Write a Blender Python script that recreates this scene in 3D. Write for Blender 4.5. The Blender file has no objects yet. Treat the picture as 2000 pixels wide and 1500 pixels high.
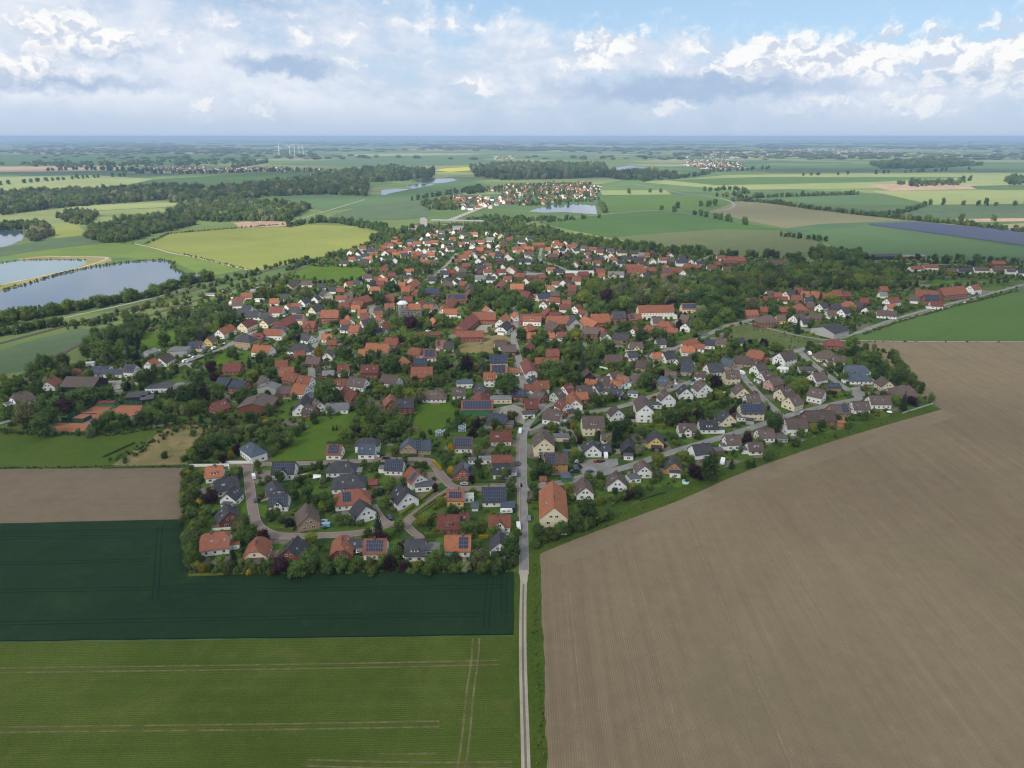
import bpy, bmesh, math, random
import numpy as np
from mathutils import Vector, Matrix

random.seed(7)
RNG = np.random.default_rng(7)
R = math.radians
scene = bpy.context.scene
COL = scene.collection

# ------------------------------------------------------------------ camera
CAM_H = 170.0
FPX = 1350.0                      # focal length in photograph pixels (2000 wide)
PITCH = math.atan((750.0 - 266.0) / FPX)
cam_data = bpy.data.cameras.new("camera")
cam_data.sensor_width = 36.0
cam_data.lens = FPX / 2000.0 * 36.0
cam_data.clip_start = 1.0
cam_data.clip_end = 200000.0
cam = bpy.data.objects.new("camera", cam_data)
cam.location = (0, 0, CAM_H)
cam.rotation_euler = (math.pi / 2 - PITCH, 0, 0)
COL.objects.link(cam)
scene.camera = cam

# ------------------------------------------------------------------ light
SUN_EL = R(43.0)
SUN_H = Vector((-0.64, -0.77, 0.0)).normalized()      # horizontal direction towards the sun
SUN_D = Vector((SUN_H.x * math.cos(SUN_EL), SUN_H.y * math.cos(SUN_EL), math.sin(SUN_EL)))
sun_data = bpy.data.lights.new("sun", 'SUN')
sun_data.energy = 3.6
sun_data.angle = R(9.0)            # hazy sun through broken cloud
sun_data.color = (1.0, 0.95, 0.87)
sun = bpy.data.objects.new("sun", sun_data)
sun.rotation_euler = SUN_D.to_track_quat('Z', 'Y').to_euler()
sun.location = (0, 0, 3000)
COL.objects.link(sun)

vs = scene.view_settings
vs.view_transform = 'Standard'
vs.look = 'None'
vs.exposure = 0.6
vs.gamma = 1.0
vs.use_curve_mapping = False
scene.cycles.max_bounces = 5
scene.cycles.diffuse_bounces = 3
scene.cycles.glossy_bounces = 2
scene.cycles.transmission_bounces = 2
scene.cycles.transparent_max_bounces = 10
scene.cycles.volume_bounces = 0
scene.cycles.filter_width = 1.15
scene.cycles.caustics_reflective = False
scene.cycles.caustics_refractive = False
scene.cycles.sample_clamp_indirect = 4.0

def pix_dir(x, y):
    u = (x - 1000.0) / FPX
    v = (750.0 - y) / FPX
    sp, cp = math.sin(PITCH), math.cos(PITCH)
    return Vector((u, cp + v * sp, -sp + v * cp))

def G(x, y, z=0.0):
    """place on the level z that lies under photograph point x, y"""
    d = pix_dir(x, y)
    t = (z - CAM_H) / d.z
    return Vector((d.x * t, d.y * t, z))

def proj(p):
    sp, cp = math.sin(PITCH), math.cos(PITCH)
    q = Vector(p) - Vector((0, 0, CAM_H))
    dep = q.y * cp - q.z * sp
    v = q.y * sp + q.z * cp
    return 1000 + FPX * q.x / dep, 750 - FPX * v / dep, dep

# ------------------------------------------------------------------ node helpers
def nn(nt, typ, **kw):
    n = nt.nodes.new(typ)
    for k, v in kw.items():
        if k == 'ins':
            for a, b in v.items():
                n.inputs[a].default_value = b
        else:
            setattr(n, k, v)
    return n

def math_n(nt, op, a, b=None, c=None, clamp=False):
    n = nt.nodes.new('ShaderNodeMath')
    n.operation = op
    n.use_clamp = clamp
    for i, s in enumerate((a, b, c)):
        if s is None:
            continue
        if isinstance(s, (int, float)):
            n.inputs[i].default_value = s
        else:
            nt.links.new(s, n.inputs[i])
    return n.outputs[0]

def mix_col(nt, fac, a, b, blend='MIX'):
    n = nt.nodes.new('ShaderNodeMix')
    n.data_type = 'RGBA'
    n.blend_type = blend
    n.clamp_factor = True
    for sock, s in ((n.inputs[0], fac), (n.inputs[6], a), (n.inputs[7], b)):
        if isinstance(s, (int, float)):
            sock.default_value = s
        elif isinstance(s, (tuple, list)):
            sock.default_value = (*s[:3], 1.0)
        else:
            nt.links.new(s, sock)
    return n.outputs[2]

def sstep(nt, x, lo, hi):
    n = nt.nodes.new('ShaderNodeMapRange')
    n.interpolation_type = 'SMOOTHSTEP'
    n.inputs[1].default_value = lo
    n.inputs[2].default_value = hi
    nt.links.new(x, n.inputs[0])
    return n.outputs[0]

def noise(nt, vec, scale, detail=3.0, rough=0.55, dist=0.0):
    n = nn(nt, 'ShaderNodeTexNoise')
    n.inputs['Scale'].default_value = scale
    n.inputs['Detail'].default_value = detail
    n.inputs['Roughness'].default_value = rough
    n.inputs['Distortion'].default_value = dist
    if vec is not None:
        nt.links.new(vec, n.inputs['Vector'])
    return n.outputs[0]

# ------------------------------------------------------------------ world: sky and cumulus
world = bpy.data.worlds.new("World")
scene.world = world
world.use_nodes = True
wt = world.node_tree
wt.nodes.clear()
sky = nn(wt, 'ShaderNodeTexSky', sky_type='NISHITA', sun_disc=False)
sky.sun_elevation = SUN_EL
sky.sun_rotation = math.atan2(SUN_H.x, SUN_H.y)
sky.altitude = 200.0
sky.air_density = 1.0
sky.dust_density = 1.0
sky.ozone_density = 2.5
tc = nn(wt, 'ShaderNodeTexCoord')
sep = nn(wt, 'ShaderNodeSeparateXYZ')
wt.links.new(tc.outputs['Generated'], sep.inputs[0])
az = math_n(wt, 'ARCTAN2', sep.outputs[0], sep.outputs[1])      # 0 straight ahead
el = math_n(wt, 'ARCSINE', sep.outputs[2])
elp = math_n(wt, 'MAXIMUM', el, 0.0)

def vec3(nt, a, b, c=0.0):
    n = nn(nt, 'ShaderNodeCombineXYZ')
    for i, s in enumerate((a, b, c)):
        if isinstance(s, (int, float)):
            n.inputs[i].default_value = s
        else:
            nt.links.new(s, n.inputs[i])
    return n.outputs[0]

def px_azel(x, y):
    d = pix_dir(x, y).normalized()
    return math.atan2(d.x, d.y), math.asin(d.z)

# wobbling of the cloud outlines
wob = nn(wt, 'ShaderNodeTexNoise', noise_dimensions='3D')
wob.inputs['Scale'].default_value = 30.0
wob.inputs['Detail'].default_value = 4.0
wob.inputs['Roughness'].default_value = 0.6
wt.links.new(vec3(wt, az, math_n(wt, 'MULTIPLY', elp, 1.15), 0.3), wob.inputs['Vector'])
wsep = nn(wt, 'ShaderNodeSeparateColor')
wt.links.new(wob.outputs['Color'], wsep.inputs[0])
waz = math_n(wt, 'MULTIPLY_ADD', math_n(wt, 'SUBTRACT', wsep.outputs[0], 0.5), 0.060, az)
wel = math_n(wt, 'MULTIPLY_ADD', math_n(wt, 'SUBTRACT', wsep.outputs[1], 0.5), 0.048, elp)

wvec = vec3(wt, waz, wel)
def blob(x, y, rx, ry, amp=1.0, flat=1.0):
    """soft heap of cloud: amp in its middle, 0 at its rim"""
    a0, e0 = px_azel(x, y)
    n = nn(wt, 'ShaderNodeVectorMath', operation='MULTIPLY_ADD')
    wt.links.new(wvec, n.inputs[0])
    n.inputs[1].default_value = (FPX / rx, FPX / ry, 0)
    n.inputs[2].default_value = (-a0 * FPX / rx, -e0 * FPX / ry, 0)
    l = nn(wt, 'ShaderNodeVectorMath', operation='LENGTH')
    wt.links.new(n.outputs[0], l.inputs[0])
    return math_n(wt, 'MULTIPLY_ADD', l.outputs['Value'], -amp, amp, clamp=True)

def blobs(lst):
    out = None
    for b in lst:
        g = blob(*b)
        out = g if out is None else math_n(wt, 'MAXIMUM', out, g)
    return out

v_hi = vec3(wt, math_n(wt, 'MULTIPLY', az, 1.0), math_n(wt, 'MULTIPLY', elp, 3.0), 0.0)
veil_n = noise(wt, v_hi, 3.4, 4.0, 0.60, 0.6)
fine_n = noise(wt, vec3(wt, az, math_n(wt, 'MULTIPLY', elp, 1.5), 4.0), 21.0, 4.0, 0.62, 0.3)

def puffs(da, de):
    """rounded cauliflower heads"""
    v = nn(wt, 'ShaderNodeTexVoronoi', voronoi_dimensions='2D', feature='F1')
    v.inputs['Scale'].default_value = 24.0
    v.inputs['Detail'].default_value = 2.0
    v.inputs['Roughness'].default_value = 0.55
    v.inputs['Lacunarity'].default_value = 2.3
    wt.links.new(vec3(wt, math_n(wt, 'ADD', waz, da), math_n(wt, 'MULTIPLY_ADD', wel, 1.5, de)), v.inputs['Vector'])
    return math_n(wt, 'SUBTRACT', 1.0, v.outputs['Distance'])
pf = puffs(0.0, 0.0)
pf_s = puffs(-0.010, 0.016)

# open blue shows top centre and right, elsewhere a thin sheet
gap = blobs([(1350, -10, 620, 80, 1.0, 1.2), (1820, 5, 330, 80, 0.9, 1.2), (930, -6, 170, 40, 0.8, 1.2),
             (120, 110, 120, 24, .35, 1.5), (880, 75, 90, 40, .35, 1.3)])
veil = sstep(wt, math_n(wt, 'SUBTRACT', math_n(wt, 'MULTIPLY_ADD', fine_n, 0.35, veil_n), math_n(wt, 'MULTIPLY', gap, 0.62)), 0.40, 0.70)
low = sstep(wt, elp, 0.0, 0.055)
veil = math_n(wt, 'MULTIPLY', veil, math_n(wt, 'MULTIPLY_ADD', low, 0.60, 0.37))

# sunlit heaps, as they stand in the photograph, then smaller free ones all round the horizon
heaps = blobs([(90, 58, 105, 50), (195, 78, 85, 34), (35, 132, 110, 34), (330, 50, 320, 80, .38),
               (1165, 95, 85, 42, 1.0), (1540, 112, 230, 64, 1.0), (1660, 108, 220, 56, 1.0), (1940, 110, 210, 76),
               (1745, 66, 34, 44, .8), (1250, 100, 560, 78, .42), (930, 172, 70, 34, .8), (410, 204, 90, 36, .72), (510, 211, 70, 22, .66),
               (1610, 208, 95, 26, .66), (1790, 198, 160, 32, .70), (1310, 203, 95, 24, .58), (620, 80, 260, 80, .40), (850, 40, 260, 60, .36)])
field_n = noise(wt, vec3(wt, az, math_n(wt, 'MULTIPLY', elp, 2.6), 9.0), 8.0, 4.0, 0.6, 0.4)
band = math_n(wt, 'MULTIPLY', sstep(wt, elp, 0.03, 0.09), 0.9)
heap_f = math_n(wt, 'MAXIMUM', heaps, math_n(wt, 'MULTIPLY', math_n(wt, 'SUBTRACT', field_n, 0.57), math_n(wt, 'MULTIPLY', band, 2.0)))
dens = math_n(wt, 'ADD', heap_f, math_n(wt, 'MULTIPLY', math_n(wt, 'SUBTRACT', pf, 0.60), 0.42))
dens = math_n(wt, 'ADD', dens, math_n(wt, 'MULTIPLY', math_n(wt, 'SUBTRACT', fine_n, 0.5), 0.55))
crisp = sstep(wt, dens, 0.14, 0.44)
soft = sstep(wt, dens, -0.10, 0.55)
far_f = math_n(wt, 'MULTIPLY_ADD', sstep(wt, elp, 0.03, 0.085), 0.45, 0.50)      # low clouds stand behind more air
cum = math_n(wt, 'MULTIPLY', math_n(wt, 'MULTIPLY_ADD', crisp, 0.55, math_n(wt, 'MULTIPLY', soft, 0.42)), far_f)
lit = math_n(wt, 'MULTIPLY_ADD', math_n(wt, 'SUBTRACT', pf, pf_s), 2.2, math_n(wt, 'MULTIPLY_ADD', crisp, 0.30, 0.42), clamp=True)

# dark flat undersides
dark = blobs([(1350, 172, 370, 36, 1.15, 1.0), (560, 130, 130, 24, 1.15, 1.0), (110, 162, 260, 22, .75, 1.0), (1900, 145, 180, 18, .6, 1.0), (500, 6, 140, 20, .75, 1.0), (180, 100, 190, 16, .6, 1.0)])
dark_f = sstep(wt, math_n(wt, 'MULTIPLY_ADD', math_n(wt, 'SUBTRACT', veil_n, 0.5), 0.5, dark), 0.05, 0.8)

C_SHEET = (0.405, 0.465, 0.565)
C_BRIGHT = (0.66, 0.655, 0.65)
C_GREY = (0.42, 0.465, 0.55)
C_DARK = (0.245, 0.335, 0.475)
sheet0 = mix_col(wt, math_n(wt, 'MULTIPLY', sstep(wt, math_n(wt, 'MULTIPLY_ADD', fine_n, 0.5, veil_n), 0.62, 0.95), low), C_SHEET, (0.55, 0.58, 0.635))
sheet = mix_col(wt, math_n(wt, 'MULTIPLY', dark_f, 0.85), sheet0, C_DARK)
cumc = mix_col(wt, lit, C_GREY, C_BRIGHT)
cumc = mix_col(wt, math_n(wt, 'MULTIPLY', dark_f, 0.55), cumc, C_DARK)
skys = nn(wt, 'ShaderNodeVectorMath', operation='SCALE')
skys.inputs[3].default_value = 0.105
wt.links.new(sky.outputs[0], skys.inputs[0])
# air near the horizon is pale with dust all round
hor = math_n(wt, 'SUBTRACT', 1.0, sstep(wt, elp, 0.0, 0.10))
bright = mix_col(wt, 0.6, skys.outputs[0], (0.265, 0.39, 0.535))      # thin dusty air lightens the blue
base = mix_col(wt, math_n(wt, 'MULTIPLY', hor, 0.85), bright, (0.305, 0.39, 0.515))
c1 = mix_col(wt, math_n(wt, 'MAXIMUM', veil, math_n(wt, 'MULTIPLY', dark_f, 0.8)), base, sheet)
c2 = mix_col(wt, cum, c1, cumc)
bg = nn(wt, 'ShaderNodeBackground')
bg.inputs[1].default_value = 1.0
wt.links.new(c2, bg.inputs[0])
wo = nn(wt, 'ShaderNodeOutputWorld')
wt.links.new(bg.outputs[0], wo.inputs[0])
world.cycles.sampling_method = 'NONE'      # a broad cloudy sky needs no importance map

# ------------------------------------------------------------------ object helpers
def tag(o, label=None, cat=None, group=None, kind=None):
    if label: o['label'] = label
    if cat: o['category'] = cat
    if group: o['group'] = group
    if kind: o['kind'] = kind
    return o

def link(o, parent=None):
    COL.objects.link(o)
    if parent is not None:
        o.parent = parent
    return o

def empty(name, loc, rz=0.0):
    o = bpy.data.objects.new(name, None)
    o.location = loc
    o.rotation_euler = (0, 0, rz)
    o.empty_display_size = 0.5
    return link(o)

class MB:
    """collects faces for one mesh"""
    def __init__(self):
        self.v = []; self.f = []; self.m = []
    def add(self, verts, faces, mi=0):
        b = len(self.v)
        self.v += [tuple(p) for p in verts]
        for f in faces:
            self.f.append(tuple(b + i for i in f)); self.m.append(mi)
        return self
    def box(self, x0, x1, y0, y1, z0, z1, mi=0, M=None):
        p = [Vector(c) for c in ((x0,y0,z0),(x1,y0,z0),(x1,y1,z0),(x0,y1,z0),(x0,y0,z1),(x1,y0,z1),(x1,y1,z1),(x0,y1,z1))]
        if M is not None:
            p = [M @ q for q in p]
        return self.add(p, [(3,2,1,0),(4,5,6,7),(0,1,5,4),(1,2,6,5),(2,3,7,6),(3,0,4,7)], mi)
    def tube(self, a, b, r0, r1, n=6, mi=0):
        a, b = Vector(a), Vector(b)
        ax = (b - a).normalized()
        u = ax.orthogonal().normalized(); w = ax.cross(u)
        ps = []
        for c, r in ((a, r0), (b, r1)):
            for k in range(n):
                t = 2 * math.pi * k / n
                ps.append(c + u * (math.cos(t) * r) + w * (math.sin(t) * r))
        fs = [(k, (k+1) % n, n + (k+1) % n, n + k) for k in range(n)]
        fs.append(tuple(range(n))[::-1]); fs.append(tuple(range(n, 2*n)))
        return self.add(ps, fs, mi)
    def slab(self, tops, polys, th, mi=0):
        """closed slab under a set of top polygons"""
        n = len(tops)
        low = [(p[0], p[1], p[2] - th) for p in tops]
        edges = {}
        for f in polys:
            for i in range(len(f)):
                e = (f[i], f[(i+1) % len(f)])
                edges[e] = True
        fs = list(polys) + [tuple(n + i for i in reversed(f)) for f in polys]
        for (a, b) in edges:
            if (b, a) not in edges:
                fs.append((b, a, n + a, n + b))
        return self.add(list(tops) + low, fs, mi)
    def mesh(self, name, mats):
        me = bpy.data.meshes.new(name)
        me.from_pydata(self.v, [], self.f)
        for m in mats: me.materials.append(m)
        if len(mats) > 1:
            me.polygons.foreach_set('material_index', self.m)
        me.update()
        return me
    def build(self, name, mats, parent=None):
        if not isinstance(mats, (list, tuple)): mats = [mats]
        return link(bpy.data.objects.new(name, self.mesh(name, mats)), parent)

def inst(name, me, parent, loc, rot=(0,0,0), scale=(1,1,1)):
    o = bpy.data.objects.new(name, me)
    o.location = loc; o.rotation_euler = rot; o.scale = scale
    return link(o, parent)

# ------------------------------------------------------------------ materials
MATS = {}
def base_mat(name, rough=0.85, spec=0.25):
    m = bpy.data.materials.new(name)
    m.use_nodes = True
    nt = m.node_tree
    b = nt.nodes['Principled BSDF']
    b.inputs['Roughness'].default_value = rough
    b.inputs['Specular IOR Level'].default_value = spec
    MATS[name] = m
    return m, nt, b

def simple(name, col, var=0.15, scale=0.6, rough=0.85, spec=0.25, metal=0.0, bump=0.0, rnd=0.0, dirt=None):
    """plain surface with mottling, slight differences between copies and optional grime"""
    m, nt, b = base_mat(name, rough, spec)
    b.inputs['Metallic'].default_value = metal
    t = nn(nt, 'ShaderNodeTexCoord')
    n1 = noise(nt, t.outputs['Object'], scale, 4.0, 0.6)
    f = math_n(nt, 'MULTIPLY_ADD', n1, 2 * var, 1.0 - var)
    if rnd:
        oi = nn(nt, 'ShaderNodeObjectInfo')
        f = math_n(nt, 'MULTIPLY', f, math_n(nt, 'MULTIPLY_ADD', oi.outputs['Random'], 2 * rnd, 1 - rnd))
    c = nn(nt, 'ShaderNodeVectorMath', operation='SCALE')
    c.inputs[0].default_value = col
    nt.links.new(f, c.inputs[3])
    out = c.outputs[0]
    if dirt:
        n2 = noise(nt, t.outputs['Object'], scale * 0.35, 5.0, 0.65, 0.5)
        out = mix_col(nt, math_n(nt, 'MULTIPLY', sstep(nt, n2, 0.48, 0.72), dirt[1]), out, dirt[0])
    nt.links.new(out, b.inputs['Base Color'])
    if bump:
        bp = nn(nt, 'ShaderNodeBump')
        bp.inputs['Strength'].default_value = bump
        bp.inputs['Distance'].default_value = 0.3
        nt.links.new(noise(nt, t.outputs['Object'], scale * 3, 3.0), bp.inputs['Height'])
        nt.links.new(bp.outputs[0], b.inputs['Normal'])
    return m

def roof_mat(name, col, moss=(0.10, 0.10, 0.05), mossy=0.35):
    """tiled roof: courses along the slope, weathered patches, each roof slightly its own tone"""
    m, nt, b = base_mat(name, 0.8, 0.2)
    t = nn(nt, 'ShaderNodeTexCoord')
    oi = nn(nt, 'ShaderNodeObjectInfo')
    mp = nn(nt, 'ShaderNodeVectorMath', operation='ADD')
    nt.links.new(t.outputs['Object'], mp.inputs[0])
    sc = nn(nt, 'ShaderNodeVectorMath', operation='SCALE')
    sc.inputs[0].default_value = (37.0, 53.0, 11.0)
    nt.links.new(oi.outputs['Random'], sc.inputs[3])
    nt.links.new(sc.outputs[0], mp.inputs[1])
    n1 = noise(nt, mp.outputs[0], 0.45, 4.0, 0.65)
    n2 = noise(nt, mp.outputs[0], 3.0, 2.0, 0.6)
    wv = nn(nt, 'ShaderNodeTexWave', wave_type='BANDS', bands_direction='Z')
    wv.inputs['Scale'].default_value = 1.3
    wv.inputs['Distortion'].default_value = 0.4
    nt.links.new(t.outputs['Object'], wv.inputs['Vector'])
    f = math_n(nt, 'MULTIPLY_ADD', n1, 0.8, 0.45)
    f = math_n(nt, 'MULTIPLY', f, math_n(nt, 'MULTIPLY_ADD', n2, 0.8, 0.62))
    f = math_n(nt, 'MULTIPLY', f, math_n(nt, 'MULTIPLY_ADD', wv.outputs['Fac'], 0.18, 0.91))
    f = math_n(nt, 'MULTIPLY', f, math_n(nt, 'MULTIPLY_ADD', oi.outputs['Random'], 0.44, 0.86))
    c = nn(nt, 'ShaderNodeVectorMath', operation='SCALE')
    c.inputs[0].default_value = col
    nt.links.new(f, c.inputs[3])
    k = math_n(nt, 'MULTIPLY', sstep(nt, n1, 0.5, 0.8), mossy)
    nt.links.new(mix_col(nt, k, c.outputs[0], moss), b.inputs['Base Color'])
    bp = nn(nt, 'ShaderNodeBump')
    bp.inputs['Strength'].default_value = 0.35
    bp.inputs['Distance'].default_value = 0.05
    nt.links.new(wv.outputs['Fac'], bp.inputs['Height'])
    nt.links.new(bp.outputs[0], b.inputs['Normal'])
    return m

ROOF = {
    'r': roof_mat('clay_tile_red', (0.255, 0.096, 0.057)),
    'o': roof_mat('clay_tile_orange', (0.36, 0.135, 0.068), mossy=0.25),
    'm': roof_mat('clay_tile_dark_red', (0.19, 0.066, 0.050)),
    'n': roof_mat('concrete_tile_brown', (0.125, 0.090, 0.077)),
    'd': roof_mat('concrete_tile_anthracite', (0.062, 0.061, 0.068)),
    's': roof_mat('slate_blue_grey', (0.085, 0.105, 0.135), mossy=0.15),
    'g': roof_mat('fibre_cement_grey', (0.22, 0.215, 0.21)),
    'W': roof_mat('white_sheet_roof', (0.62, 0.62, 0.58), mossy=0.05),
}
def brick_mat(name, col):
    m, nt, b = base_mat(name, 0.9, 0.15)
    t = nn(nt, 'ShaderNodeTexCoord')
    n1 = noise(nt, t.outputs['Object'], 0.5, 4.0, 0.65)
    n2 = noise(nt, t.outputs['Object'], 5.0, 2.0, 0.6)
    oi = nn(nt, 'ShaderNodeObjectInfo')
    f = math_n(nt, 'MULTIPLY', math_n(nt, 'MULTIPLY_ADD', n1, 0.5, 0.75), math_n(nt, 'MULTIPLY_ADD', n2, 0.5, 0.75))
    f = math_n(nt, 'MULTIPLY', f, math_n(nt, 'MULTIPLY_ADD', oi.outputs['Random'], 0.4, 0.8))
    c = nn(nt, 'ShaderNodeVectorMath', operation='SCALE')
    c.inputs[0].default_value = col
    nt.links.new(f, c.inputs[3])
    nt.links.new(c.outputs[0], b.inputs['Base Color'])
    return m

WALL = {
    'w': simple('white_render', (0.86, 0.845, 0.80), 0.04, 0.4, rnd=0.05, dirt=((0.50, 0.47, 0.42), 0.3)),
    'c': simple('cream_render', (0.78, 0.68, 0.47), 0.06, 0.4, rnd=0.10, dirt=((0.40, 0.35, 0.27), 0.35)),
    'y': simple('yellow_render', (0.72, 0.50, 0.16), 0.06, 0.4, rnd=0.1),
    'p': simple('pink_render', (0.60, 0.34, 0.31), 0.06, 0.4),
    'b': brick_mat('red_brick', (0.24, 0.092, 0.062)),
    't': brick_mat('tan_brick', (0.40, 0.29, 0.19)),
    'o': simple('ochre_boards', (0.46, 0.24, 0.08), 0.12, 0.7),
    'k': simple('black_boards', (0.035, 0.033, 0.034), 0.2, 0.8),
    'g': simple('grey_concrete', (0.42, 0.41, 0.38), 0.1, 0.3, dirt=((0.22, 0.21, 0.19), 0.5)),
    'e': simple('green_sheet_metal', (0.05, 0.20, 0.09), 0.1, 0.5, rough=0.5),
    'q': simple('pale_green_render', (0.52, 0.60, 0.50), 0.06, 0.4),
}
M_FRAME = simple('window_frame_white', (0.78, 0.78, 0.76), 0.04)
M_GLASS, _nt, _b = base_mat('window_glass', 0.08, 0.6)
_b.inputs['Base Color'].default_value = (0.022, 0.026, 0.032, 1)
M_DOOR = simple('door_brown', (0.11, 0.06, 0.035), 0.15, rnd=0.4)
M_CHIM = brick_mat('chimney_brick', (0.19, 0.10, 0.075))
M_SKYL, _nt, _b = base_mat('skylight_glass', 0.06, 0.8)
_b.inputs['Base Color'].default_value = (0.26, 0.30, 0.35, 1)
M_PV, _nt, _b = base_mat('photovoltaic_cells', 0.12, 0.6)
_b.inputs['Base Color'].default_value = (0.018, 0.026, 0.062, 1)
M_PVF = simple('panel_frame_aluminium', (0.16, 0.165, 0.175), 0.05, rough=0.4, metal=0.4)
M_GREYM = simple('galvanised_metal', (0.42, 0.43, 0.44), 0.1, rough=0.5, metal=0.4)
M_FELT = simple('bitumen_roof_felt', (0.10, 0.10, 0.105), 0.25, 0.5, rnd=0.35, dirt=((0.16, 0.15, 0.12), 0.6))
M_AWN = simple('awning_cloth_maroon', (0.24, 0.035, 0.05), 0.08)
M_WHITE = simple('white_paint', (0.80, 0.80, 0.79), 0.04)
M_WOOD = simple('weathered_wood', (0.21, 0.155, 0.105), 0.25, 1.2)
M_TRUNK = simple('bark', (0.085, 0.065, 0.048), 0.3, 2.0)
# ------------------------------------------------------------------ the land
def field_mat(name, ca, cb, rows=None, spacing=0.75, row_amp=0.25, speck=1.6, speck_amp=0.35, big=0.012, wide=7.0, wide_amp=0.12, patch=None, rough=0.95):
    """soil or crop: drilled rows in a heading, wider drill passes, fine speckle, large uneven patches"""
    m, nt, b = base_mat(name, rough, 0.08)
    t = nn(nt, 'ShaderNodeTexCoord')
    pos = t.outputs['Object']
    nbig = noise(nt, pos, big, 5.0, 0.6, 0.4)
    nfin = noise(nt, pos, speck, 3.0, 0.7)
    nmid = noise(nt, pos, 0.16, 4.0, 0.65)
    col = mix_col(nt, sstep(nt, nbig, 0.34, 0.66), ca, cb)
    f = math_n(nt, 'MULTIPLY_ADD', nfin, 2 * speck_amp, 1 - speck_amp)
    f = math_n(nt, 'MULTIPLY', f, math_n(nt, 'MULTIPLY_ADD', nmid, 0.36, 0.82))
    if rows is not None:
        sp = nn(nt, 'ShaderNodeSeparateXYZ')
        nt.links.new(pos, sp.inputs[0])
        # distance across the rows
        nx, ny = -rows[1], rows[0]
        s = math_n(nt, 'ADD', math_n(nt, 'MULTIPLY', sp.outputs[0], nx), math_n(nt, 'MULTIPLY', sp.outputs[1], ny))
        l = math_n(nt, 'ADD', math_n(nt, 'MULTIPLY', sp.outputs[0], rows[0]), math_n(nt, 'MULTIPLY', sp.outputs[1], rows[1]))
        w = math_n(nt, 'SINE', math_n(nt, 'MULTIPLY', s, 2 * math.pi / spacing))
        f = math_n(nt, 'MULTIPLY', f, math_n(nt, 'MULTIPLY_ADD', w, row_amp, 1.0))
        # passes of the drill: streaks long along the rows
        st = noise(nt, vec3(nt, math_n(nt, 'MULTIPLY', s, 1.0 / wide), math_n(nt, 'MULTIPLY', l, 0.004), 0.0), 1.6, 3.0, 0.7)
        f = math_n(nt, 'MULTIPLY', f, math_n(nt, 'MULTIPLY_ADD', st, 2 * wide_amp, 1 - wide_amp))
    c = nn(nt, 'ShaderNodeVectorMath', operation='SCALE')
    nt.links.new(col, c.inputs[0]); nt.links.new(f, c.inputs[3])
    out = c.outputs[0]
    if patch:
        np_ = noise(nt, pos, patch[1], 5.0, 0.7, 0.8)
        out = mix_col(nt, math_n(nt, 'MULTIPLY', sstep(nt, np_, patch[2], patch[2] + 0.16), patch[3]), out, patch[0])
    nt.links.new(out, b.inputs['Base Color'])
    bp = nn(nt, 'ShaderNodeBump')
    bp.inputs['Strength'].default_value = 0.5
    bp.inputs['Distance'].default_value = 0.15
    nt.links.new(nfin, bp.inputs['Height'])
    nt.links.new(bp.outputs[0], b.inputs['Normal'])
    return m

def heading(x1, y1, x2, y2):
    d = (G(x2, y2) - G(x1, y1)); d.z = 0; d.normalize()
    return (d.x, d.y)

def ragged(ps, amp, step=5.0):
    """edges wander as unfenced ground does"""
    rr = random.Random(int(ps[0].x * 7 + ps[0].y))
    out = []
    n = len(ps)
    for i in range(n):
        a, b = ps[i], ps[(i+1) % n]
        out.append(a)
        L = (b - a).length
        m = int(L / step)
        if m < 2 or L > 900: continue
        t = (b - a).normalized(); nr = Vector((-t.y, t.x, 0)); w = 0.0
        for k in range(1, m):
            w = 0.7 * w + rr.uniform(-amp, amp)
            out.append(a + (b - a) * (k / m) + nr * w * min(1.0, (m - k) / 3, k / 3))
    return out
ROUGH = {'meadow': 0.7, 'gravel_patch': 0.35, 'dry_meadow': 1.6, 'grass_verge': 0.35, 'lake': 1.8, 'lake_shore': 2.0, 'pond': 0.5, 'village_ground': 0.8, 'wheat_field': 0.12, 'young_crop_field': 0.10, 'ploughed_field': 0.18, 'barley_field': 0.9, 'sand_pit': 6.0}
def ground_poly(name, pts, mat, z, parent=None, top=None):
    ps = [G(x, y) for x, y in pts]
    if name in ROUGH: ps = ragged(ps, ROUGH[name], 2.5 if ROUGH[name] < 0.5 else 5.0)
    mb = MB()
    n = len(ps)
    area = sum(ps[i].x * ps[(i+1) % n].y - ps[(i+1) % n].x * ps[i].y for i in range(n))
    if area < 0: ps.reverse()
    if top:
        mb.slab([(p.x, p.y, z + top) for p in ps], [tuple(range(n))], top + z)
    else:
        mb.add([(p.x, p.y, z) for p in ps], [tuple(range(n))])
    o = mb.build(name, mat, parent)
    if parent is None: o['kind'] = 'structure'
    return o

def smooth_line(ps, it=2):
    for _ in range(it):
        q = [ps[0]]
        for a, b in zip(ps, ps[1:]):
            q += [a * 0.75 + b * 0.25, a * 0.25 + b * 0.75]
        q.append(ps[-1]); ps = q
    return ps

def offset_line(ps, d):
    out = []
    for i, p in enumerate(ps):
        a = ps[max(i-1, 0)]; b = ps[min(i+1, len(ps)-1)]
        t = (b - a); t.z = 0
        t.normalize()
        out.append(Vector((p.x - t.y * d, p.y + t.x * d, p.z)))
    return out

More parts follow.
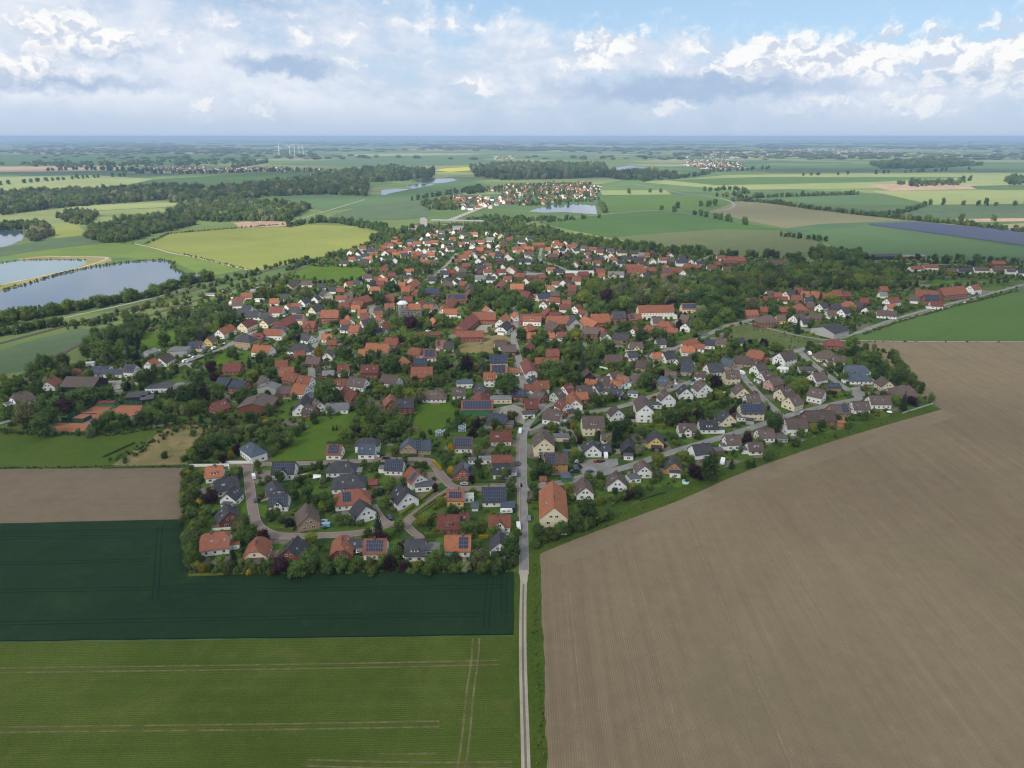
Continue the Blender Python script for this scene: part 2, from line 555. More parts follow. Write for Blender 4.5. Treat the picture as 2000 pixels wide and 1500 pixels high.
ROADS = []     # world polylines and half widths, to keep trees off
def strip(name, pts, width, z, mat, parent=None, world=False, smooth=2, keep=True, off=0.0, h=0.0):
    ps = [Vector(p) for p in pts] if world else [G(x, y) for x, y in pts]
    ps = smooth_line(ps, smooth)
    if off: ps = offset_line(ps, off)
    a = offset_line(ps, width / 2); b = offset_line(ps, -width / 2)
    mb = MB()
    n = len(ps)
    vs_ = [(p.x, p.y, z + h) for p in b] + [(p.x, p.y, z + h) for p in a]
    fs = [(i, i+1, n+i+1, n+i) for i in range(n-1)]
    if h > 0: mb.slab(vs_, fs, h + z - 0.005)
    else: mb.add(vs_, fs)
    o = mb.build(name, mat, parent)
    if parent is None: o['kind'] = 'structure'
    if keep: ROADS.append(([(p.x, p.y) for p in ps], width / 2))
    return o

# far patchwork of fields on the open ground
def open_ground_mat():
    m, nt, b = base_mat('open_farmland', 0.95, 0.05)
    t = nn(nt, 'ShaderNodeTexCoord')
    mp = nn(nt, 'ShaderNodeMapping')
    mp.inputs['Rotation'].default_value = (0, 0, R(17))
    mp.inputs['Scale'].default_value = (1/520, 1/330, 1.0)
    nt.links.new(t.outputs['Object'], mp.inputs[0])
    vo = nn(nt, 'ShaderNodeTexVoronoi', voronoi_dimensions='2D', distance='CHEBYCHEV')
    vo.inputs['Scale'].default_value = 1.0
    nt.links.new(mp.outputs[0], vo.inputs['Vector'])
    s = nn(nt, 'ShaderNodeSeparateColor')
    nt.links.new(vo.outputs['Color'], s.inputs[0])
    cr = nn(nt, 'ShaderNodeValToRGB')
    cr.color_ramp.interpolation = 'CONSTANT'
    els = cr.color_ramp.elements
    cols = [(0.0, (0.095, 0.145, 0.050)), (0.22, (0.135, 0.180, 0.060)), (0.40, (0.08, 0.135, 0.065)), (0.58, (0.20, 0.23, 0.090)),
            (0.72, (0.115, 0.175, 0.06)), (0.86, (0.26, 0.23, 0.135)), (0.94, (0.16, 0.21, 0.07))]
    els[0].position, els[0].color = cols[0][0], (*cols[0][1], 1)
    els[1].position, els[1].color = cols[1][0], (*cols[1][1], 1)
    for p, c in cols[2:]:
        e = els.new(p); e.color = (*c, 1)
    nt.links.new(s.outputs[0], cr.inputs[0])
    n1 = noise(nt, t.outputs['Object'], 0.01, 5.0, 0.6)
    c = nn(nt, 'ShaderNodeVectorMath', operation='SCALE')
    nt.links.new(cr.outputs[0], c.inputs[0])
    nt.links.new(math_n(nt, 'MULTIPLY_ADD', n1, 0.6, 0.7), c.inputs[3])
    nt.links.new(c.outputs[0], b.inputs['Base Color'])
    return m

mb = MB()
seg = 96; rad = 80000.0
mb.add([(math.cos(2*math.pi*i/seg)*rad, math.sin(2*math.pi*i/seg)*rad, 0.0) for i in range(seg)], [tuple(range(seg))])
mb.build('ground', open_ground_mat())['kind'] = 'structure'

H_BR = heading(1360, 1020, 1548, 1440)
H_X = heading(100, 1180, 900, 1170)
H_Y = heading(1010, 1130, 1022, 1480)
H_DIAG = heading(1220, 1016, 1640, 857)
M_SOIL = field_mat('drilled_soil', (0.232, 0.177, 0.105), (0.190, 0.142, 0.088), H_BR, 0.75, 0.10, 2.2, 0.34, 0.007, 5.0, 0.24, patch=((0.175, 0.150, 0.083), 0.018, 0.52, 0.45))
M_HEAD = field_mat('drilled_soil_headland', (0.232, 0.180, 0.112), (0.200, 0.154, 0.098), H_DIAG, 0.75, 0.18, 2.2, 0.28, 0.02, 3.0, 0.16)
M_SOIL2 = field_mat('drilled_soil_west', (0.200, 0.150, 0.098), (0.172, 0.130, 0.088), H_X, 0.75, 0.10, 1.8, 0.28, 0.012, 4.0, 0.16)
M_YOUNG = field_mat('young_crop', (0.082, 0.110, 0.018), (0.056, 0.085, 0.011), H_X, 0.8, 0.13, 1.5, 0.55, 0.016, 5.0, 0.18, patch=((0.130, 0.120, 0.040), 0.09, 0.52, 0.30))
M_CORN = field_mat('standing_wheat', (0.0165, 0.041, 0.0145), (0.0125, 0.032, 0.0125), H_X, 0.5, 0.08, 2.4, 0.42, 0.014, 7.0, 0.16, patch=((0.026, 0.052, 0.019), 0.035, 0.52, 0.55))
M_TRAM_D = field_mat('trampled_wheat', (0.007, 0.018, 0.009), (0.010, 0.024, 0.011), None, speck_amp=0.4)
M_TRAM_L = field_mat('bare_wheel_track', (0.165, 0.135, 0.068), (0.105, 0.10, 0.036), None, speck_amp=0.5, speck=0.6, big=0.25)
M_GRASS = field_mat('meadow_grass', (0.066, 0.108, 0.014), (0.080, 0.114, 0.018), None, speck=0.9, speck_amp=0.45, big=0.03)
M_LAWN = field_mat('mown_lawn', (0.092, 0.150, 0.015), (0.074, 0.128, 0.014), heading(560, 900, 640, 830), 2.2, 0.06, 1.2, 0.22, 0.03, 3.0, 0.10)
M_VERGE = field_mat('verge_grass', (0.050, 0.082, 0.011), (0.066, 0.098, 0.013), None, speck=0.8, speck_amp=0.55, big=0.06, patch=((0.13, 0.14, 0.03), 0.3, 0.55, 0.5))
M_DRY = field_mat('dry_grass', (0.26, 0.195, 0.088), (0.185, 0.155, 0.062), None, speck=0.7, speck_amp=0.35, big=0.05, patch=((0.10, 0.125, 0.03), 0.09, 0.52, 0.7))
M_GREYG = field_mat('grey_green_barley', (0.100, 0.140, 0.070), (0.080, 0.122, 0.058), heading(0, 700, 150, 660), 3.0, 0.05, 0.8, 0.25, 0.02, 9.0, 0.15)
M_SUNNY = field_mat('pale_barley', (0.235, 0.250, 0.062), (0.195, 0.218, 0.055), heading(359, 497, 592, 511), 6.0, 0.04, 0.4, 0.2, 0.006, 30.0, 0.12)
M_FG = field_mat('green_beet', (0.070, 0.128, 0.034), (0.060, 0.114, 0.031), heading(1060, 437, 1290, 412), 6.0, 0.04, 0.4, 0.2, 0.006, 30.0, 0.08)
M_FG2 = field_mat('green_wheat', (0.096, 0.156, 0.038), (0.080, 0.140, 0.034), heading(1700, 660, 1900, 600), 3.0, 0.04, 0.6, 0.25, 0.008, 20.0, 0.08)
M_FT = field_mat('blue_green_wheat', (0.086, 0.142, 0.058), (0.098, 0.158, 0.062), heading(1460, 382, 1690, 380), 8.0, 0.04, 0.3, 0.2, 0.004, 30.0, 0.08)
M_FB = field_mat('brown_fallow', (0.195, 0.180, 0.100), (0.170, 0.165, 0.088), heading(1380, 416, 1540, 447), 8.0, 0.04, 0.3, 0.2, 0.004, 30.0, 0.10)
M_FY = field_mat('pale_yellow_green', (0.275, 0.300, 0.115), (0.225, 0.265, 0.100), heading(1690, 372, 2000, 370), 8.0, 0.04, 0.3, 0.2, 0.004, 30.0, 0.10)
M_FS = field_mat('bare_sandy_soil', (0.42, 0.30, 0.20), (0.34, 0.24, 0.16), None, speck=0.1, speck_amp=0.3, big=0.02)
M_RAPE = field_mat('rape_in_bloom', (0.48, 0.42, 0.04), (0.42, 0.38, 0.05), None, speck=0.1, speck_amp=0.15, big=0.01)
M_CLAY = field_mat('red_clay_court', (0.38, 0.155, 0.085), (0.33, 0.135, 0.075), None, speck=1.2, speck_amp=0.15, big=0.08)
M_ASPH = field_mat('asphalt', (0.275, 0.258, 0.235), (0.215, 0.205, 0.190), None, speck=1.2, speck_amp=0.18, big=0.12, patch=((0.15, 0.146, 0.14), 0.11, 0.60, 0.6))
M_PAVE = field_mat('pinkish_paving', (0.255, 0.195, 0.162), (0.225, 0.170, 0.145), None, speck=1.6, speck_amp=0.16, big=0.06)
M_CONC = field_mat('concrete_yard', (0.33, 0.30, 0.25), (0.28, 0.255, 0.215), None, speck=1.2, speck_amp=0.15, big=0.06)
M_KERB = simple('kerb_stone', (0.33, 0.32, 0.30), 0.12, 0.8)
M_TRACK = field_mat('gravel_track', (0.42, 0.36, 0.28), (0.33, 0.28, 0.22), None, speck=1.5, speck_amp=0.25, big=0.08)
M_BALLAST = field_mat('railway_ballast', (0.125, 0.105, 0.090), (0.15, 0.125, 0.105), None, speck=1.5, speck_amp=0.3)
M_RAIL = simple('rail_steel', (0.16, 0.12, 0.10), 0.2, rough=0.5, metal=0.5)

def village_mat():
    """gardens: lawns, beds, gravel and paving in plots"""
    m, nt, b = base_mat('garden_plots', 0.95, 0.05)
    t = nn(nt, 'ShaderNodeTexCoord')
    pos = t.outputs['Object']
    wp = nn(nt, 'ShaderNodeVectorMath', operation='ADD')
    nw = nn(nt, 'ShaderNodeTexNoise'); nw.inputs['Scale'].default_value = 0.09
    nt.links.new(pos, nw.inputs['Vector'])
    sc = nn(nt, 'ShaderNodeVectorMath', operation='SCALE'); sc.inputs[3].default_value = 7.0
    nt.links.new(nw.outputs['Color'], sc.inputs[0])
    nt.links.new(pos, wp.inputs[0]); nt.links.new(sc.outputs[0], wp.inputs[1])
    vo = nn(nt, 'ShaderNodeTexVoronoi', voronoi_dimensions='2D', distance='CHEBYCHEV')
    vo.inputs['Scale'].default_value = 0.085
    nt.links.new(wp.outputs[0], vo.inputs['Vector'])
    s = nn(nt, 'ShaderNodeSeparateColor')
    nt.links.new(vo.outputs['Color'], s.inputs[0])
    cr = nn(nt, 'ShaderNodeValToRGB')
    cr.color_ramp.interpolation = 'CONSTANT'
    els = cr.color_ramp.elements
    cols = [(0.0, (0.070, 0.120, 0.020)), (0.2, (0.045, 0.080, 0.018)), (0.38, (0.085, 0.140, 0.022)), (0.56, (0.055, 0.090, 0.020)),
            (0.72, (0.16, 0.135, 0.10)), (0.79, (0.090, 0.130, 0.026)), (0.93, (0.20, 0.175, 0.145))]
    els[0].position, els[0].color = cols[0][0], (*cols[0][1], 1)
    els[1].position, els[1].color = cols[1][0], (*cols[1][1], 1)
    for p, c in cols[2:]:
        e = els.new(p); e.color = (*c, 1)
    nt.links.new(s.outputs[0], cr.inputs[0])
    n1 = noise(nt, pos, 0.5, 4.0, 0.7)
    c = nn(nt, 'ShaderNodeVectorMath', operation='SCALE')
    nt.links.new(cr.outputs[0], c.inputs[0])
    nt.links.new(math_n(nt, 'MULTIPLY_ADD', n1, 0.9, 0.55), c.inputs[3])
    nt.links.new(c.outputs[0], b.inputs['Base Color'])
    return m
M_VILL = village_mat()

def water_mat(name, col, rough=0.06):
    m, nt, b = base_mat(name, rough, 0.5)
    b.inputs['Base Color'].default_value = (*col, 1)
    t = nn(nt, 'ShaderNodeTexCoord')
    bp = nn(nt, 'ShaderNodeBump')
    bp.inputs['Strength'].default_value = 0.05
    bp.inputs['Distance'].default_value = 0.3
    nt.links.new(noise(nt, t.outputs['Object'], 0.35, 3.0), bp.inputs['Height'])
    nt.links.new(bp.outputs[0], b.inputs['Normal'])
    return m
M_WATER = water_mat('lake_water', (0.055, 0.085, 0.115))
M_TURQ = water_mat('turquoise_water', (0.085, 0.165, 0.17))

VILLAGE_PX = [(200,705),(60,720),(0,750),(-60,790),(-60,850),(0,842),(210,848),(330,830),(360,830),(395,840),(365,912),(368,1122),(1012,1118),(1034,1086),
              (1060,1069),(1220,1009),(1330,969),(1440,918),(1640,850),(1833,796),(1790,768),(1776,745),(1740,690),(1690,676),(1655,664),(1680,650),(1740,629),
              (1840,600),(1915,583),(2010,560),(2100,520),(1960,513),(1700,510),(1560,506),(1430,500),(1180,470),(960,440),(840,440),(650,497),(560,540),(380,598),(300,622),(240,640)]
ground_poly('village_ground', VILLAGE_PX, M_VILL, 0.02)

# near fields
ground_poly('ploughed_field', [(1049,1079),(1220,1016),(1330,976),(1440,925),(1640,857),(1836,797),(1790,765),(1776,740),(1690,682),(1662,668),(2000,669),(2700,671),(2900,1000),(2400,1800),(1078,1800)], M_SOIL, 0.03)
# drilled headland along the gardens
pd = [G(x, y) for x, y in [(1056,1077),(1220,1018),(1330,978),(1440,927),(1640,859),(1834,799)]]
mb = MB(); q = offset_line(pd, -13.0); n = len(pd)
mb.add([(p.x, p.y, 0.045) for p in pd] + [(p.x, p.y, 0.045) for p in q], [(i, n+i, n+i+1, i+1) for i in range(n-1)])
hd = mb.build('field_headland', M_HEAD); hd['kind'] = 'structure'
ground_poly('young_crop_field', [(-900,1270),(0,1255),(1003,1242),(1006,1800),(-1500,1800)], M_YOUNG, 0.03)
ground_poly('ploughed_field', [(-900,921),(0,917),(358,914),(358,1014),(0,1023),(-900,1040)], M_SOIL2, 0.03)
corn = ground_poly('wheat_field', [(-900,1042),(0,1024),(357,1016),(367,1125),(1003,1119),(1002,1240),(0,1253),(-900,1268)], M_CORN, 0.0, top=0.55)
ground_poly('meadow', [(-600,850),(0,838),(100,844),(212,848),(330,832),(352,832),(330,838),(290,858),(212,912),(0,916),(-600,919)], M_GRASS, 0.045)
ground_poly('dry_meadow', [(214,912),(292,858),(338,828),(425,832),(398,882),(360,912)], M_DRY, 0.05)
ground_poly('grass_verge', [(1026,1090),(1054,1077),(1081,1800),(1034,1800)], M_VERGE, 0.05)
ground_poly('grass_verge', [(1002,1118),(1022,1118),(1026,1800),(1004,1800)], M_VERGE, 0.05)
vg = [G(x, y) for x, y in [(1040,1082),(1060,1070),(1220,1010),(1330,970),(1440,919),(1640,851),(1833,797)]]
strip('grass_verge', [tuple(p) for p in vg], 9.0, 0.055, M_VERGE, world=True, keep=False, off=2.0)
ground_poly('paddock', [(520,902),(575,858),(612,828),(692,806),(698,838),(650,868),(636,898)], M_LAWN, 0.05)
ground_poly('paddock', [(803,856),(817,789),(880,787),(896,812),(862,838),(838,858)], M_LAWN, 0.055)
ground_poly('mown_lawn', [(270,652),(352,648),(352,680),(270,688)], M_LAWN, 0.05)
ground_poly('mown_lawn', [(408,704),(440,688),(488,686),(492,704),(460,712),(400,714)], M_LAWN, 0.05)
ground_poly('dry_meadow', [(892,690),(898,664),(985,652),(996,662),(975,690)], M_DRY, 0.05)
ground_poly('meadow', [(1422,640),(1470,632),(1540,653),(1618,668),(1560,690),(1500,672),(1430,662)], field_mat('rough_meadow', (0.11, 0.13, 0.045), (0.09, 0.115, 0.03), None, speck=0.4, speck_amp=0.4, big=0.04, patch=((0.22, 0.22, 0.12), 0.10, 0.56, 0.6)), 0.05)
ground_poly('wheat_field', [(1655,664),(1684,652),(1745,630),(1842,602),(1917,585),(2010,566),(2500,440),(2700,668)], M_FG2, 0.045)
ground_poly('barley_field', [(-300,770),(0,684),(75,661),(150,643),(200,641),(176,661),(135,679),(78,711),(50,724),(0,732),(-300,830)], M_GREYG, 0.05)
ground_poly('paddock', [(556,545),(600,520),(705,523),(722,545),(660,552),(600,552)], M_LAWN, 0.05)
# lit land on the left, lakes
ground_poly('barley_field', [(282,478),(330,456),(450,446),(568,437),(690,442),(750,456),(716,480),(596,512),(522,527),(482,527),(359,497)], M_SUNNY, 0.05)
ground_poly('meadow', [(0,497),(60,490),(170,475),(260,473),(355,498),(476,527),(400,540),(340,512),(210,500),(40,503)], field_mat('lake_meadow', (0.15, 0.20, 0.045), (0.12, 0.175, 0.04), None, speck=0.5, speck_amp=0.3, big=0.02), 0.06)
ground_poly('barley_field', [(-100,500),(0,484),(90,468),(165,460),(222,473),(160,480),(60,492),(0,502)], M_GREYG, 0.07)
ground_poly('meadow', [(98,442),(150,437),(172,458),(108,465)], M_SUNNY, 0.08)
S3 = 4.762
def cr3(l): return [(x / S3, 400 + y / S3) for x, y in l]
ground_poly('lake_shore', cr3([(-500,1000),(0,770),(170,500),(400,475),(980,480),(1050,495),(980,545),(700,620),(300,720),(0,830)]), field_mat('sandy_grass_shore', (0.19, 0.18, 0.06), (0.28, 0.235, 0.12), None, speck=0.4, speck_amp=0.3, big=0.03), 0.09)
ground_poly('lake', cr3([(-600,960),(0,800),(200,750),(500,660),(850,580),(1150,540),(1350,520),(1530,515),(1615,540),(1605,590),(1700,640),(1800,650),(1880,640),(1950,672),(1700,750),(1400,840),(1000,895),(600,955),(250,985),(0,1020),(-600,1120)]), M_WATER, 0.11)
ground_poly('lake', cr3([(-400,600),(0,545),(170,517),(400,512),(700,512),(790,517),(805,550),(700,590),(400,660),(150,712),(0,735),(-400,830)]), M_TURQ, 0.12)
ground_poly('lake', cr3([(-400,235),(0,232),(235,238),(205,330),(60,385),(0,395),(-400,430)]), M_WATER, 0.10)
ground_poly('pond', cr3([(1010,180),(1350,172),(1310,202),(1060,217)]), M_WATER, 0.10)
strip('sandy_path', cr3([(400,480),(700,483),(980,487),(1010,500),(850,560),(500,640),(200,705),(0,742),(-300,810)]), 5.0, 0.14, M_TRACK, keep=False)
strip('sandy_path', [(262,476),(300,484),(340,496),(359,498),(400,507),(482,527)], 4.0, 0.15, M_TRACK, keep=False)
def crv(l): return [(740 + x / 4.167, 330 + y / 4.167 + (-3 if y < 215 else 0)) for x, y in l]
for pl in ([(20,186),(130,174),(244,176),(222,215),(20,216)], [(210,146),(330,134),(430,136),(500,167),(280,178)], [(270,113),(420,92),(600,90),(670,120),(400,132)], [(460,60),(650,62),(540,76)],
           [(1215,347),(1300,318),(1440,290),(1500,318),(1520,290),(1640,288),(1762,300),(1776,372),(1640,362),(1500,352),(1340,357)]):
    ground_poly('pond', crv(pl), M_WATER, 0.35)
for pl in ([(1175,332),(1230,324),(1262,328),(1235,338),(1180,338)], [(1000,322),(1085,320),(1080,325),(1002,326)]):
    ground_poly('pond', pl, M_WATER, 0.9)

# far fields, back to front in small steps of level
FAR = [
 ('beet_field', [(1058,437),(1160,420),(1290,412),(1420,430),(1530,450),(1400,448),(1185,464)], M_FG),
 ('fallow_field', [(1185,464),(1400,448),(1530,450),(1640,487),(1600,503),(1425,499)], field_mat('sparse_beet', (0.125, 0.140, 0.062), (0.108, 0.132, 0.055), heading(1058, 437, 1290, 412), 8.0, 0.05, 0.3, 0.2, 0.006, 30.0, 0.12)),
 ('beet_field', [(1600,503),(1640,488),(1690,497),(1720,512),(1620,512)], M_FG2),
 ('wheat_field', [(1560,455),(1692,441),(2010,486),(2120,505),(1690,499),(1640,486)], M_FT),
 ('wheat_field', [(1168,382),(1400,384),(1438,396),(1400,410),(1290,411),(1190,414)], M_FG2),
 ('fallow_field', [(1382,415),(1445,392),(1600,408),(1772,431),(1600,438),(1535,447)], M_FB),
 ('barley_field', [(1172,372),(1300,372),(1312,380),(1175,381)], M_FY),
 ('wheat_field', [(1480,384),(1700,381),(1800,401),(1600,402)], M_FT),
 ('wheat_field', [(1620,406),(2050,402),(2050,430),(1790,424)], M_GREYG),
 ('barley_field', [(1700,373),(2050,371),(2050,398),(1820,400)], M_FY),
 ('barley_field', [(1250,356),(1420,342),(1700,338),(2050,338),(2050,360),(1700,368),(1430,371)], M_FY),
 ('wheat_field', [(1300,352),(1480,346),(1900,346),(1700,356),(1400,362)], M_FG2),
 ('sand_pit', [(1690,361),(1820,358),(1895,362),(1905,369),(1740,373)], M_FS),
 ('fallow_field', [(1860,428),(2050,426),(2050,432),(1900,434)], M_FS),
 ('wheat_field', [(1450,326),(2050,322),(2050,335),(1500,337)], M_FT),
 ('wheat_field', [(530,388),(620,375),(760,381),(700,405),(640,412),(560,402)], M_FT),
 ('wheat_field', [(625,430),(700,404),(800,388),(840,384),(838,422),(760,430)], M_GREYG),
 ('beet_field', [(700,404),(760,378),(905,350),(960,362),(880,384),(838,388)], M_FT),
 ('wheat_field', [(240,372),(280,352),(520,338),(680,336),(620,352),(430,362)], M_FG),
 ('barley_field', [(-60,380),(-60,347),(180,342),(300,350),(230,366),(110,374)], M_FY),
 ('bare_field', [(-60,336),(-60,327),(120,325),(240,328),(230,333),(60,336)], M_FS),
 ('rape_field', [(848,333),(870,329),(930,326),(934,332),(880,336)], M_RAPE),
 ('barley_field', [(770,345),(850,336),(950,338),(860,348)], M_FY),
 ('wheat_field', [(-60,325),(-60,302),(300,300),(520,305),(480,318),(300,322)], M_FG),
 ('wheat_field', [(520,322),(700,308),(960,304),(930,322),(700,326)], M_FT),
 ('barley_field', [(130,408),(150,402),(345,396),(345,404),(180,412)], M_FY),
 ('meadow', [(400,388),(450,374),(470,380),(440,396)], M_FY),
 ('barley_field', [(660,302),(800,299),(960,300),(900,303),(700,306)], M_FY),
 ('gravel_heap_yard', [(455,436),(500,431),(560,434),(580,442),(470,446)], M_FS),
]
for i, (nm, pl, mt) in enumerate(FAR):
    ground_poly(nm, pl, mt, 0.16 + 0.02 * i)

# wheel tracks of the sprayer
def tram(parent_name, pts, mat, z, gauge=2.1, w=0.55):
    for s in (-1, 1):
        strip('wheel_track', pts, w, z, mat, keep=False, off=s * gauge / 2, smooth=1)
for pts in ([(-200,1312),(300,1306),(700,1300),(975,1294)], [(-200,1428),(300,1422),(600,1419),(858,1414)], [(600,1490),(800,1496),(1000,1494)]):
    tram('', pts, M_TRAM_L, 0.045, w=0.6)
tram('', [(930,1246),(927,1296),(919,1340),(912,1420),(905,1480),(880,1600)], M_TRAM_L, 0.05, 2.3, 0.7)
strip('wheel_track', [(740,1472),(790,1473),(850,1472)], 0.5, 0.05, M_TRAM_L, keep=False)
for pts in ([(-200,1046),(150,1040),(355,1036)], [(-200,1056),(150,1051),(308,1049)], [(-200,1106),(150,1100),(290,1096)], [(-200,1160),(150,1154),(330,1151)], [(330,1158),(600,1154),(990,1147)], [(-200,1224),(400,1212),(700,1206),(935,1203)],
            [(313,1028),(309,1090),(304,1175)], [(958,1132),(952,1180),(949,1230)], [(985,1130),(984,1200)]):
    strip('wheel_track', pts, 0.45, 0.565, M_TRAM_D, keep=False, off=-1.0, smooth=1)
    strip('wheel_track', pts, 0.45, 0.565, M_TRAM_D, keep=False, off=1.0, smooth=1)

M_DRILL = field_mat('pressed_soil', (0.245, 0.192, 0.122), (0.195, 0.15, 0.096), None, speck_amp=0.4, speck=0.7, big=0.15)
for k in range(9):
    a = G(1100 + 118 * k, 1074 - 40 * k); 
    L = 170 if k < 4 else 140
    b = a + Vector((H_BR[0], H_BR[1], 0)) * (-L if H_BR[1] > 0 else L)
    tramline = [tuple(a), tuple((a + b) / 2), tuple(b)]
    for s in (-1, 1): strip('wheel_track', tramline, 0.4, 0.042, M_DRILL, world=True, keep=False, off=s * 0.95, smooth=1)
# roads -------------------------------------------------------------
def road(pts, w, mat, z, kerb=True, name='road'):
    r = strip(name, pts, w, z, mat)
    if kerb:
        for s in (-1, 1):
            strip('kerb', pts, 0.22, 0.0, M_KERB, parent=r, keep=False, off=s * (w / 2 + 0.11), h=0.13)
    return r
MAIN = [(1023,1122),(1023,1061),(1022,960),(1021,880),(1023,840),(1036,822),(1058,800),(1067,792)]
road(MAIN, 3.7, M_ASPH, 0.10)
road([(1058,797),(1052,789),(1040,776),(1026,762),(1022,745),(1019,724),(1014,704),(1009,684),(1003,664),(1004,650),(1008,632),(1004,618)], 5.0, M_ASPH, 0.105)
road([(1064,795),(1076,791),(1088,784),(1104,774),(1120,764)], 4.0, M_ASPH, 0.11)
road([(1028,840),(1057,831),(1097,815),(1130,806),(1180,802),(1230,790),(1265,777),(1290,769),(1322,756),(1356,743),(1388,734),(1420,729),(1442,717),(1470,709),(1500,703),(1530,698),(1545,690),(1558,684),(1576,680)], 4.6, M_ASPH, 0.115)
road([(1560,684),(1568,694),(1586,709),(1618,735),(1662,766),(1680,776),(1672,781),(1640,786),(1577,802),(1530,814),(1500,825),(1440,845),(1390,860),(1340,875),(1280,893),(1233,910),(1175,925),(1140,931),(1110,941),(1048,950),(1024,956)], 4.8, M_ASPH, 0.12)
road([(1446,722),(1452,738),(1470,757),(1492,781),(1527,812)], 4.6, M_ASPH, 0.125)
road([(447,911),(482,908),(540,906),(600,905),(690,901),(755,898),(838,897),(846,906),(867,934),(883,953),(928,955),(1020,948)], 4.4, M_PAVE, 0.10, name='paved_street')
road([(483,908),(486,935),(489,962),(494,995),(499,1023),(519,1039),(545,1048),(601,1047),(680,1044),(735,1036),(758,1024),(792,1023),(799,1014),(839,984),(883,955)], 4.4, M_PAVE, 0.105, name='paved_street')
road([(758,1023),(745,1014),(735,1000),(727,986)], 3.6, M_PAVE, 0.11, name='paved_street')
road([(792,1023),(803,1037),(824,1053)], 3.6, M_PAVE, 0.11, name='paved_street')
strip('pavement', [(1015,1010),(1013,960),(1012,900),(1010,868),(1014,840)], 2.0, 0.12, M_PAVE)
road([(330,722),(355,712),(395,696),(440,679),(459,667),(480,655),(517,641),(533,636)], 5.0, M_ASPH, 0.10)
road([(533,636),(560,628),(600,640),(622,640),(632,655),(618,664),(612,690),(608,730),(606,770),(600,790)], 4.5, M_ASPH, 0.11)
road([(205,748),(260,752),(330,752),(400,745)], 4.5, M_ASPH, 0.11, kerb=False)
road([(-40,838),(20,822)], 4.0, M_ASPH, 0.12, kerb=False)
road([(728,600),(722,618),(716,630),(690,640),(632,646)], 5.0, M_ASPH, 0.11)
road([(1004,618),(1010,612),(1000,600)], 4.0, M_ASPH, 0.11)
road([(1296,686),(1330,676),(1380,655),(1420,634),(1458,628),(1480,618)], 4.6, M_ASPH, 0.11)
road([(1458,630),(1500,641),(1536,651),(1600,663),(1635,664),(1672,651)], 3.2, M_ASPH, 0.12, kerb=False, name='lane')
road([(1672,651),(1739,625),(1840,597),(1913,579),(2010,553),(2200,500)], 5.0, M_ASPH, 0.12, kerb=False)
road([(1640,665),(1760,667),(2010,668),(2500,668)], 2.2, M_TRACK, 0.10, kerb=False, name='farm_track')
road([(1112,530),(1080,516),(1056,512),(1054,500),(1058,484)], 4.5, M_ASPH, 0.10, kerb=False)
road([(840,545),(862,528),(880,510),(892,495)], 4.5, M_ASPH, 0.10, kerb=False)
road([(1270,512),(1310,514),(1360,512),(1386,500),(1400,497),(1480,505),(1560,508),(1700,512),(2000,522)], 5.0, M_ASPH, 0.14, kerb=False)
road([(1400,412),(1428,408),(1436,400),(1425,392),(1395,385),(1330,378),(1240,360)], 8.0, M_ASPH, 0.45, kerb=False)
road([(1030,436),(1130,424),(1230,414),(1300,410),(1400,412)], 6.0, M_ASPH, 0.45, kerb=False)
road([(560,436),(600,424),(640,412),(712,390)], 4.0, M_TRACK, 0.6, kerb=False, name='farm_track')
road([(880,430),(905,420),(930,410),(960,400)], 16.0, M_CONC, 0.6, kerb=False)
# field track with two wheel lanes and a grass crown
for s in (-1, 1):
    strip('track_lane', [(1023,1124),(1021,1200),(1021,1280),(1023,1360),(1026,1450),(1030,1620)], 0.95, 0.075, M_TRACK, off=s * 0.85)
strip('track_crown', [(1023,1124),(1021,1200),(1021,1280),(1023,1360),(1026,1450),(1030,1620)], 0.9, 0.07, field_mat('track_grass', (0.13, 0.125, 0.075), (0.20, 0.17, 0.12), None, speck_amp=0.5), keep=False)
ground_poly('gravel_patch', [(1014,1114),(1032,1113),(1031,1126),(1029,1142),(1017,1140),(1015,1126)], M_TRACK, 0.108)
# yards
ground_poly('car_park', [(1128,912),(1134,898),(1206,896),(1208,908),(1175,922),(1140,930)], M_ASPH, 0.13)
ground_poly('yard', [(955,800),(1002,790),(1030,800),(1024,830),(1000,820),(962,810)], M_CONC, 0.075)
ground_poly('yard', [(925,650),(935,635),(962,634),(955,648),(945,652)], M_CONC, 0.075)
ground_poly('yard', [(375,720),(352,706),(388,692),(402,694),(372,712)], M_CONC, 0.09)
ground_poly('yard', [(1315,630),(1330,615),(1350,618),(1345,632)], M_CONC, 0.075)
ground_poly('yard', [(60,775),(95,770),(96,780),(75,790)], M_CONC, 0.075)
ground_poly('yard', [(1650,760),(1690,752),(1706,768),(1680,776)], M_ASPH, 0.09)
ground_poly('yard', [(1150,910),(1080,830),(1112,812),(1118,838)], M_ASPH, 0.06)
ground_poly('yard', [(205,745),(255,740),(275,752),(220,762)], M_CONC, 0.075)
# tennis courts
ground_poly('clay_court', [(135,820),(188,790),(222,792),(212,800),(190,820),(160,822)], M_CLAY, 0.09)
ground_poly('clay_court', [(212,803),(232,792),(283,792),(270,808),(250,814)], M_CLAY, 0.095)
ground_poly('clay_court', [(104,832),(122,826),(174,827),(166,842),(115,846)], M_CLAY, 0.09)
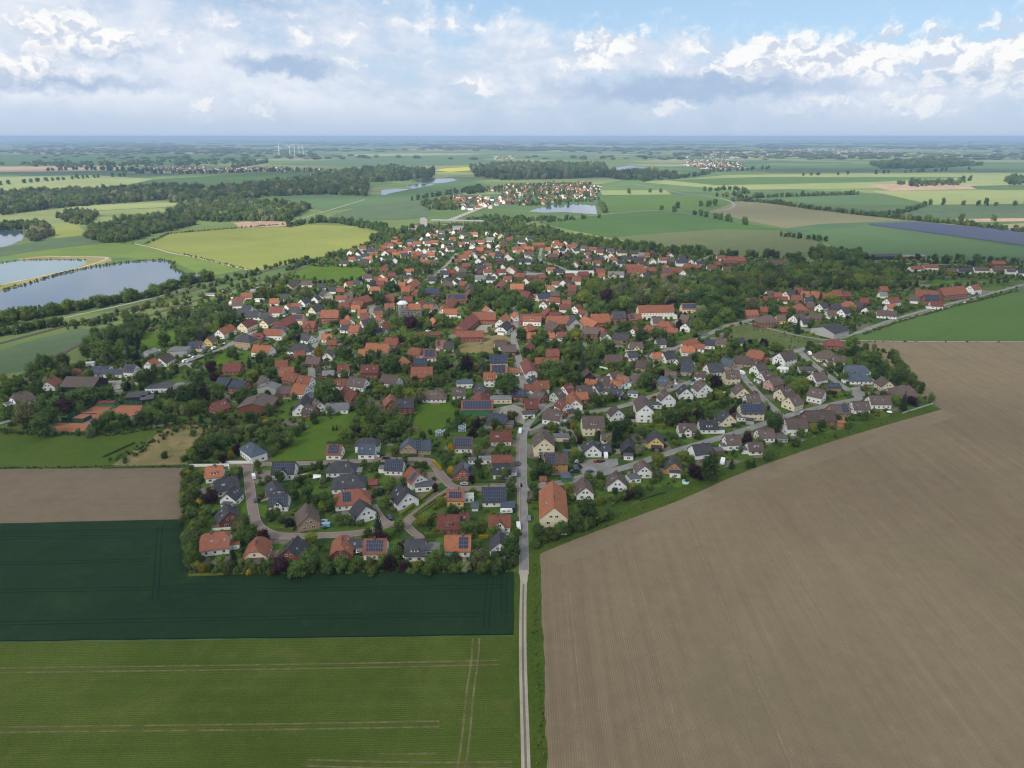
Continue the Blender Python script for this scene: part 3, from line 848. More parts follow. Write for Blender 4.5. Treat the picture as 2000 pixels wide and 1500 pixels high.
# railway
M_SLEEP = M_BALLAST
for pts in ([(-100,697),(0,671),(136,635),(189,620),(279,595),(400,561),(520,529),(650,498),(760,470),(830,452),(900,432)], [(93,706),(157,671),(252,630),(328,604),(440,569),(540,540),(600,522)]):
    rb = strip('railway_bed', pts, 5.0, 0.0, M_BALLAST, h=0.5)
    for s in (-0.75, 0.75):
        strip('rail', pts, 0.12, 0.5, M_RAIL, parent=rb, keep=False, off=s, h=0.16)
strip('cycle_path', [(60,640),(120,622),(290,585),(340,570),(390,553)], 4.0, 0.16, M_CONC)
# ------------------------------------------------------------------ labels that single things out
THINGS = []      # [object, short description (noun phrase), photograph x, y]
ZONES = [
 (340, 600, 985, 1135, 'in the front left garden corner'),
 (600, 1015, 985, 1135, 'in the front row along dark wheat'),
 (340, 660, 880, 985, 'in the paved estate, left half'),
 (660, 1015, 880, 985, 'in the paved estate, right half'),
 (1015, 1260, 860, 1130, 'right of the lower main street'),
 (1260, 1480, 840, 1130, 'on the ploughed field garden edge'),
 (1480, 1850, 760, 1130, 'near the pointed field corner'),
 (1480, 1850, 660, 760, 'below the grey barn at right'),
 (1240, 1480, 760, 860, 'on the lower slope right of centre'),
 (1240, 1480, 660, 760, 'on the upper slope right of centre'),
 (1015, 1240, 760, 860, 'around the main street fork'),
 (1015, 1240, 660, 760, 'right of the upper main street'),
 (760, 1015, 760, 880, 'around the small paddock'),
 (760, 1015, 660, 760, 'left of the upper main street'),
 (520, 760, 760, 900, 'between paved estate and paddock'),
 (520, 760, 660, 760, 'in the old farms left of centre'),
 (-80, 340, 760, 985, 'around the clay courts'),
 (-80, 300, 560, 760, 'by the railway at the far left'),
 (300, 520, 700, 900, 'between the clay courts and old farms'),
 (300, 520, 560, 700, 'in the left railway quarter'),
 (520, 720, 540, 660, 'in the old centre, left half'),
 (720, 900, 540, 660, 'around the scaffolded church'),
 (900, 1120, 585, 660, 'around the central courtyard farm'),
 (1120, 1400, 600, 660, 'around the long orange hall'),
 (900, 1120, 540, 585, 'behind the courtyard farm'),
 (1120, 1400, 540, 600, 'in the park behind the hall'),
 (1400, 1560, 540, 660, 'in the eastern hamlet, near side'),
 (1560, 1720, 540, 660, 'in the eastern hamlet behind the barn'),
 (1720, 2100, 540, 660, 'at the eastern farm by the road'),
 (1400, 2100, 480, 540, 'in the far eastern row'),
 (1160, 1400, 480, 540, 'in the far right row by the field'),
 (900, 1160, 470, 540, 'in the far quarter behind centre'),
 (620, 900, 440, 540, 'in the far left railway quarter'),
]
def zone_of(x, y):
    for (x0, x1, y0, y1, ph) in ZONES:
        if x0 <= x < x1 and y0 <= y < y1:
            return ph
    return 'left of the village' if x < 700 else ('beyond the village' if y < 480 else 'beside the village')
ORD = ['', 'first', 'second', 'third', 'fourth', 'fifth', 'sixth', 'seventh', 'eighth', 'ninth', 'tenth', 'eleventh', 'twelfth', 'thirteenth', 'fourteenth', 'fifteenth',
       'sixteenth', 'seventeenth', 'eighteenth', 'nineteenth', 'twentieth', 'twenty-first', 'twenty-second', 'twenty-third', 'twenty-fourth', 'twenty-fifth', 'twenty-sixth', 'twenty-seventh', 'twenty-eighth', 'twenty-ninth', 'thirtieth']
def thing(o, desc, pos, cat, group=None):
    x, y, _ = proj(pos)
    tag(o, None, cat, group)
    THINGS.append((o, desc, x, y))
    return o
def write_labels():
    pools = {}
    for o, d, x, y in THINGS:
        pools.setdefault((d, zone_of(x, y)), []).append((x, o))
    for (d, z), lst in pools.items():
        lst.sort(key=lambda a: a[0])
        n = len(lst)
        for i, (x, o) in enumerate(lst):
            if n == 1: s = '%s %s' % (d, z)
            elif i == 0: s = '%s %s, leftmost' % (d, z)
            elif i == n - 1: s = '%s %s, rightmost' % (d, z)
            else: s = '%s %s, %s from left' % (d, z, ORD[min(i + 1, len(ORD) - 1)])
            o['label'] = s

# ------------------------------------------------------------------ shared small meshes
def window_mesh():
    mb = MB()      # unit pane in x and z, sits on a wall whose outward side is -y
    mb.box(-0.5, 0.5, -0.07, 0.0, -0.5, 0.5, 0)
    for x0, x1 in ((-0.43, -0.03), (0.03, 0.43)):
        mb.add([(x0,-0.074,-0.43),(x1,-0.074,-0.43),(x1,-0.074,0.43),(x0,-0.074,0.43)], [(0,1,2,3)], 1)
    return mb.mesh('window', [M_FRAME, M_GLASS])
ME_WIN = window_mesh()
def skylight_mesh():
    mb = MB()
    mb.box(-0.5, 0.5, -0.5, 0.5, 0.0, 0.10, 0)
    mb.add([(-0.4,-0.42,0.104),(0.4,-0.42,0.104),(0.4,0.42,0.104),(-0.4,0.42,0.104)], [(0,1,2,3)], 1)
    return mb.mesh('skylight', [M_FELT, M_SKYL])
ME_SKY = skylight_mesh()
def chimney_mesh():
    mb = MB()
    mb.box(-0.35, 0.35, -0.35, 0.35, -1.2, 1.0, 0)
    mb.box(-0.42, 0.42, -0.42, 0.42, 1.0, 1.12, 1)
    mb.box(-0.14, 0.14, -0.14, 0.14, 1.12, 1.32, 1)
    return mb.mesh('chimney', [M_CHIM, M_FELT])
ME_CHIM = chimney_mesh()
def door_mesh():
    mb = MB()
    mb.box(-0.55, 0.55, -0.06, 0.0, 0.0, 2.15, 0)
    mb.box(-0.45, 0.45, -0.09, -0.06, 0.0, 2.05, 1)
    mb.add([(-0.25,-0.093,1.3),(0.25,-0.093,1.3),(0.25,-0.093,1.9),(-0.25,-0.093,1.9)], [(0,1,2,3)], 2)
    return mb.mesh('door', [M_FRAME, M_DOOR, M_GLASS])
ME_DOOR = door_mesh()

ROOF_WORD = {'r': 'red', 'o': 'bright orange', 'm': 'dark red', 'n': 'brown', 'd': 'dark grey', 's': 'slate blue', 'g': 'pale grey', 'W': 'white'}
WALL_WORD = {'w': 'white', 'c': 'cream', 'b': 'red brick', 't': 'tan brick', 'y': 'yellow', 'p': 'pink', 'k': 'black', 'g': 'grey', 'o': 'ochre', 'e': 'green', 'q': 'pale green'}
FOOT = []        # footprints: centre, cos, sin, half length, half width
FAR_HOUSES = []  # kept for the joined far houses

def windows_on(parent, wid, zs, org, out_ang, n, h=1.25, w=1.15, name='window', door=False):
    """n windows per floor along one wall; org centre of the wall's foot, out_ang heading of its outward normal"""
    tx, ty = -math.sin(out_ang), math.cos(out_ang)
    rz = out_ang + math.pi / 2
    step = wid / n
    for iz, z in enumerate(zs):
        for i in range(n):
            s = -wid / 2 + step * (i + 0.5)
            if door and iz == 0 and i == n // 2:
                inst('door', ME_DOOR, parent, (org[0] + tx * s, org[1] + ty * s, 0.0), (0, 0, rz))
                continue
            ww = w * (1.45 if (n <= 2 and iz == 0 and wid > 5) else 1.0)
            inst(name, ME_WIN, parent, (org[0] + tx * s, org[1] + ty * s, z), (0, 0, rz), (ww, 1, h))

def house(c, ang, L, W, he, pitch, rf, wl, opts, dist, noun='house'):
    """gabled, hipped or flat house: wall, roof (> chimney), windows, door and whatever sits on the roof"""
    root = empty('house', (c.x, c.y, 0.0), ang)
    hip = 'h' in opts; half = 'k' in opts; flat = 'f' in opts
    rise = 0.0 if flat else W / 2 * math.tan(pitch)
    hr = he + rise
    wmb = MB()
    x0, x1 = -L/2, L/2
    if hip or flat:
        wmb.box(x0, x1, -W/2, W/2, 0, he)
    elif half:
        t = 0.42
        prof = [(-W/2, 0), (W/2, 0), (W/2, he), (W/2*t, hr - rise*t), (-W/2*t, hr - rise*t), (-W/2, he)]
        n = len(prof)
        wmb.add([(x0, y, z) for y, z in prof] + [(x1, y, z) for y, z in prof],
                [tuple(range(n))[::-1], tuple(range(n, 2*n))] + [(i, (i+1) % n, n + (i+1) % n, n + i) for i in range(n)])
    else:
        prof = [(-W/2, 0), (W/2, 0), (W/2, he), (0, hr), (-W/2, he)]
        n = len(prof)
        wmb.add([(x0, y, z) for y, z in prof] + [(x1, y, z) for y, z in prof],
                [tuple(range(n))[::-1], tuple(range(n, 2*n))] + [(i, (i+1) % n, n + (i+1) % n, n + i) for i in range(n)])
    wmat = WALL[wl]
    wmb.build('wall', wmat, root)
    # roof
    oh = 0.45; tz = 0.24
    tan = math.tan(pitch)
    rm = MB()
    rmat = ROOF[rf]
    if flat:
        rm.box(x0 - 0.15, x1 + 0.15, -W/2 - 0.15, W/2 + 0.15, he + 0.002, he + 0.28)
        roof = rm.build('roof', M_FELT if rf in 'dn' else rmat, root)
    else:
        ze = he - oh * tan + tz; zr = hr + tz
        ye = W/2 + oh; xe0, xe1 = x0 - oh, x1 + oh
        if hip:
            i = min(W/2, L*0.38)
            tops = [(xe0,-ye,ze),(xe1,-ye,ze),(xe1,ye,ze),(xe0,ye,ze),(x0+i,0,zr),(x1-i,0,zr)]
            rm.slab(tops, [(0,1,5,4),(1,2,5),(2,3,4,5),(3,0,4)], 0.2)
        elif half:
            t = 0.42; yk = W/2*t; zk = hr - rise*t + tz; i = yk * 0.9
            tops = [(xe0,-ye,ze),(xe1,-ye,ze),(xe1,-yk,zk),(xe1,yk,zk),(xe1,ye,ze),(xe0,ye,ze),(xe0,yk,zk),(xe0,-yk,zk),(x0+i,0,zr),(x1-i,0,zr)]
            rm.slab(tops, [(0,1,2,9,8,7),(2,3,9),(4,5,6,8,9,3),(6,7,8)], 0.2)
        else:
            tops = [(xe0,-ye,ze),(xe1,-ye,ze),(xe1,ye,ze),(xe0,ye,ze),(xe0,0,zr),(xe1,0,zr)]
            rm.slab(tops, [(0,1,5,4),(2,3,4,5)], 0.2)
            if dist < 620:
                rm.box(xe0 - 0.02, xe1 + 0.02, -0.16, 0.16, zr - 0.02, zr + 0.09)
        roof = rm.build('roof', rmat, root)
    # which long side and which end look at the street (camera) side
    vx, vy = -c.x, -c.y
    ca, sa = math.cos(ang), math.sin(ang)
    ly = -vx * sa + vy * ca          # towards the viewer in local y
    lx = vx * ca + vy * sa
    sy = 1 if ly > 0 else -1
    sx = 1 if lx > 0 else -1
    near = dist < 520
    if not flat and 'N' not in opts:
        cx = (random.random() - 0.5) * L * 0.5
        inst('chimney', ME_CHIM, roof, (cx, random.choice((-0.5, 0.5)) * 0.8, hr + 0.05))
    # windows
    if wl not in 'ke' and 'B' not in opts and he >= 2.3:
        fl = max(1, int(round(he / 2.75)))
        zs = [1.55 + 2.75 * i for i in range(fl) if 1.55 + 2.75 * i < he - 0.5] or [1.45]
        nl = max(2, int(L / 3.0))
        if dist > 900: zs = zs[:1]; nl = min(nl, 3)
        sides = (sy, -sy) if near else (sy,)
        for s in sides:
            windows_on(root, L * 0.94, zs, (0, s * W/2), math.pi/2 * s, nl, door=(s == sides[-1]))
        ends = (sx, -sx) if near else (sx,)
        gz = list(zs)
        if not hip and not flat and rise > 2.4: gz.append(he + 1.0)
        for s in ends:
            for z in gz:
                n = 2 if z < he else (2 if W > 8 and not half else 1)
                wdt = W * 0.8 if z < he else W * 0.42
                windows_on(root, wdt, [z], (s * L/2, 0), 0 if s > 0 else math.pi, n, h=1.2, w=1.1)
    # things on the slope that faces the viewer
    def on_slope(u, v, lift):      # u along ridge, v 0..1 eave to ridge
        y = W/2 * (1 - v)
        return (u, sy * y, he + rise * v + lift)
    slope_rot = (-sy * pitch if sy > 0 else pitch, 0, 0)
    sl = W / 2 / math.cos(pitch)
    if not flat and ('S' in opts or 's' in opts):
        pm = MB()
        pw, ph = 1.02, 1.68
        full = 'S' in opts
        span = L - 1.2 - (W * 0.55 if hip else 0)
        u0, u1 = (-span/2, span/2) if full else ((-span/2, -span/2 + span * 0.45) if random.random() < 0.5 else (span/2 - span * 0.45, span/2))
        nu = max(1, int((u1 - u0) / pw)); nv = max(1, int((sl - 0.5) / ph))
        if 'h' in opts: nv = max(1, nv - 1)
        if dist > 800: pw, ph, nu, nv = pw * 2, ph, max(1, nu // 2), nv
        Mx = Matrix.Translation(on_slope(0, 0, tz + 0.03)) @ Matrix.Rotation(slope_rot[0], 4, 'X')
        v0 = (sl - nv * ph) / 2
        for a in range(nu):
            for b in range(nv):
                ua = (u0 + u1) / 2 - nu * pw / 2 + a * pw
                va = v0 + b * ph
                ya, yb = -sy * va, -sy * (va + ph - 0.06)
                pm.box(ua, ua + pw - 0.05, min(ya, yb), max(ya, yb), 0.05, 0.09, 0, Mx)
                e = 0.05
                q = [Mx @ Vector((X, Y, 0.094)) for X, Y in ((ua+e, min(ya,yb)+e), (ua+pw-0.05-e, min(ya,yb)+e), (ua+pw-0.05-e, max(ya,yb)-e), (ua+e, max(ya,yb)-e))]
                pm.add(q, [(0,1,2,3)], 1)
        pv = pm.build('solar_panels', [M_PVF, M_PV], roof)
        pv['kind'] = 'stuff'
    elif not flat and near and 'B' not in opts and rise > 2.5 and 'D' not in opts:
        for i in range(random.choice((0, 1, 2, 2, 3))):
            u = (random.random() - 0.5) * (L - (W if hip else 3.0))
            inst('skylight', ME_SKY, roof, on_slope(u, 0.42 + 0.16 * random.random(), tz - 0.02), slope_rot, (0.85, 1.25, 1))
    if 'D' in opts and not flat:
        d = MB()
        dw = min(3.6, L * 0.4); v = 0.2; y0 = W/2 * (1 - v) * sy
        zb = he + rise * v; dh = 1.5
        depth = dh / tan + 0.5
        ya, yb = sorted((y0, y0 - sy * depth))
        d.box(-dw/2, dw/2, ya, yb, zb - 0.3, zb + dh)
        dor = d.build('dormer', wmat, root)
        d = MB(); ya, yb = sorted((y0 + sy * 0.35, y0 - sy * (depth + 0.3)))
        d.box(-dw/2 - 0.25, dw/2 + 0.25, ya, yb, zb + dh + 0.002, zb + dh + 0.2)
        d.build('dormer_roof', rmat, dor)
        windows_on(dor, dw * 0.9, [zb + 0.85], (0, y0), math.pi/2 * sy, 2, h=1.0, w=1.2)
    if 'X' in opts:
        xw = min(4.6, L * 0.45); xr = xw / 2 * math.tan(R(45)); hx = he + 0.6
        d = MB()
        yo = sy * (W/2 + 0.5); yi = sy * 0.5
        prof = [(-xw/2, 0), (xw/2, 0), (xw/2, hx), (0, hx + xr), (-xw/2, hx)]
        n = 5
        a = [(x, yo, z) for x, z in prof]; b = [(x, yi, z) for x, z in prof]
        fs = [tuple(range(n)), tuple(range(n, 2*n))[::-1]] + [(i, n + i, n + (i+1) % n, (i+1) % n) for i in range(n)]
        if sy > 0: fs = [tuple(reversed(f)) for f in fs]
        d.add(a + b, fs)
        xg = d.build('cross_gable', wmat, root)
        d = MB(); e = 0.35; zt = hx + xr + 0.2; zl = hx - e + 0.2
        Y0, Y1 = yo + sy * 0.35, sy * 0.1
        tops = [(-xw/2 - e, Y0, zl), (-xw/2 - e, Y1, zl), (0, Y0, zt), (0, Y1, zt), (xw/2 + e, Y0, zl), (xw/2 + e, Y1, zl)]
        f2 = [(0,1,3,2), (2,3,5,4)] if sy > 0 else [(2,3,1,0), (4,5,3,2)]
        d.slab(tops, [tuple(reversed(f)) for f in f2], 0.18)
        d.build('gable_roof', rmat, xg)
        windows_on(xg, xw * 0.8, [1.5, hx + 0.3], (0, yo), math.pi/2 * sy, 1, h=1.4, w=1.7)
    # low annex against an end or the back, terrace slab on the garden side
    if noun == 'house' and not flat and 'B' not in opts and dist < 900:
        u = random.random()
        if u < 0.42:
            aw, al, ah = random.uniform(3.0, 4.2), random.uniform(4.0, 6.0), random.uniform(2.4, 2.7)
            es = random.choice((-1, 1))
            xa, xb = sorted((es * (L/2 + 0.003), es * (L/2 + aw)))
            ya = random.uniform(-W/2, W/2 - al)
            d = MB(); d.box(xa, xb, ya, ya + al, 0, ah)
            an = d.build('annex', wmat if random.random() < 0.7 else WALL[random.choice('wkb')], root)
            d = MB(); xr = sorted((xa + es * 0.0, xb + es * 0.25))
            d.box(xa - (0.2 if es < 0 else 0), xb + (0.2 if es > 0 else 0), ya - 0.2, ya + al + 0.2, ah + 0.002, ah + 0.2)
            d.build('annex_roof', random.choice((M_FELT, M_FELT, ROOF['g'], ROOF['s'], rmat)), an)
            if near: windows_on(an, al, [1.35], (es * (L/2 + aw), ya + al/2), 0 if es > 0 else math.pi, 1, h=1.1, w=1.3)
        if dist < 650 and random.random() < 0.6:
            tl, td = random.uniform(4, 7), random.uniform(2.2, 3.6)
            yo = sy * (W/2 + 0.004); yb_ = sy * (W/2 + td); ya, yb_ = sorted((yo, yb_)); x_ = random.uniform(-L/2, max(-L/2 + 0.1, L/2 - tl))
            d = MB(); d.box(x_, x_ + tl, ya, yb_, 0, 0.16)
            d.build('terrace', random.choice((M_CONC, M_PAVE, M_CONC, M_WOOD)), root)
    if 'A' in opts:
        d = MB(); x = sx * L/2
        d.slab([(x, -W*0.38, 2.7), (x, W*0.38, 2.7), (x + sx*2.6, W*0.38, 2.1), (x + sx*2.6, -W*0.38, 2.1)], [(0,1,2,3) if sx < 0 else (3,2,1,0)], 0.06)
        d.build('awning', M_AWN, root)
    FOOT.append((c.x, c.y, ca, sa, L/2, W/2))
    kind_word = {'f': 'flat-roofed', 'h': 'hip-roofed', 'k': 'half-hipped'}
    pre = next((w for k, w in kind_word.items() if k in opts), '')
    feat = 'solar ' if ('S' in opts or 's' in opts) else ''
    if flat: d = '%s %s %s' % (WALL_WORD[wl], pre, noun)
    else: d = '%s %s %s%s' % (ROOF_WORD[rf] + '-roofed', WALL_WORD[wl], feat, noun)
    cat = {'barn': 'barn', 'hall': 'hall', 'house': 'house', 'shed': 'shed', 'garage': 'garage', 'farmhouse': 'house'}.get(noun, 'house')
    root.name = cat
    thing(root, d, (c.x, c.y, he / 2), cat, {'barn': 'barns of the village', 'hall': 'halls of the village', 'shed': 'garden sheds', 'garage': 'garages'}.get(cat, 'village houses'))
    return root

HOUSES = []
def row_house(sc, row, kind):
    x0, y0, s = sc
    t = row.split()
    if kind == 'ridge':
        X1, Y1, X2, Y2 = (float(v) for v in t[:4])
        W, he, rf, wl = float(t[4]), float(t[5]), t[6], t[7]
        opts = t[8] if len(t) > 8 else ''
    else:
        X1, X2, Y1 = (float(v) for v in t[:3]); Y2 = Y1
        rf, wl = t[3], t[4]
        opts = t[5] if len(t) > 5 else ''
        W, he = random.choice((8.5, 9, 9.5, 10)), random.choice((3.0, 3.2, 3.4, 4.6))
        if 'G' in opts:
            xm = (X1 + X2) / 2
            wpx = X2 - X1
            p = G(x0 + xm / s, y0 + Y1 / s, 7.0)
            dep = proj(p)[2]
            W = max(6.0, min(11.0, wpx / s * dep / FPX))
            d = Vector((random.uniform(-0.25, 0.25), 1, 0)).normalized()
            hr = he + W / 2 * math.tan(R(43))
            p = G(x0 + xm / s, y0 + Y1 / s, hr)
            L = random.uniform(9, 12)
            c = p + d * (L / 2); c.z = 0
            HOUSES.append((c, math.atan2(d.y, d.x), L, W, he, R(43), rf, wl, opts.replace('G', ''), 'house'))
            return
    pitch = R(42)
    noun = 'house'
    if 'l' in opts: pitch = R(18)
    if 'i' in opts: pitch = R(28)
    if 'f' in opts: pitch = 0.0
    if 'R' in opts: noun = 'barn'
    if 'H' in opts: noun = 'hall'
    if 'Z' in opts: noun = 'shed'
    if 'Y' in opts: noun = 'garage'
    hr = he + (W / 2 * math.tan(pitch) if pitch else 0)
    p, q = G(x0 + X1 / s, y0 + Y1 / s, hr), G(x0 + X2 / s, y0 + Y2 / s, hr)
    d = q - p; d.z = 0
    L = d.length
    if kind != 'ridge':
        a = random.uniform(-0.16, 0.16)
        d = Matrix.Rotation(a, 3, 'Z') @ d
    mn = 3.0 if noun in ('shed', 'garage') else 8.0
    mx = 60.0 if noun in ('barn', 'hall') or 'f' in opts else 36.0
    L2 = min(max(L, mn), mx)
    d.normalize()
    m = p + (q - p) * 0.5
    if L2 != L:
        if abs(d.y) > abs(d.x):      # ridge runs away from the viewer: keep the near end
            nearp = p if p.y < q.y else q
            dd = d if (q - p).dot(d) > 0 and p.y < q.y else -d
            if dd.y < 0: dd = -dd
            m = nearp + dd * (L2 / 2)
    if 'h' in opts: L2 = L2 + W * 0.8 if L < 14 else L2 + W * 0.5
    elif 'k' in opts: L2 = L2 + W * 0.3
    m.z = 0
    if pitch == 0.0:                  # flat roofs are given by the back edge of the roof
        back = Vector((-d.y, d.x, 0))
        if back.y > 0: back = -back
        m = m + back * (W / 2)
    HOUSES.append((m, math.atan2(d.y, d.x), L2, W, he, pitch, rf, wl, opts, noun))

CROPS = {}
CROPS['A'] = ((340, 850, 5.358), """
330 335 505 318 9 3.2 o w D
480 455 590 432 10 3 d w k
548 612 600 560 8 3.4 d w
575 800 540 735 10 3.6 d b
335 1030 515 1008 11 3 r w k
838 1165 868 1095 9.5 3 r c kA
1190 1190 1290 1058 9.5 3.2 d b
1742 1150 1762 1040 9 3 r b k
1035 286 1262 280 10 3.4 d w SX
1060 545 1030 480 8 3 d w k
1000 620 1190 610 9 3.2 d w SX
1400 842 1378 716 9.8 3.3 n t
800 75 850 110 9 4.6 s w h
1605 98 1755 100 9 3.2 r w S
1700 276 1800 274 9 3 d w h
1745 412 1905 402 11 3 d w h
1790 576 1930 560 11 3 r w hs
""")
CROPS['B'] = ((680, 850, 5.358), """
185 745 125 682 10.5 3.4 d w
115 92 280 92 9 3.2 s w
150 30 250 28 7 4.4 d w h
622 85 642 20 9.5 3.6 s t
690 56 862 50 9 3.0 s t s
1110 22 1300 22 10 3.2 n w S
1490 -40 1702 -44 9.5 3.0 m w
395 255 575 260 9 3.0 d w S
745 408 650 332 9.5 3.4 r w s
622 602 535 508 11 3.4 d w
1195 345 1205 262 10 3.0 d b S
1505 210 1708 210 8.5 3.2 m w
1520 300 1700 300 8.5 3.0 d w
1048 573 1202 575 8 3.4 r y S
1405 548 1650 545 11 2.8 d w S
942 834 1165 834 10 2.9 m b D
1170 812 1262 812 7 2.6 m b Y
1475 838 1695 838 8 3 r w X
1585 1125 1592 1008 8.5 3 d w
1018 1050 1278 1050 10 3.0 o w s
605 1090 805 1090 10.5 3.0 d w D
175 1085 398 1085 9.5 3.2 r w S
95 1092 162 1092 6 2.6 d w N
820 1128 962 1126 6 2.7 g w fY
1600 695 1745 697 6 2.6 s k fYB
700 490 870 478 6 2.8 d w fY
280 545 350 540 4 2.2 d k fZB
225 462 305 462 4 2.2 m b ZN
1258 232 1340 230 4 2.4 d w fY
1365 222 1495 218 5 2.5 g w fY
1210 610 1310 605 5 2.6 W w fY
1300 700 1355 700 4 2.1 s w ZN
""")
CROPS['C'] = ((1000, 800, 5.358), """
440 1025 425 745 12.5 6.6 o c
340 300 322 205 11.5 6.0 n c
430 252 592 250 6 2.6 d c fYB
350 455 575 450 9.5 5.4 n o s
735 72 955 68 11 5.6 n c D
850 372 828 305 10 3 d w
935 250 1040 245 6 2.6 n w Y
930 370 1030 370 6 2.6 d k YN
1230 380 1215 300 8.5 3 d k
1510 290 1500 218 9 3.4 d y
1745 146 1912 145 8.5 3.2 n w X
770 815 738 708 8.5 3 n w
1108 722 1092 638 9.5 3.2 n w
1190 680 1300 665 6 2.6 d w fY
1390 590 1362 518 8.5 3.4 n w
1700 556 1690 490 9 3 d o
500 668 600 660 6 2.4 s e fZB
295 700 355 700 3.4 2.2 r p ZN
535 318 600 318 3.6 2.2 d k fZB
535 420 612 418 3 2.2 s e fZB
650 600 690 600 3 2.2 s k fZB
""")
CROPS['D'] = ((1340, 700, 4.0), """
50 678 182 662 9 3 d w B
318 600 405 598 9 3.6 n w
482 657 592 655 8 2.6 n w
560 553 678 549 8.5 3 n w
700 602 770 600 5 2.5 d g fY
775 470 932 465 10 4.8 n w
932 410 1148 405 11 3.2 n b D
1128 362 1268 360 9.5 3 n o s
1298 336 1422 335 9 3 n w
1432 292 1588 292 9.5 3.4 n w
1685 210 1740 214 11.5 3 n b h
1530 140 1590 178 9.5 3.4 n c
1310 112 1402 112 10 2.8 s w h
1240 57 1392 55 9.5 2.8 s w k
1090 195 1192 195 10 2.6 d o lS
205 700 270 695 5 2.4 n b fYB
1170 488 1235 486 4 2.6 o o fZB
725 65 800 72 5 2.4 W w fY
""")
CROPS['K'] = ((1460, 640, 7.143), """
905 640 1062 612 9.5 4.4 n w
880 828 1082 872 10 4.4 n w
580 972 705 935 10 4.0 n c
455 850 595 815 9.5 4.2 n c
300 715 445 680 9 4 n p
195 632 312 610 9 3.2 n w
105 520 225 490 9 4 n w
1195 160 1240 163 10 3.4 m b h
1050 320 1165 320 11 3 n c h
1230 385 1335 392 9 3 n c
450 350 622 310 11.5 5.4 n w
715 540 905 548 10 2.7 n w ls
440 545 565 570 5 2.5 W w fY
1680 690 1770 735 3.5 2.4 W w fYB
""")
CROPS['J'] = ((1240, 660, 7.5), """
1320 480 1522 475 9.5 5 n c D
1600 732 1530 662 10.5 3 n c
1628 826 1812 820 8.5 3.4 n w
1545 968 1872 965 10 5 d c S
1390 1120 1308 1062 10.5 3.4 d c
945 1205 1202 1205 9 3 d w D
1045 672 958 608 11 5 n w
760 742 718 680 10 3.4 d w
500 818 438 760 10.5 4.8 n w
165 978 108 828 10.5 7.4 n w
220 930 390 940 6 2.6 d w fY
700 370 850 388 10 3 d t S
1055 382 1272 366 11 3.2 d w
1290 286 1445 328 9.5 3 s t
388 556 508 602 9.5 3 s t
60 520 205 510 11 2.9 n t h
450 482 605 492 9 2.8 n w
100 322 205 320 8 3 n c
275 215 352 210 8.5 3.4 o q
410 215 562 188 9.5 3.6 d w
620 305 802 280 8.5 3 d w
715 116 832 116 9 3.4 o w k
820 16 862 15 9.5 4.6 r w h
905 82 1000 92 7 3 r w
310 16 442 10 8.5 3.2 d w
1700 168 1872 198 11 3 r b k
1510 260 1680 272 10 2.8 n t h
1050 22 1165 30 8.5 3.2 d w s
1220 0 1325 5 8.5 3.2 n c
1490 5 1572 0 7 3 d w
885 482 1035 492 7 2.7 n w
1480 1115 1600 1120 6 2.6 d w fY
1620 1170 1740 1180 5 2.4 d g fYB
""")
CROPS['I'] = ((1000, 660, 7.5), """
285 440 215 296 9.5 3.4 m w k
488 165 682 160 10 3.4 m b
340 290 682 290 8 3 r b N
232 96 255 60 9 3.6 r b
330 630 535 625 10 3.8 r w
215 680 322 680 6.5 2.8 r w N
310 560 352 600 8.5 3 d c
15 766 198 770 13 3.6 d b lSH
200 900 352 892 10 3.6 m b
140 1075 320 1068 6 2.7 d w fY
370 762 482 800 9 3.2 n b
612 792 692 748 8.5 3.4 n q
752 702 852 664 8.5 3.6 m w
895 778 932 905 9.5 3.4 o w
945 802 1082 790 8 3.4 o b
812 952 700 888 8.5 3.4 m w
512 1040 692 1062 10.5 3.4 n w k
640 1040 772 1088 6.5 2.8 o b
950 700 1162 690 12 3.6 n b R
1090 446 1135 502 9 3 n k
1130 606 1196 612 6 2.6 o w
1200 692 1295 650 9 3.2 d w
1250 572 1420 560 9 2.9 n w
1428 508 1545 480 9 3.4 n w
1580 546 1672 566 8 3 o w
1490 622 1580 640 6 2.6 o w
1380 662 1492 690 9 3 n w
1470 732 1592 752 8.5 2.9 d w
1700 770 1850 782 6 2.6 d w fY
1560 1052 1500 985 9.5 3.6 n w
1365 252 1600 240 10 2.8 n b
1695 200 1812 190 8.5 3.2 d w
1720 62 1905 60 10 3.4 n c X
1850 332 1960 342 9 3 n t
""")
CROPS['H'] = ((760, 660, 7.5), """
1545 36 1712 30 9 3.2 n w
1655 104 1852 100 10 3.4 n b
1478 250 1732 248 11 3.2 d w S
1492 396 1722 396 11 3.2 o w S
1388 506 1552 505 9.5 5.2 o w D
1760 442 1910 442 6 2.7 o w N
1420 772 1330 648 9.5 3 d b
1345 905 1338 776 12 3 m b k
1065 920 1515 918 14 4.2 r e iSH
1480 845 1790 842 8 3 g c fH
1470 1096 1725 1128 9.5 3 d b S
1690 1210 1830 1215 6 2.7 d b fY
935 730 1118 730 9 2.9 n w
600 766 722 766 10 2.7 n w h
985 620 1215 610 9 3.4 s w f
328 426 632 424 13 3.6 r b R
-90 526 142 570 10 3.4 n w
205 272 300 352 9.5 3.4 r b
365 306 548 300 9 3 d b S
330 136 452 150 10 3 r b k
505 166 682 160 12 3.4 r w S
690 36 828 35 9.5 3.2 r w s
830 60 922 60 10 3.2 d w
108 895 352 890 9.5 5 d b
""")
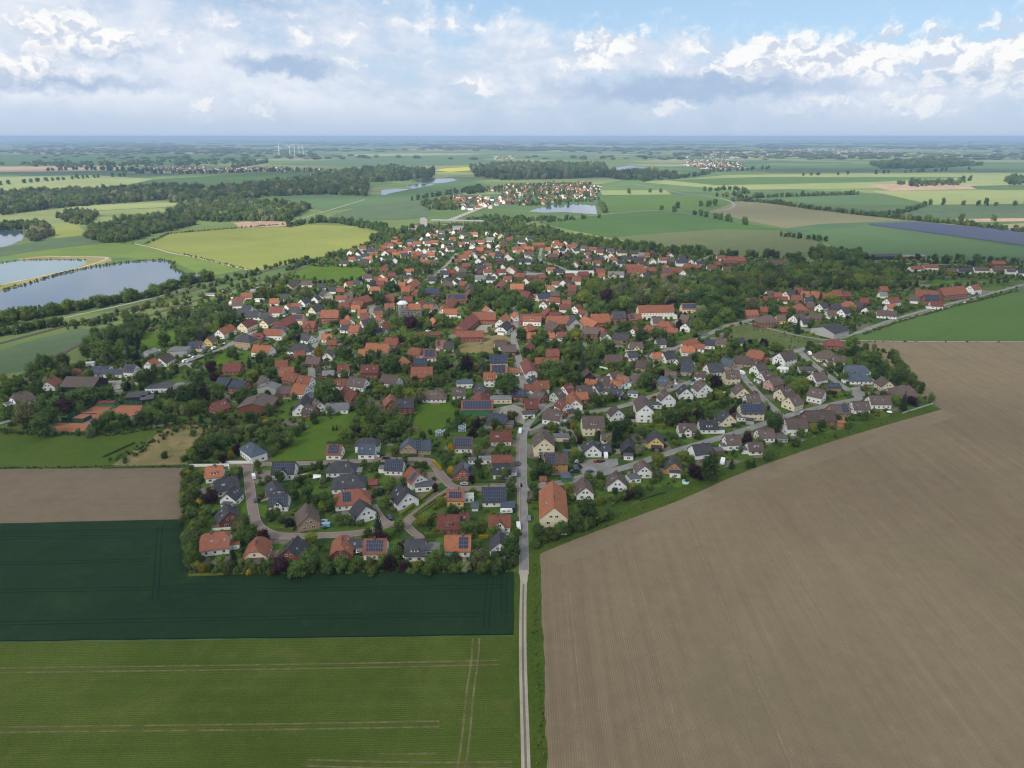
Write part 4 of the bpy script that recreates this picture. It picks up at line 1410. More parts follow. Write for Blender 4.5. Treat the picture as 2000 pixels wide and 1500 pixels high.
CROPS['G'] = ((520, 660, 7.5), """
420 190 562 185 9 3 r b
140 330 312 325 9 3 r b
200 430 402 425 12 3.6 r b R
290 492 470 532 10 3.6 r b
478 546 662 562 9.5 3.6 r w
415 668 592 690 11 3.8 o w
250 706 372 700 8.5 3.2 n b
500 962 580 826 11.5 3.4 d w
560 982 722 1002 9 3 n b
782 942 740 905 7.5 3.4 n w
880 960 1202 950 10 3 g w iH
1150 706 1332 802 10 3.4 m b R
1228 570 1462 600 10.5 3.4 n w
900 612 1202 602 8 3 r w D
1050 392 1202 386 10.5 3.4 m w
840 482 982 476 8.5 2.8 g b i
1395 396 1642 396 10 4.8 m b
600 272 792 280 9.5 3 n b
882 216 922 155 8 3.6 n w
400 90 602 95 10 2.8 d w h
890 30 1022 26 7.5 3 r b
1470 76 1792 86 12.5 3.4 o c
1372 168 1482 166 7 2.8 o c N
1750 0 1932 10 10 3.4 r b
1840 905 1815 822 10 3.4 r b
""")
CROPS['F'] = ((280, 640, 7.5), """
60 492 152 450 8.5 3.6 o w
230 442 372 370 9.5 3 n w
420 285 700 275 13 5.0 g g fHB
650 200 862 195 10 3.2 d w s
930 150 1012 116 8.5 3.4 n y
1220 510 1402 510 11.5 3 m b k
1110 730 1282 742 13 3.6 d k iSR
1312 762 1515 782 13 3.6 d b iSR
1740 702 1852 762 9.5 3.2 n b s
1600 1108 1735 960 21 4.0 n b lRB
1800 845 1860 800 14 4.6 g g lRB
990 1112 1192 1046 10 3.2 m b
130 810 480 805 12 3.4 d w fH
""")
CROPS['E'] = ((0, 640, 6.667), """
870 638 1292 645 17 4.2 n k iRB
600 702 702 630 9 3.0 r w
180 872 312 835 11 2.8 n w k
1130 540 1622 545 11 3 n w lSH
1215 505 1430 500 8 3 n w lSH
1640 478 1772 486 9.5 4.4 n w S
1290 952 1502 950 5 2.5 m e l
940 535 1050 540 6 2.6 r b ZN
1700 840 1960 830 11 3 d k fHB
1840 890 2010 870 9 3 d k fHB
1880 310 2010 262 8 3.6 g g iHB
1100 450 1240 440 5 2.6 W w fZB
1560 470 1660 455 4 2.4 m w ZN
1500 820 1600 810 4 2.4 g g fZB
""")
CROPS['M'] = ((400, 540, 7.692), """
545 246 705 240 9.5 3.4 r w X
410 366 552 360 9.5 3 n w D
385 350 432 335 6.5 3 o w
460 305 582 300 8.5 3 m w
980 328 1106 325 9.5 3.4 o w D
975 456 1172 455 10.5 4.6 m w
1140 262 1282 260 9.5 3.4 d w D
1440 342 1542 310 9.5 3.6 d w
1310 396 1432 396 9.5 3.4 r w
1215 420 1268 405 6.5 3 r w
1290 452 1382 456 9.5 3.4 d g
1600 456 1732 420 10.5 4.4 d c
1755 506 2010 505 13 6.4 r b
1340 566 1492 575 9.5 4.4 r c S
1060 692 1322 576 11 3.4 m b
1050 746 1242 762 7.5 3 d c S
900 790 1172 796 9.5 4.4 r w
545 692 702 625 10.5 4.8 m c
868 652 1000 592 9.5 3.6 n c
640 520 822 520 10.5 3 d w
840 546 982 546 9.5 3 d w
500 480 642 470 9.5 3 d w
580 432 702 430 8.5 3 d w
1490 666 1662 670 10.5 4.6 m b X
1470 852 1602 880 9.5 3 d w
1770 863 1886 862 7.5 3.4 o w
1240 112 1372 32 10.5 3.4 n c
1450 60 1602 55 9.5 3.4 n w
1690 105 1812 100 9.5 4.4 d w
1840 226 1780 195 11.5 4.6 d c
1640 302 1702 280 8.5 3.6 d y
1880 160 1962 160 8.5 3.2 d w
200 796 388 716 10 4.2 o w
560 862 650 872 11 6.4 d t h
740 1022 1002 1042 10.5 4.4 o w
730 850 872 850 9.5 3.4 m b D
30 880 130 870 4 2.2 d k ZBN
20 250 150 245 5 2.4 g w lZB
255 185 340 182 5 2.4 d w lZB
770 160 880 150 5 2.4 g k lZB
690 190 760 190 5 2.4 g g ZB
920 105 1030 100 6 2.6 s w lZB
360 315 430 312 6 2.6 W w fYB
770 330 900 335 6 2.6 W w fYB
""")
CROPS['N'] = ((640, 540, 7.692), """
265 80 362 65 8.5 3.6 r c
395 56 498 60 9.5 3.6 d w
600 112 700 52 9.5 3.6 d w
700 0 800 0 9 3.2 m b
740 56 852 60 10 3.4 m b
640 150 782 150 10.5 3.4 o t
140 170 242 166 8.5 3.2 r b
120 286 292 280 8.5 3 r w
250 250 382 250 10.5 3.4 n b
260 325 390 320 10 3.4 n b
400 330 602 275 12.5 3.6 r b R
440 362 542 370 9.5 3.4 m b
170 390 322 386 9.5 3.2 m b
360 426 482 425 7.5 3.2 o w
450 498 586 495 9.5 3.4 o w
500 548 617 545 9.5 3.4 m w
500 650 702 622 9.5 3.2 m w S
300 576 332 640 8.5 3.4 o w
190 652 332 650 7.5 3 r w
230 730 312 740 7.5 3 d w
340 730 482 740 10.5 3.4 r t
700 475 812 470 7.5 3.2 d w
710 520 802 512 7 3 r w
760 576 822 640 7.5 3.2 r w
800 702 905 670 10.5 3.4 r w k
760 772 862 780 7 3 d w
830 280 1002 280 11.5 5 m b D
1130 300 1272 300 9.5 3.4 m b
860 402 1002 400 8.5 3.4 r c
1345 372 1432 345 8.5 3.4 m w
1455 422 1582 422 9.5 3.6 o w
1500 385 1622 410 8.5 3.4 d w
1100 145 1222 140 11.5 5 o b
1230 92 1332 36 11.5 4.4 r b R
1070 80 1162 80 9.5 3.4 o b
1300 200 1372 180 9.5 3.2 o b
1458 180 1677 180 11 3.2 d b S
1790 262 2080 258 13 4 r b S
1780 402 1885 290 11 3.6 r b R
1740 486 1942 485 9.5 4.4 o w
1722 482 1742 420 9 4 o w
1300 842 1682 830 11 2.8 m b lH
870 915 1042 915 10 3.4 m b
1520 5 1622 5 9.5 3.2 d w
1730 80 1872 78 9.5 3.4 n b
1570 616 1642 652 7.5 3 o b
""")
CROPS['O'] = ((880, 540, 7.692), """
130 700 335 548 13 4.8 m b R
330 536 682 540 12.5 4.8 r b R
85 820 492 815 9.5 4.6 r b R
590 482 535 440 9.5 3.6 o w
740 642 832 552 9.5 3.8 o w
760 722 845 664 11.5 3.4 d w k
890 680 932 712 6.5 3 o b
960 526 1012 570 7.5 3 o w
1045 572 1352 556 10.5 4.4 m b R
1090 596 1362 602 8.5 4.4 r w D
1440 470 1502 500 11.5 4 m b
1480 540 1652 536 9.5 3.6 m b
1440 602 1772 590 13 4.6 r b R
1480 662 1622 722 11.5 3.6 n b
1882 642 1830 572 14 4.6 d g R
1140 742 1172 732 8.5 3 r b h
1150 842 1272 840 9.5 3.4 o b
1440 846 1532 840 8.5 3.4 o w
1600 836 1732 830 8.5 3.2 m w
900 110 1096 110 11.5 4.8 o b
1080 216 1202 236 14.5 4 m b R
1180 286 1282 280 7.5 3.4 o y i
1300 266 1492 250 9.5 3.4 d w S
1500 220 1632 220 9.5 3.2 n b
1390 378 1402 345 8.5 3.6 r w
1490 312 1646 318 9.5 3.6 r w
1680 350 1802 350 8.5 3.2 r w S
1640 416 1802 416 9.5 4.8 m w
1860 442 1912 412 9.5 4 r w
1770 126 1892 130 11.5 5 m b D
1690 52 1755 25 9.5 3.6 m w
1830 0 1952 0 10.5 4.8 r w
1540 66 1622 70 8.5 3.4 r w
1440 122 1542 140 8.5 3.2 o w
1270 26 1372 26 11.5 3.2 m w h
720 92 792 46 9.5 3.4 r b
140 68 246 68 9.5 3.2 r b
290 102 272 172 9.5 3.2 n b
""")
CROPS['P'] = ((1120, 540, 7.143), """
900 406 1387 396 12.5 6.2 r c H
1508 378 1842 372 10 4.4 r c S
540 496 712 486 11.5 6.2 d b D
760 526 932 516 10.5 3.4 r b s
240 526 492 520 14.5 4.8 o b R
150 548 332 642 13 4.6 o b R
130 706 342 710 10.5 5 n b
390 716 442 742 8.5 3.6 r b
470 800 438 768 8.5 4 n w
560 782 782 802 9.5 2.8 d b
825 730 872 690 7.5 3.4 m w
1030 672 1132 702 10.5 3.4 r b
1100 562 1232 560 10.5 3.2 n w
1230 616 1332 626 9.5 3.2 r b h
1320 712 1452 722 7 2.8 r b
1562 652 1682 580 9.5 3.8 d w
1520 530 1602 540 9.5 3.2 n b
950 535 1420 525 7 3.2 W w fHB
830 86 1022 86 10.5 3.6 m w
90 456 182 470 8.5 3.4 m w
740 60 790 60 7 6 m w h
""")
CROPS['L'] = ((1360, 560, 7.143), """
685 326 852 322 9.5 3.4 r b
700 156 822 150 8.5 3.2 r b
980 56 1072 52 9.5 3.4 n w
950 126 1032 126 9.5 3.2 m b
1090 76 1182 78 9.5 3.4 r b
1150 130 1272 136 9.5 3 m w
1250 62 1352 46 10.5 3.8 d c
1370 6 1482 10 10.5 3.4 m b
1330 113 1482 120 10.5 3 m b
1480 56 1572 60 9.5 3.4 o w
1610 60 1722 70 12.5 3.6 r b
1520 136 1622 140 9.5 2.8 d w
1168 276 1272 278 9.5 3 r b
925 275 985 280 9 3 r b
1440 228 1482 252 10.5 3 r b h
1540 216 1652 220 9.5 3.2 n b
1722 240 1802 216 9.5 3.8 d w
1880 232 1992 236 9.5 3 d b s
1780 96 1872 100 9.5 3.2 r b
1920 56 1962 56 10.5 3.4 r b h
920 406 1062 400 11.5 5 n b h
1130 396 1222 396 9.5 3.2 n y
1360 396 1482 364 10.5 5 n w
1580 366 1742 370 9.5 3 n b
1480 455 1555 450 8 3 d w
1820 330 1942 330 9.5 3 n w
""")
CROPS['T'] = ((1420, 480, 3.448), """
648 546 748 521 23 5.0 d g lRB
1270 294 1422 306 13.5 4.4 r b R
1430 286 1592 270 15 6 r b R
1330 329 1422 331 11 4 d b SR
1640 266 1692 258 10.5 5 r w
1078 356 1152 345 9.5 4 r w
1075 392 1132 392 8.5 3.2 o w
1370 372 1452 376 9.5 3.2 m w
1230 335 1292 340 9.5 3.2 n w
1010 432 1142 440 9.5 2.8 n w
935 415 957 404 7.5 3.4 d w
800 372 842 376 10.5 3.2 r b h
705 388 767 390 9.5 3.2 d b s
770 426 807 414 9.5 3.4 d w
860 376 922 386 9.5 3 d b
895 348 952 350 9.5 3 m b
715 298 762 298 10.5 3.4 r b h
782 309 830 309 9 3.2 m b
642 321 700 321 9.5 3.2 r b
1028 272 1080 272 9.5 3.4 r b
1026 310 1075 310 8 3 g w
945 56 1160 54 15 5 d k lRB
1162 62 1325 60 10 4 g b lRB
272 97 412 97 9.5 3.2 n w
0 72 122 76 11 4 r b R
247 132 290 132 8.5 3 o w
""")
BOXES = {}
BOXES['T'] = ((1420, 480, 3.448), """
1130 1190 130 r w
1230 1320 135 r w
1320 1420 125 r w
1560 1650 150 d w
1665 1755 140 n y
1780 1860 145 n c
1780 1870 100 r b
1960 2010 160 d w
1480 1540 150 n b
1880 1940 150 n w
""")
BOXES['Q'] = ((640, 430, 7.143), """
165 278 562 d c S
295 380 508 r w
400 470 492 d c
430 520 424 d c G
560 668 392 d w
745 840 422 r w G
830 965 404 m b
985 1110 424 r w
1180 1310 432 r w
710 780 510 d w G
890 970 525 d w G
450 565 542 d b
545 605 505 o y
970 1040 305 r w
1030 1100 350 d w G
1115 1215 262 d w
1115 1200 322 r w
1195 1300 294 r w
1280 1340 230 d w G
1330 1450 252 d w s
1440 1530 192 r w
1530 1620 205 d w
1380 1490 442 o c
1550 1620 432 d w G
1630 1720 362 r w
1480 1550 512 d w G
1840 1920 480 r w
1900 1990 430 r w
1130 1230 112 g g
1745 1890 102 W w f
1570 1680 700 d w
1670 1780 692 m b
1390 1510 770 n w
1840 1940 667 n b
1805 1920 740 d w
1300 1400 545 o c
""")
BOXES['R'] = ((900, 430, 7.143), """
215 330 272 r w
360 460 237 W w
115 200 332 r w G
220 312 377 o b
130 215 402 d w
20 110 482 r w
90 160 422 r w
470 540 384 d c G
540 600 412 r w
392 480 452 o w
480 560 460 d w
490 602 522 d b
545 640 264 d w
640 722 232 m b
800 890 266 s g
720 790 372 r w
790 880 366 r w
892 1020 366 o b
780 860 412 o w
850 920 325 r b
1000 1170 312 r b
1265 1420 317 r c
1480 1602 337 r c
890 1015 442 n w
820 980 532 d w
1180 1250 374 o y
1190 1270 442 d w G
1220 1350 464 n b
1300 1352 420 o w
1680 1760 352 n w
1740 1820 412 d w
1870 1990 372 d w
1890 1990 412 m w
1870 2000 512 d b s
205 350 622 d w D
295 390 562 d w
500 630 677 m w
200 350 762 g g
1200 1310 652 o w
1290 1425 682 d w
1460 1850 706 W c i
1640 1780 712 m b
910 1150 735 g b i
1850 1940 642 s b
1890 2000 672 r b
1930 2000 732 o w
0 80 662 m b
0 60 742 d w s
""")
BOXES['S'] = ((1160, 440, 7.143), """
180 280 322 n w
330 460 342 d c
520 642 352 d c
630 690 410 W w f
700 770 377 r w
395 522 427 d c s
520 690 442 d b
905 1010 442 r w
1030 1130 457 n b
1150 1310 474 d w
1190 1280 432 d w
445 690 548 r b
470 720 605 r b
730 860 582 r b
950 1230 588 r b
1260 1470 542 r b
930 1080 667 r b
950 1080 612 n b
1580 1710 547 m w
1700 1800 632 r w
1800 1920 572 n w
1710 1830 417 r w
1800 2000 480 m b
200 310 642 g c
320 420 642 g w
350 420 742 d w G
""")
for key, (sc, txt) in CROPS.items():
    for row in txt.strip().splitlines(): row_house(sc, row, 'ridge')
for key, (sc, txt) in BOXES.items():
    for row in txt.strip().splitlines(): row_house(sc, row, 'box')

# the houses that show largest stand as things, the farthest small ones join the far settlement
def shown(hs):
    c, ang, L, W, he = hs[:5]
    x, y, dep = proj((c.x, c.y, he))
    return (L + W) * (he + 4) / (dep * dep)
_is_house = [h for h in HOUSES if h[9] == 'house']
_is_house.sort(key=shown, reverse=True)
KEEP = set(id(h) for h in _is_house[:298]) | set(id(h) for h in HOUSES if h[9] != 'house')
for h in HOUSES:
    c, ang, L, W, he, pitch, rf, wl, opts, noun = h
    dist = math.hypot(c.x, c.y)
    if id(h) in KEEP:
        house(c, ang, L, W, he, pitch, rf, wl, opts, dist, noun)
    else:
        FAR_HOUSES.append((c.x, c.y, ang, L, W, he, rf, wl))
        FOOT.append((c.x, c.y, math.cos(ang), math.sin(ang), L/2, W/2))
# ------------------------------------------------------------------ trees
def leaf_mat(name, col, var=0.5):
    """foliage: tone differs from leaf clump to leaf clump and from tree to tree"""
    m, nt, b = base_mat(name, 0.75, 0.15)
    at = nn(nt, 'ShaderNodeAttribute'); at.attribute_name = 'tone'
    oi = nn(nt, 'ShaderNodeObjectInfo')
    f = math_n(nt, 'MULTIPLY_ADD', at.outputs['Fac'], 2 * var, 1 - var)
    f = math_n(nt, 'MULTIPLY', f, math_n(nt, 'MULTIPLY_ADD', oi.outputs['Random'], 0.95, 0.55))
    c = nn(nt, 'ShaderNodeVectorMath', operation='SCALE')
    c.inputs[0].default_value = col
    nt.links.new(f, c.inputs[3])
    warm = mix_col(nt, math_n(nt, 'MULTIPLY', oi.outputs['Random'], 0.30), c.outputs[0], (col[0]*1.7, col[1]*1.15, col[2]*0.7))
    nt.links.new(warm, b.inputs['Base Color'])
    tr = nn(nt, 'ShaderNodeBsdfTranslucent')
    nt.links.new(warm, tr.inputs['Color'])
    mx = nn(nt, 'ShaderNodeMixShader'); mx.inputs[0].default_value = 0.32
    nt.links.new(b.outputs[0], mx.inputs[1]); nt.links.new(tr.outputs[0], mx.inputs[2])
    nt.links.new(mx.outputs[0], nt.nodes['Material Output'].inputs[0])
    return m
LEAF = {
    'g': leaf_mat('leaves_mid_green', (0.112, 0.175, 0.038)),
    'G': leaf_mat('leaves_dark_green', (0.080, 0.139, 0.036)),
    'y': leaf_mat('leaves_yellow_green', (0.165, 0.205, 0.034)),
    'Y': leaf_mat('leaves_golden', (0.36, 0.27, 0.018)),
    'p': leaf_mat('leaves_copper', (0.046, 0.022, 0.030)),
    'c': leaf_mat('needles_dark', (0.036, 0.072, 0.036)),
    'l': leaf_mat('leaves_pale_blossom', (0.22, 0.25, 0.13)),
    'o': leaf_mat('leaves_olive', (0.120, 0.140, 0.055)),
}
LEAF_WORD = {'g': 'round green tree', 'G': 'round dark green tree', 'y': 'yellow-green tree', 'Y': 'golden yellow shrub', 'p': 'dark copper-leaved tree', 'c': 'narrow dark conifer', 'l': 'pale blossoming tree', 'o': 'olive green tree'}

def crown_mesh(name, seed, mat, kind='round', n=900):
    """leaf clumps spread over several lobes; 1 m wide and 1 m tall, standing on z = 0"""
    r = np.random.default_rng(seed)
    P, N = [], []
    if kind == 'round':
        lobes = []
        for i in range(11):
            a = r.uniform(0, 2*np.pi); rr = 0.27 * np.sqrt(r.uniform(0, 1)); z = r.uniform(0.24, 0.78)
            w = 0.16 + 0.11 * r.uniform() - 0.10 * abs(z - 0.5)
            rr *= 1.0 - 0.9 * max(0, z - 0.55)
            lobes.append((rr*np.cos(a), rr*np.sin(a), z, w))
        lobes.append((0, 0, 0.5, 0.30))
        wsum = np.array([l[3]**2 for l in lobes]); wsum /= wsum.sum()
        idx = r.choice(len(lobes), n, p=wsum)
        for k in idx:
            x, y, z, w = lobes[k]
            d = r.normal(size=3); d /= np.linalg.norm(d)
            d[2] = d[2] * 0.9 + 0.12
            q = np.array([x, y, z]) + d * w * (0.82 + 0.32 * r.uniform())
            if q[2] < 0.05: continue
            P.append(q); N.append(d)
        core = [(x, y, z, w * 0.74) for x, y, z, w in lobes]
    elif kind == 'cone':
        for k in range(n):
            z = 1 - np.sqrt(r.uniform()); z = 0.04 + 0.95 * z
            a = r.uniform(0, 2*np.pi)
            rad = 0.46 * (1 - z) ** 0.8 * (0.86 + 0.22 * np.sin(z * 46)) * (0.85 + 0.25 * r.uniform()) + 0.015
            P.append(np.array([rad*np.cos(a), rad*np.sin(a), z])); N.append(np.array([np.cos(a), np.sin(a), 0.25]))
        core = [(0, 0, 0.18, 0.30), (0, 0, 0.38, 0.22), (0, 0, 0.58, 0.14), (0, 0, 0.76, 0.07)]
    else:                       # low shrub, leaves down to the ground
        lobes = [(0.25*np.cos(a), 0.25*np.sin(a), r.uniform(0.28, 0.5), r.uniform(0.2, 0.3)) for a in r.uniform(0, 2*np.pi, 7)] + [(0, 0, 0.5, 0.38)]
        idx = r.choice(len(lobes), n)
        for k in idx:
            x, y, z, w = lobes[k]
            d = r.normal(size=3); d /= np.linalg.norm(d)
            q = np.array([x, y, z]) + d * w * (0.85 + 0.3 * r.uniform())
            q[2] = abs(q[2])
            P.append(q); N.append(d)
        core = [(x, y, z, w * 0.78) for x, y, z, w in lobes]
    P = np.array(P); N = np.array(N); m = len(P)
    # fill the unit crown: half a metre to every side, one metre tall
    kx = 0.5 / np.percentile(np.hypot(P[:, 0], P[:, 1]), 96); zt = np.percentile(P[:, 2], 98); zb = np.percentile(P[:, 2], 1) if kind == 'round' else 0.0
    kz = 1.0 / (zt - zb)
    P = np.stack([P[:, 0]*kx, P[:, 1]*kx, np.maximum(0.0, (P[:, 2] - zb)*kz)], 1)
    s = (0.036 if kind != 'cone' else 0.030) * (900 / n) ** 0.5
    rv = r.normal(size=(m, 3))
    N = N + 0.65 * rv; N /= np.linalg.norm(N, axis=1)[:, None]
    U = np.cross(N, r.normal(size=(m, 3))); U /= np.linalg.norm(U, axis=1)[:, None]
    V = np.cross(N, U)
    su = s * r.uniform(0.8, 1.7, (m, 1)); sv = s * r.uniform(0.6, 1.3, (m, 1))
    q = np.stack([P - U*su, P - V*sv*0.8, P + U*su, P + V*sv], 1).reshape(-1, 3)
    faces = [(4*i, 4*i+1, 4*i+2, 4*i+3) for i in range(m)]
    tone = r.uniform(0.15, 1.0, m)
    # clumps: neighbours share a tone
    ph = r.uniform(0, 6, 3)
    tone = 0.45 * tone + 0.55 * (0.5 + 0.5 * np.sin(P[:, 0]*17 + ph[0]) * np.sin(P[:, 1]*17 + ph[1]) * np.sin(P[:, 2]*14 + ph[2]))
    verts = [tuple(v) for v in q]
    tones = list(tone)
    # rough inner mass behind the leaves
    bm = bmesh.new()
    for (x, y, z, w) in core:
        mtx = Matrix.Translation((x, y, z)) @ Matrix.Diagonal((w, w, w, 1))
        bmesh.ops.create_icosphere(bm, subdivisions=1, radius=1.0, matrix=mtx)
    base = len(verts)
    for v in bm.verts:
        v.index = v.index
    bm.verts.index_update()
    verts += [(v.co.x * kx * (1 + 0.2*(r.uniform()-.5)), v.co.y * kx * (1 + 0.2*(r.uniform()-.5)), max(0.02, (v.co.z - zb) * kz)) for v in bm.verts]
    for f in bm.faces:
        faces.append(tuple(base + v.index for v in f.verts)); tones.append(0.30)
    bm.free()
    me = bpy.data.meshes.new(name)
    me.from_pydata(verts, [], faces)
    a = me.attributes.new('tone', 'FLOAT', 'FACE')
    a.data.foreach_set('value', np.array(tones, dtype=np.float32))
    me.materials.append(mat)
    me.update()
    return me

def trunk_mesh(name, seed):
    r = random.Random(seed)
    mb = MB()
    mb.tube((0, 0, 0), (0.005, 0, 0.28), 0.030, 0.022, 7)
    mb.tube((0.005, 0, 0.27), (0.0, 0.01, 0.55), 0.022, 0.012, 6)
    for k in range(5):
        a = k * 1.256 + r.uniform(-.3, .3); z = r.uniform(0.22, 0.36)
        mb.tube((0, 0, z), (0.24*math.cos(a), 0.24*math.sin(a), z + r.uniform(0.16, 0.3)), 0.012, 0.004, 5)
    return mb.mesh(name, [M_TRUNK])
ME_TRUNK = [trunk_mesh('trunk', i) for i in range(2)]
CROWN = {}
for i, k in enumerate('gGyYplo'):
    CROWN[k] = [crown_mesh('crown', 100 + 10*i + j, LEAF[k], 'round' if k != 'Y' else 'shrub', 1000) for j in range(3 if k in 'gG' else 2)]
CROWN['c'] = [crown_mesh('crown', 300 + j, LEAF['c'], 'cone', 900) for j in range(2)]
SHRUB = {k: [crown_mesh('shrub_foliage', 400 + 7*i + j, LEAF[k], 'shrub', 500) for j in range(2)] for i, k in enumerate('gGyo')}

TREES = []      # x, y, crown width, height, kind
def tree_px(x, y, r_px, k, s=1.0, x0=0.0, y0=0.0):
    """crown centre and radius in photograph points"""
    X, Y, rp = x0 + x / s, y0 + y / s, r_px / s
    D = 6.0
    for _ in range(3):
        hh = 0.50 * D * (1.15 if k != 'c' else 2.0)
        p = G(X, Y, min(hh, 14.0))
        dep = proj(p)[2]
        D = 2 * rp * dep / FPX
    if k == 'c':
        D *= 0.85
        Hh = min(16.0, D * 2.1)
    else:
        Hh = D * random.uniform(0.92, 1.2)
    D = min(D, 17.0); Hh = min(Hh, 17.0)
    TREES.append((p.x, p.y, D, Hh, k))

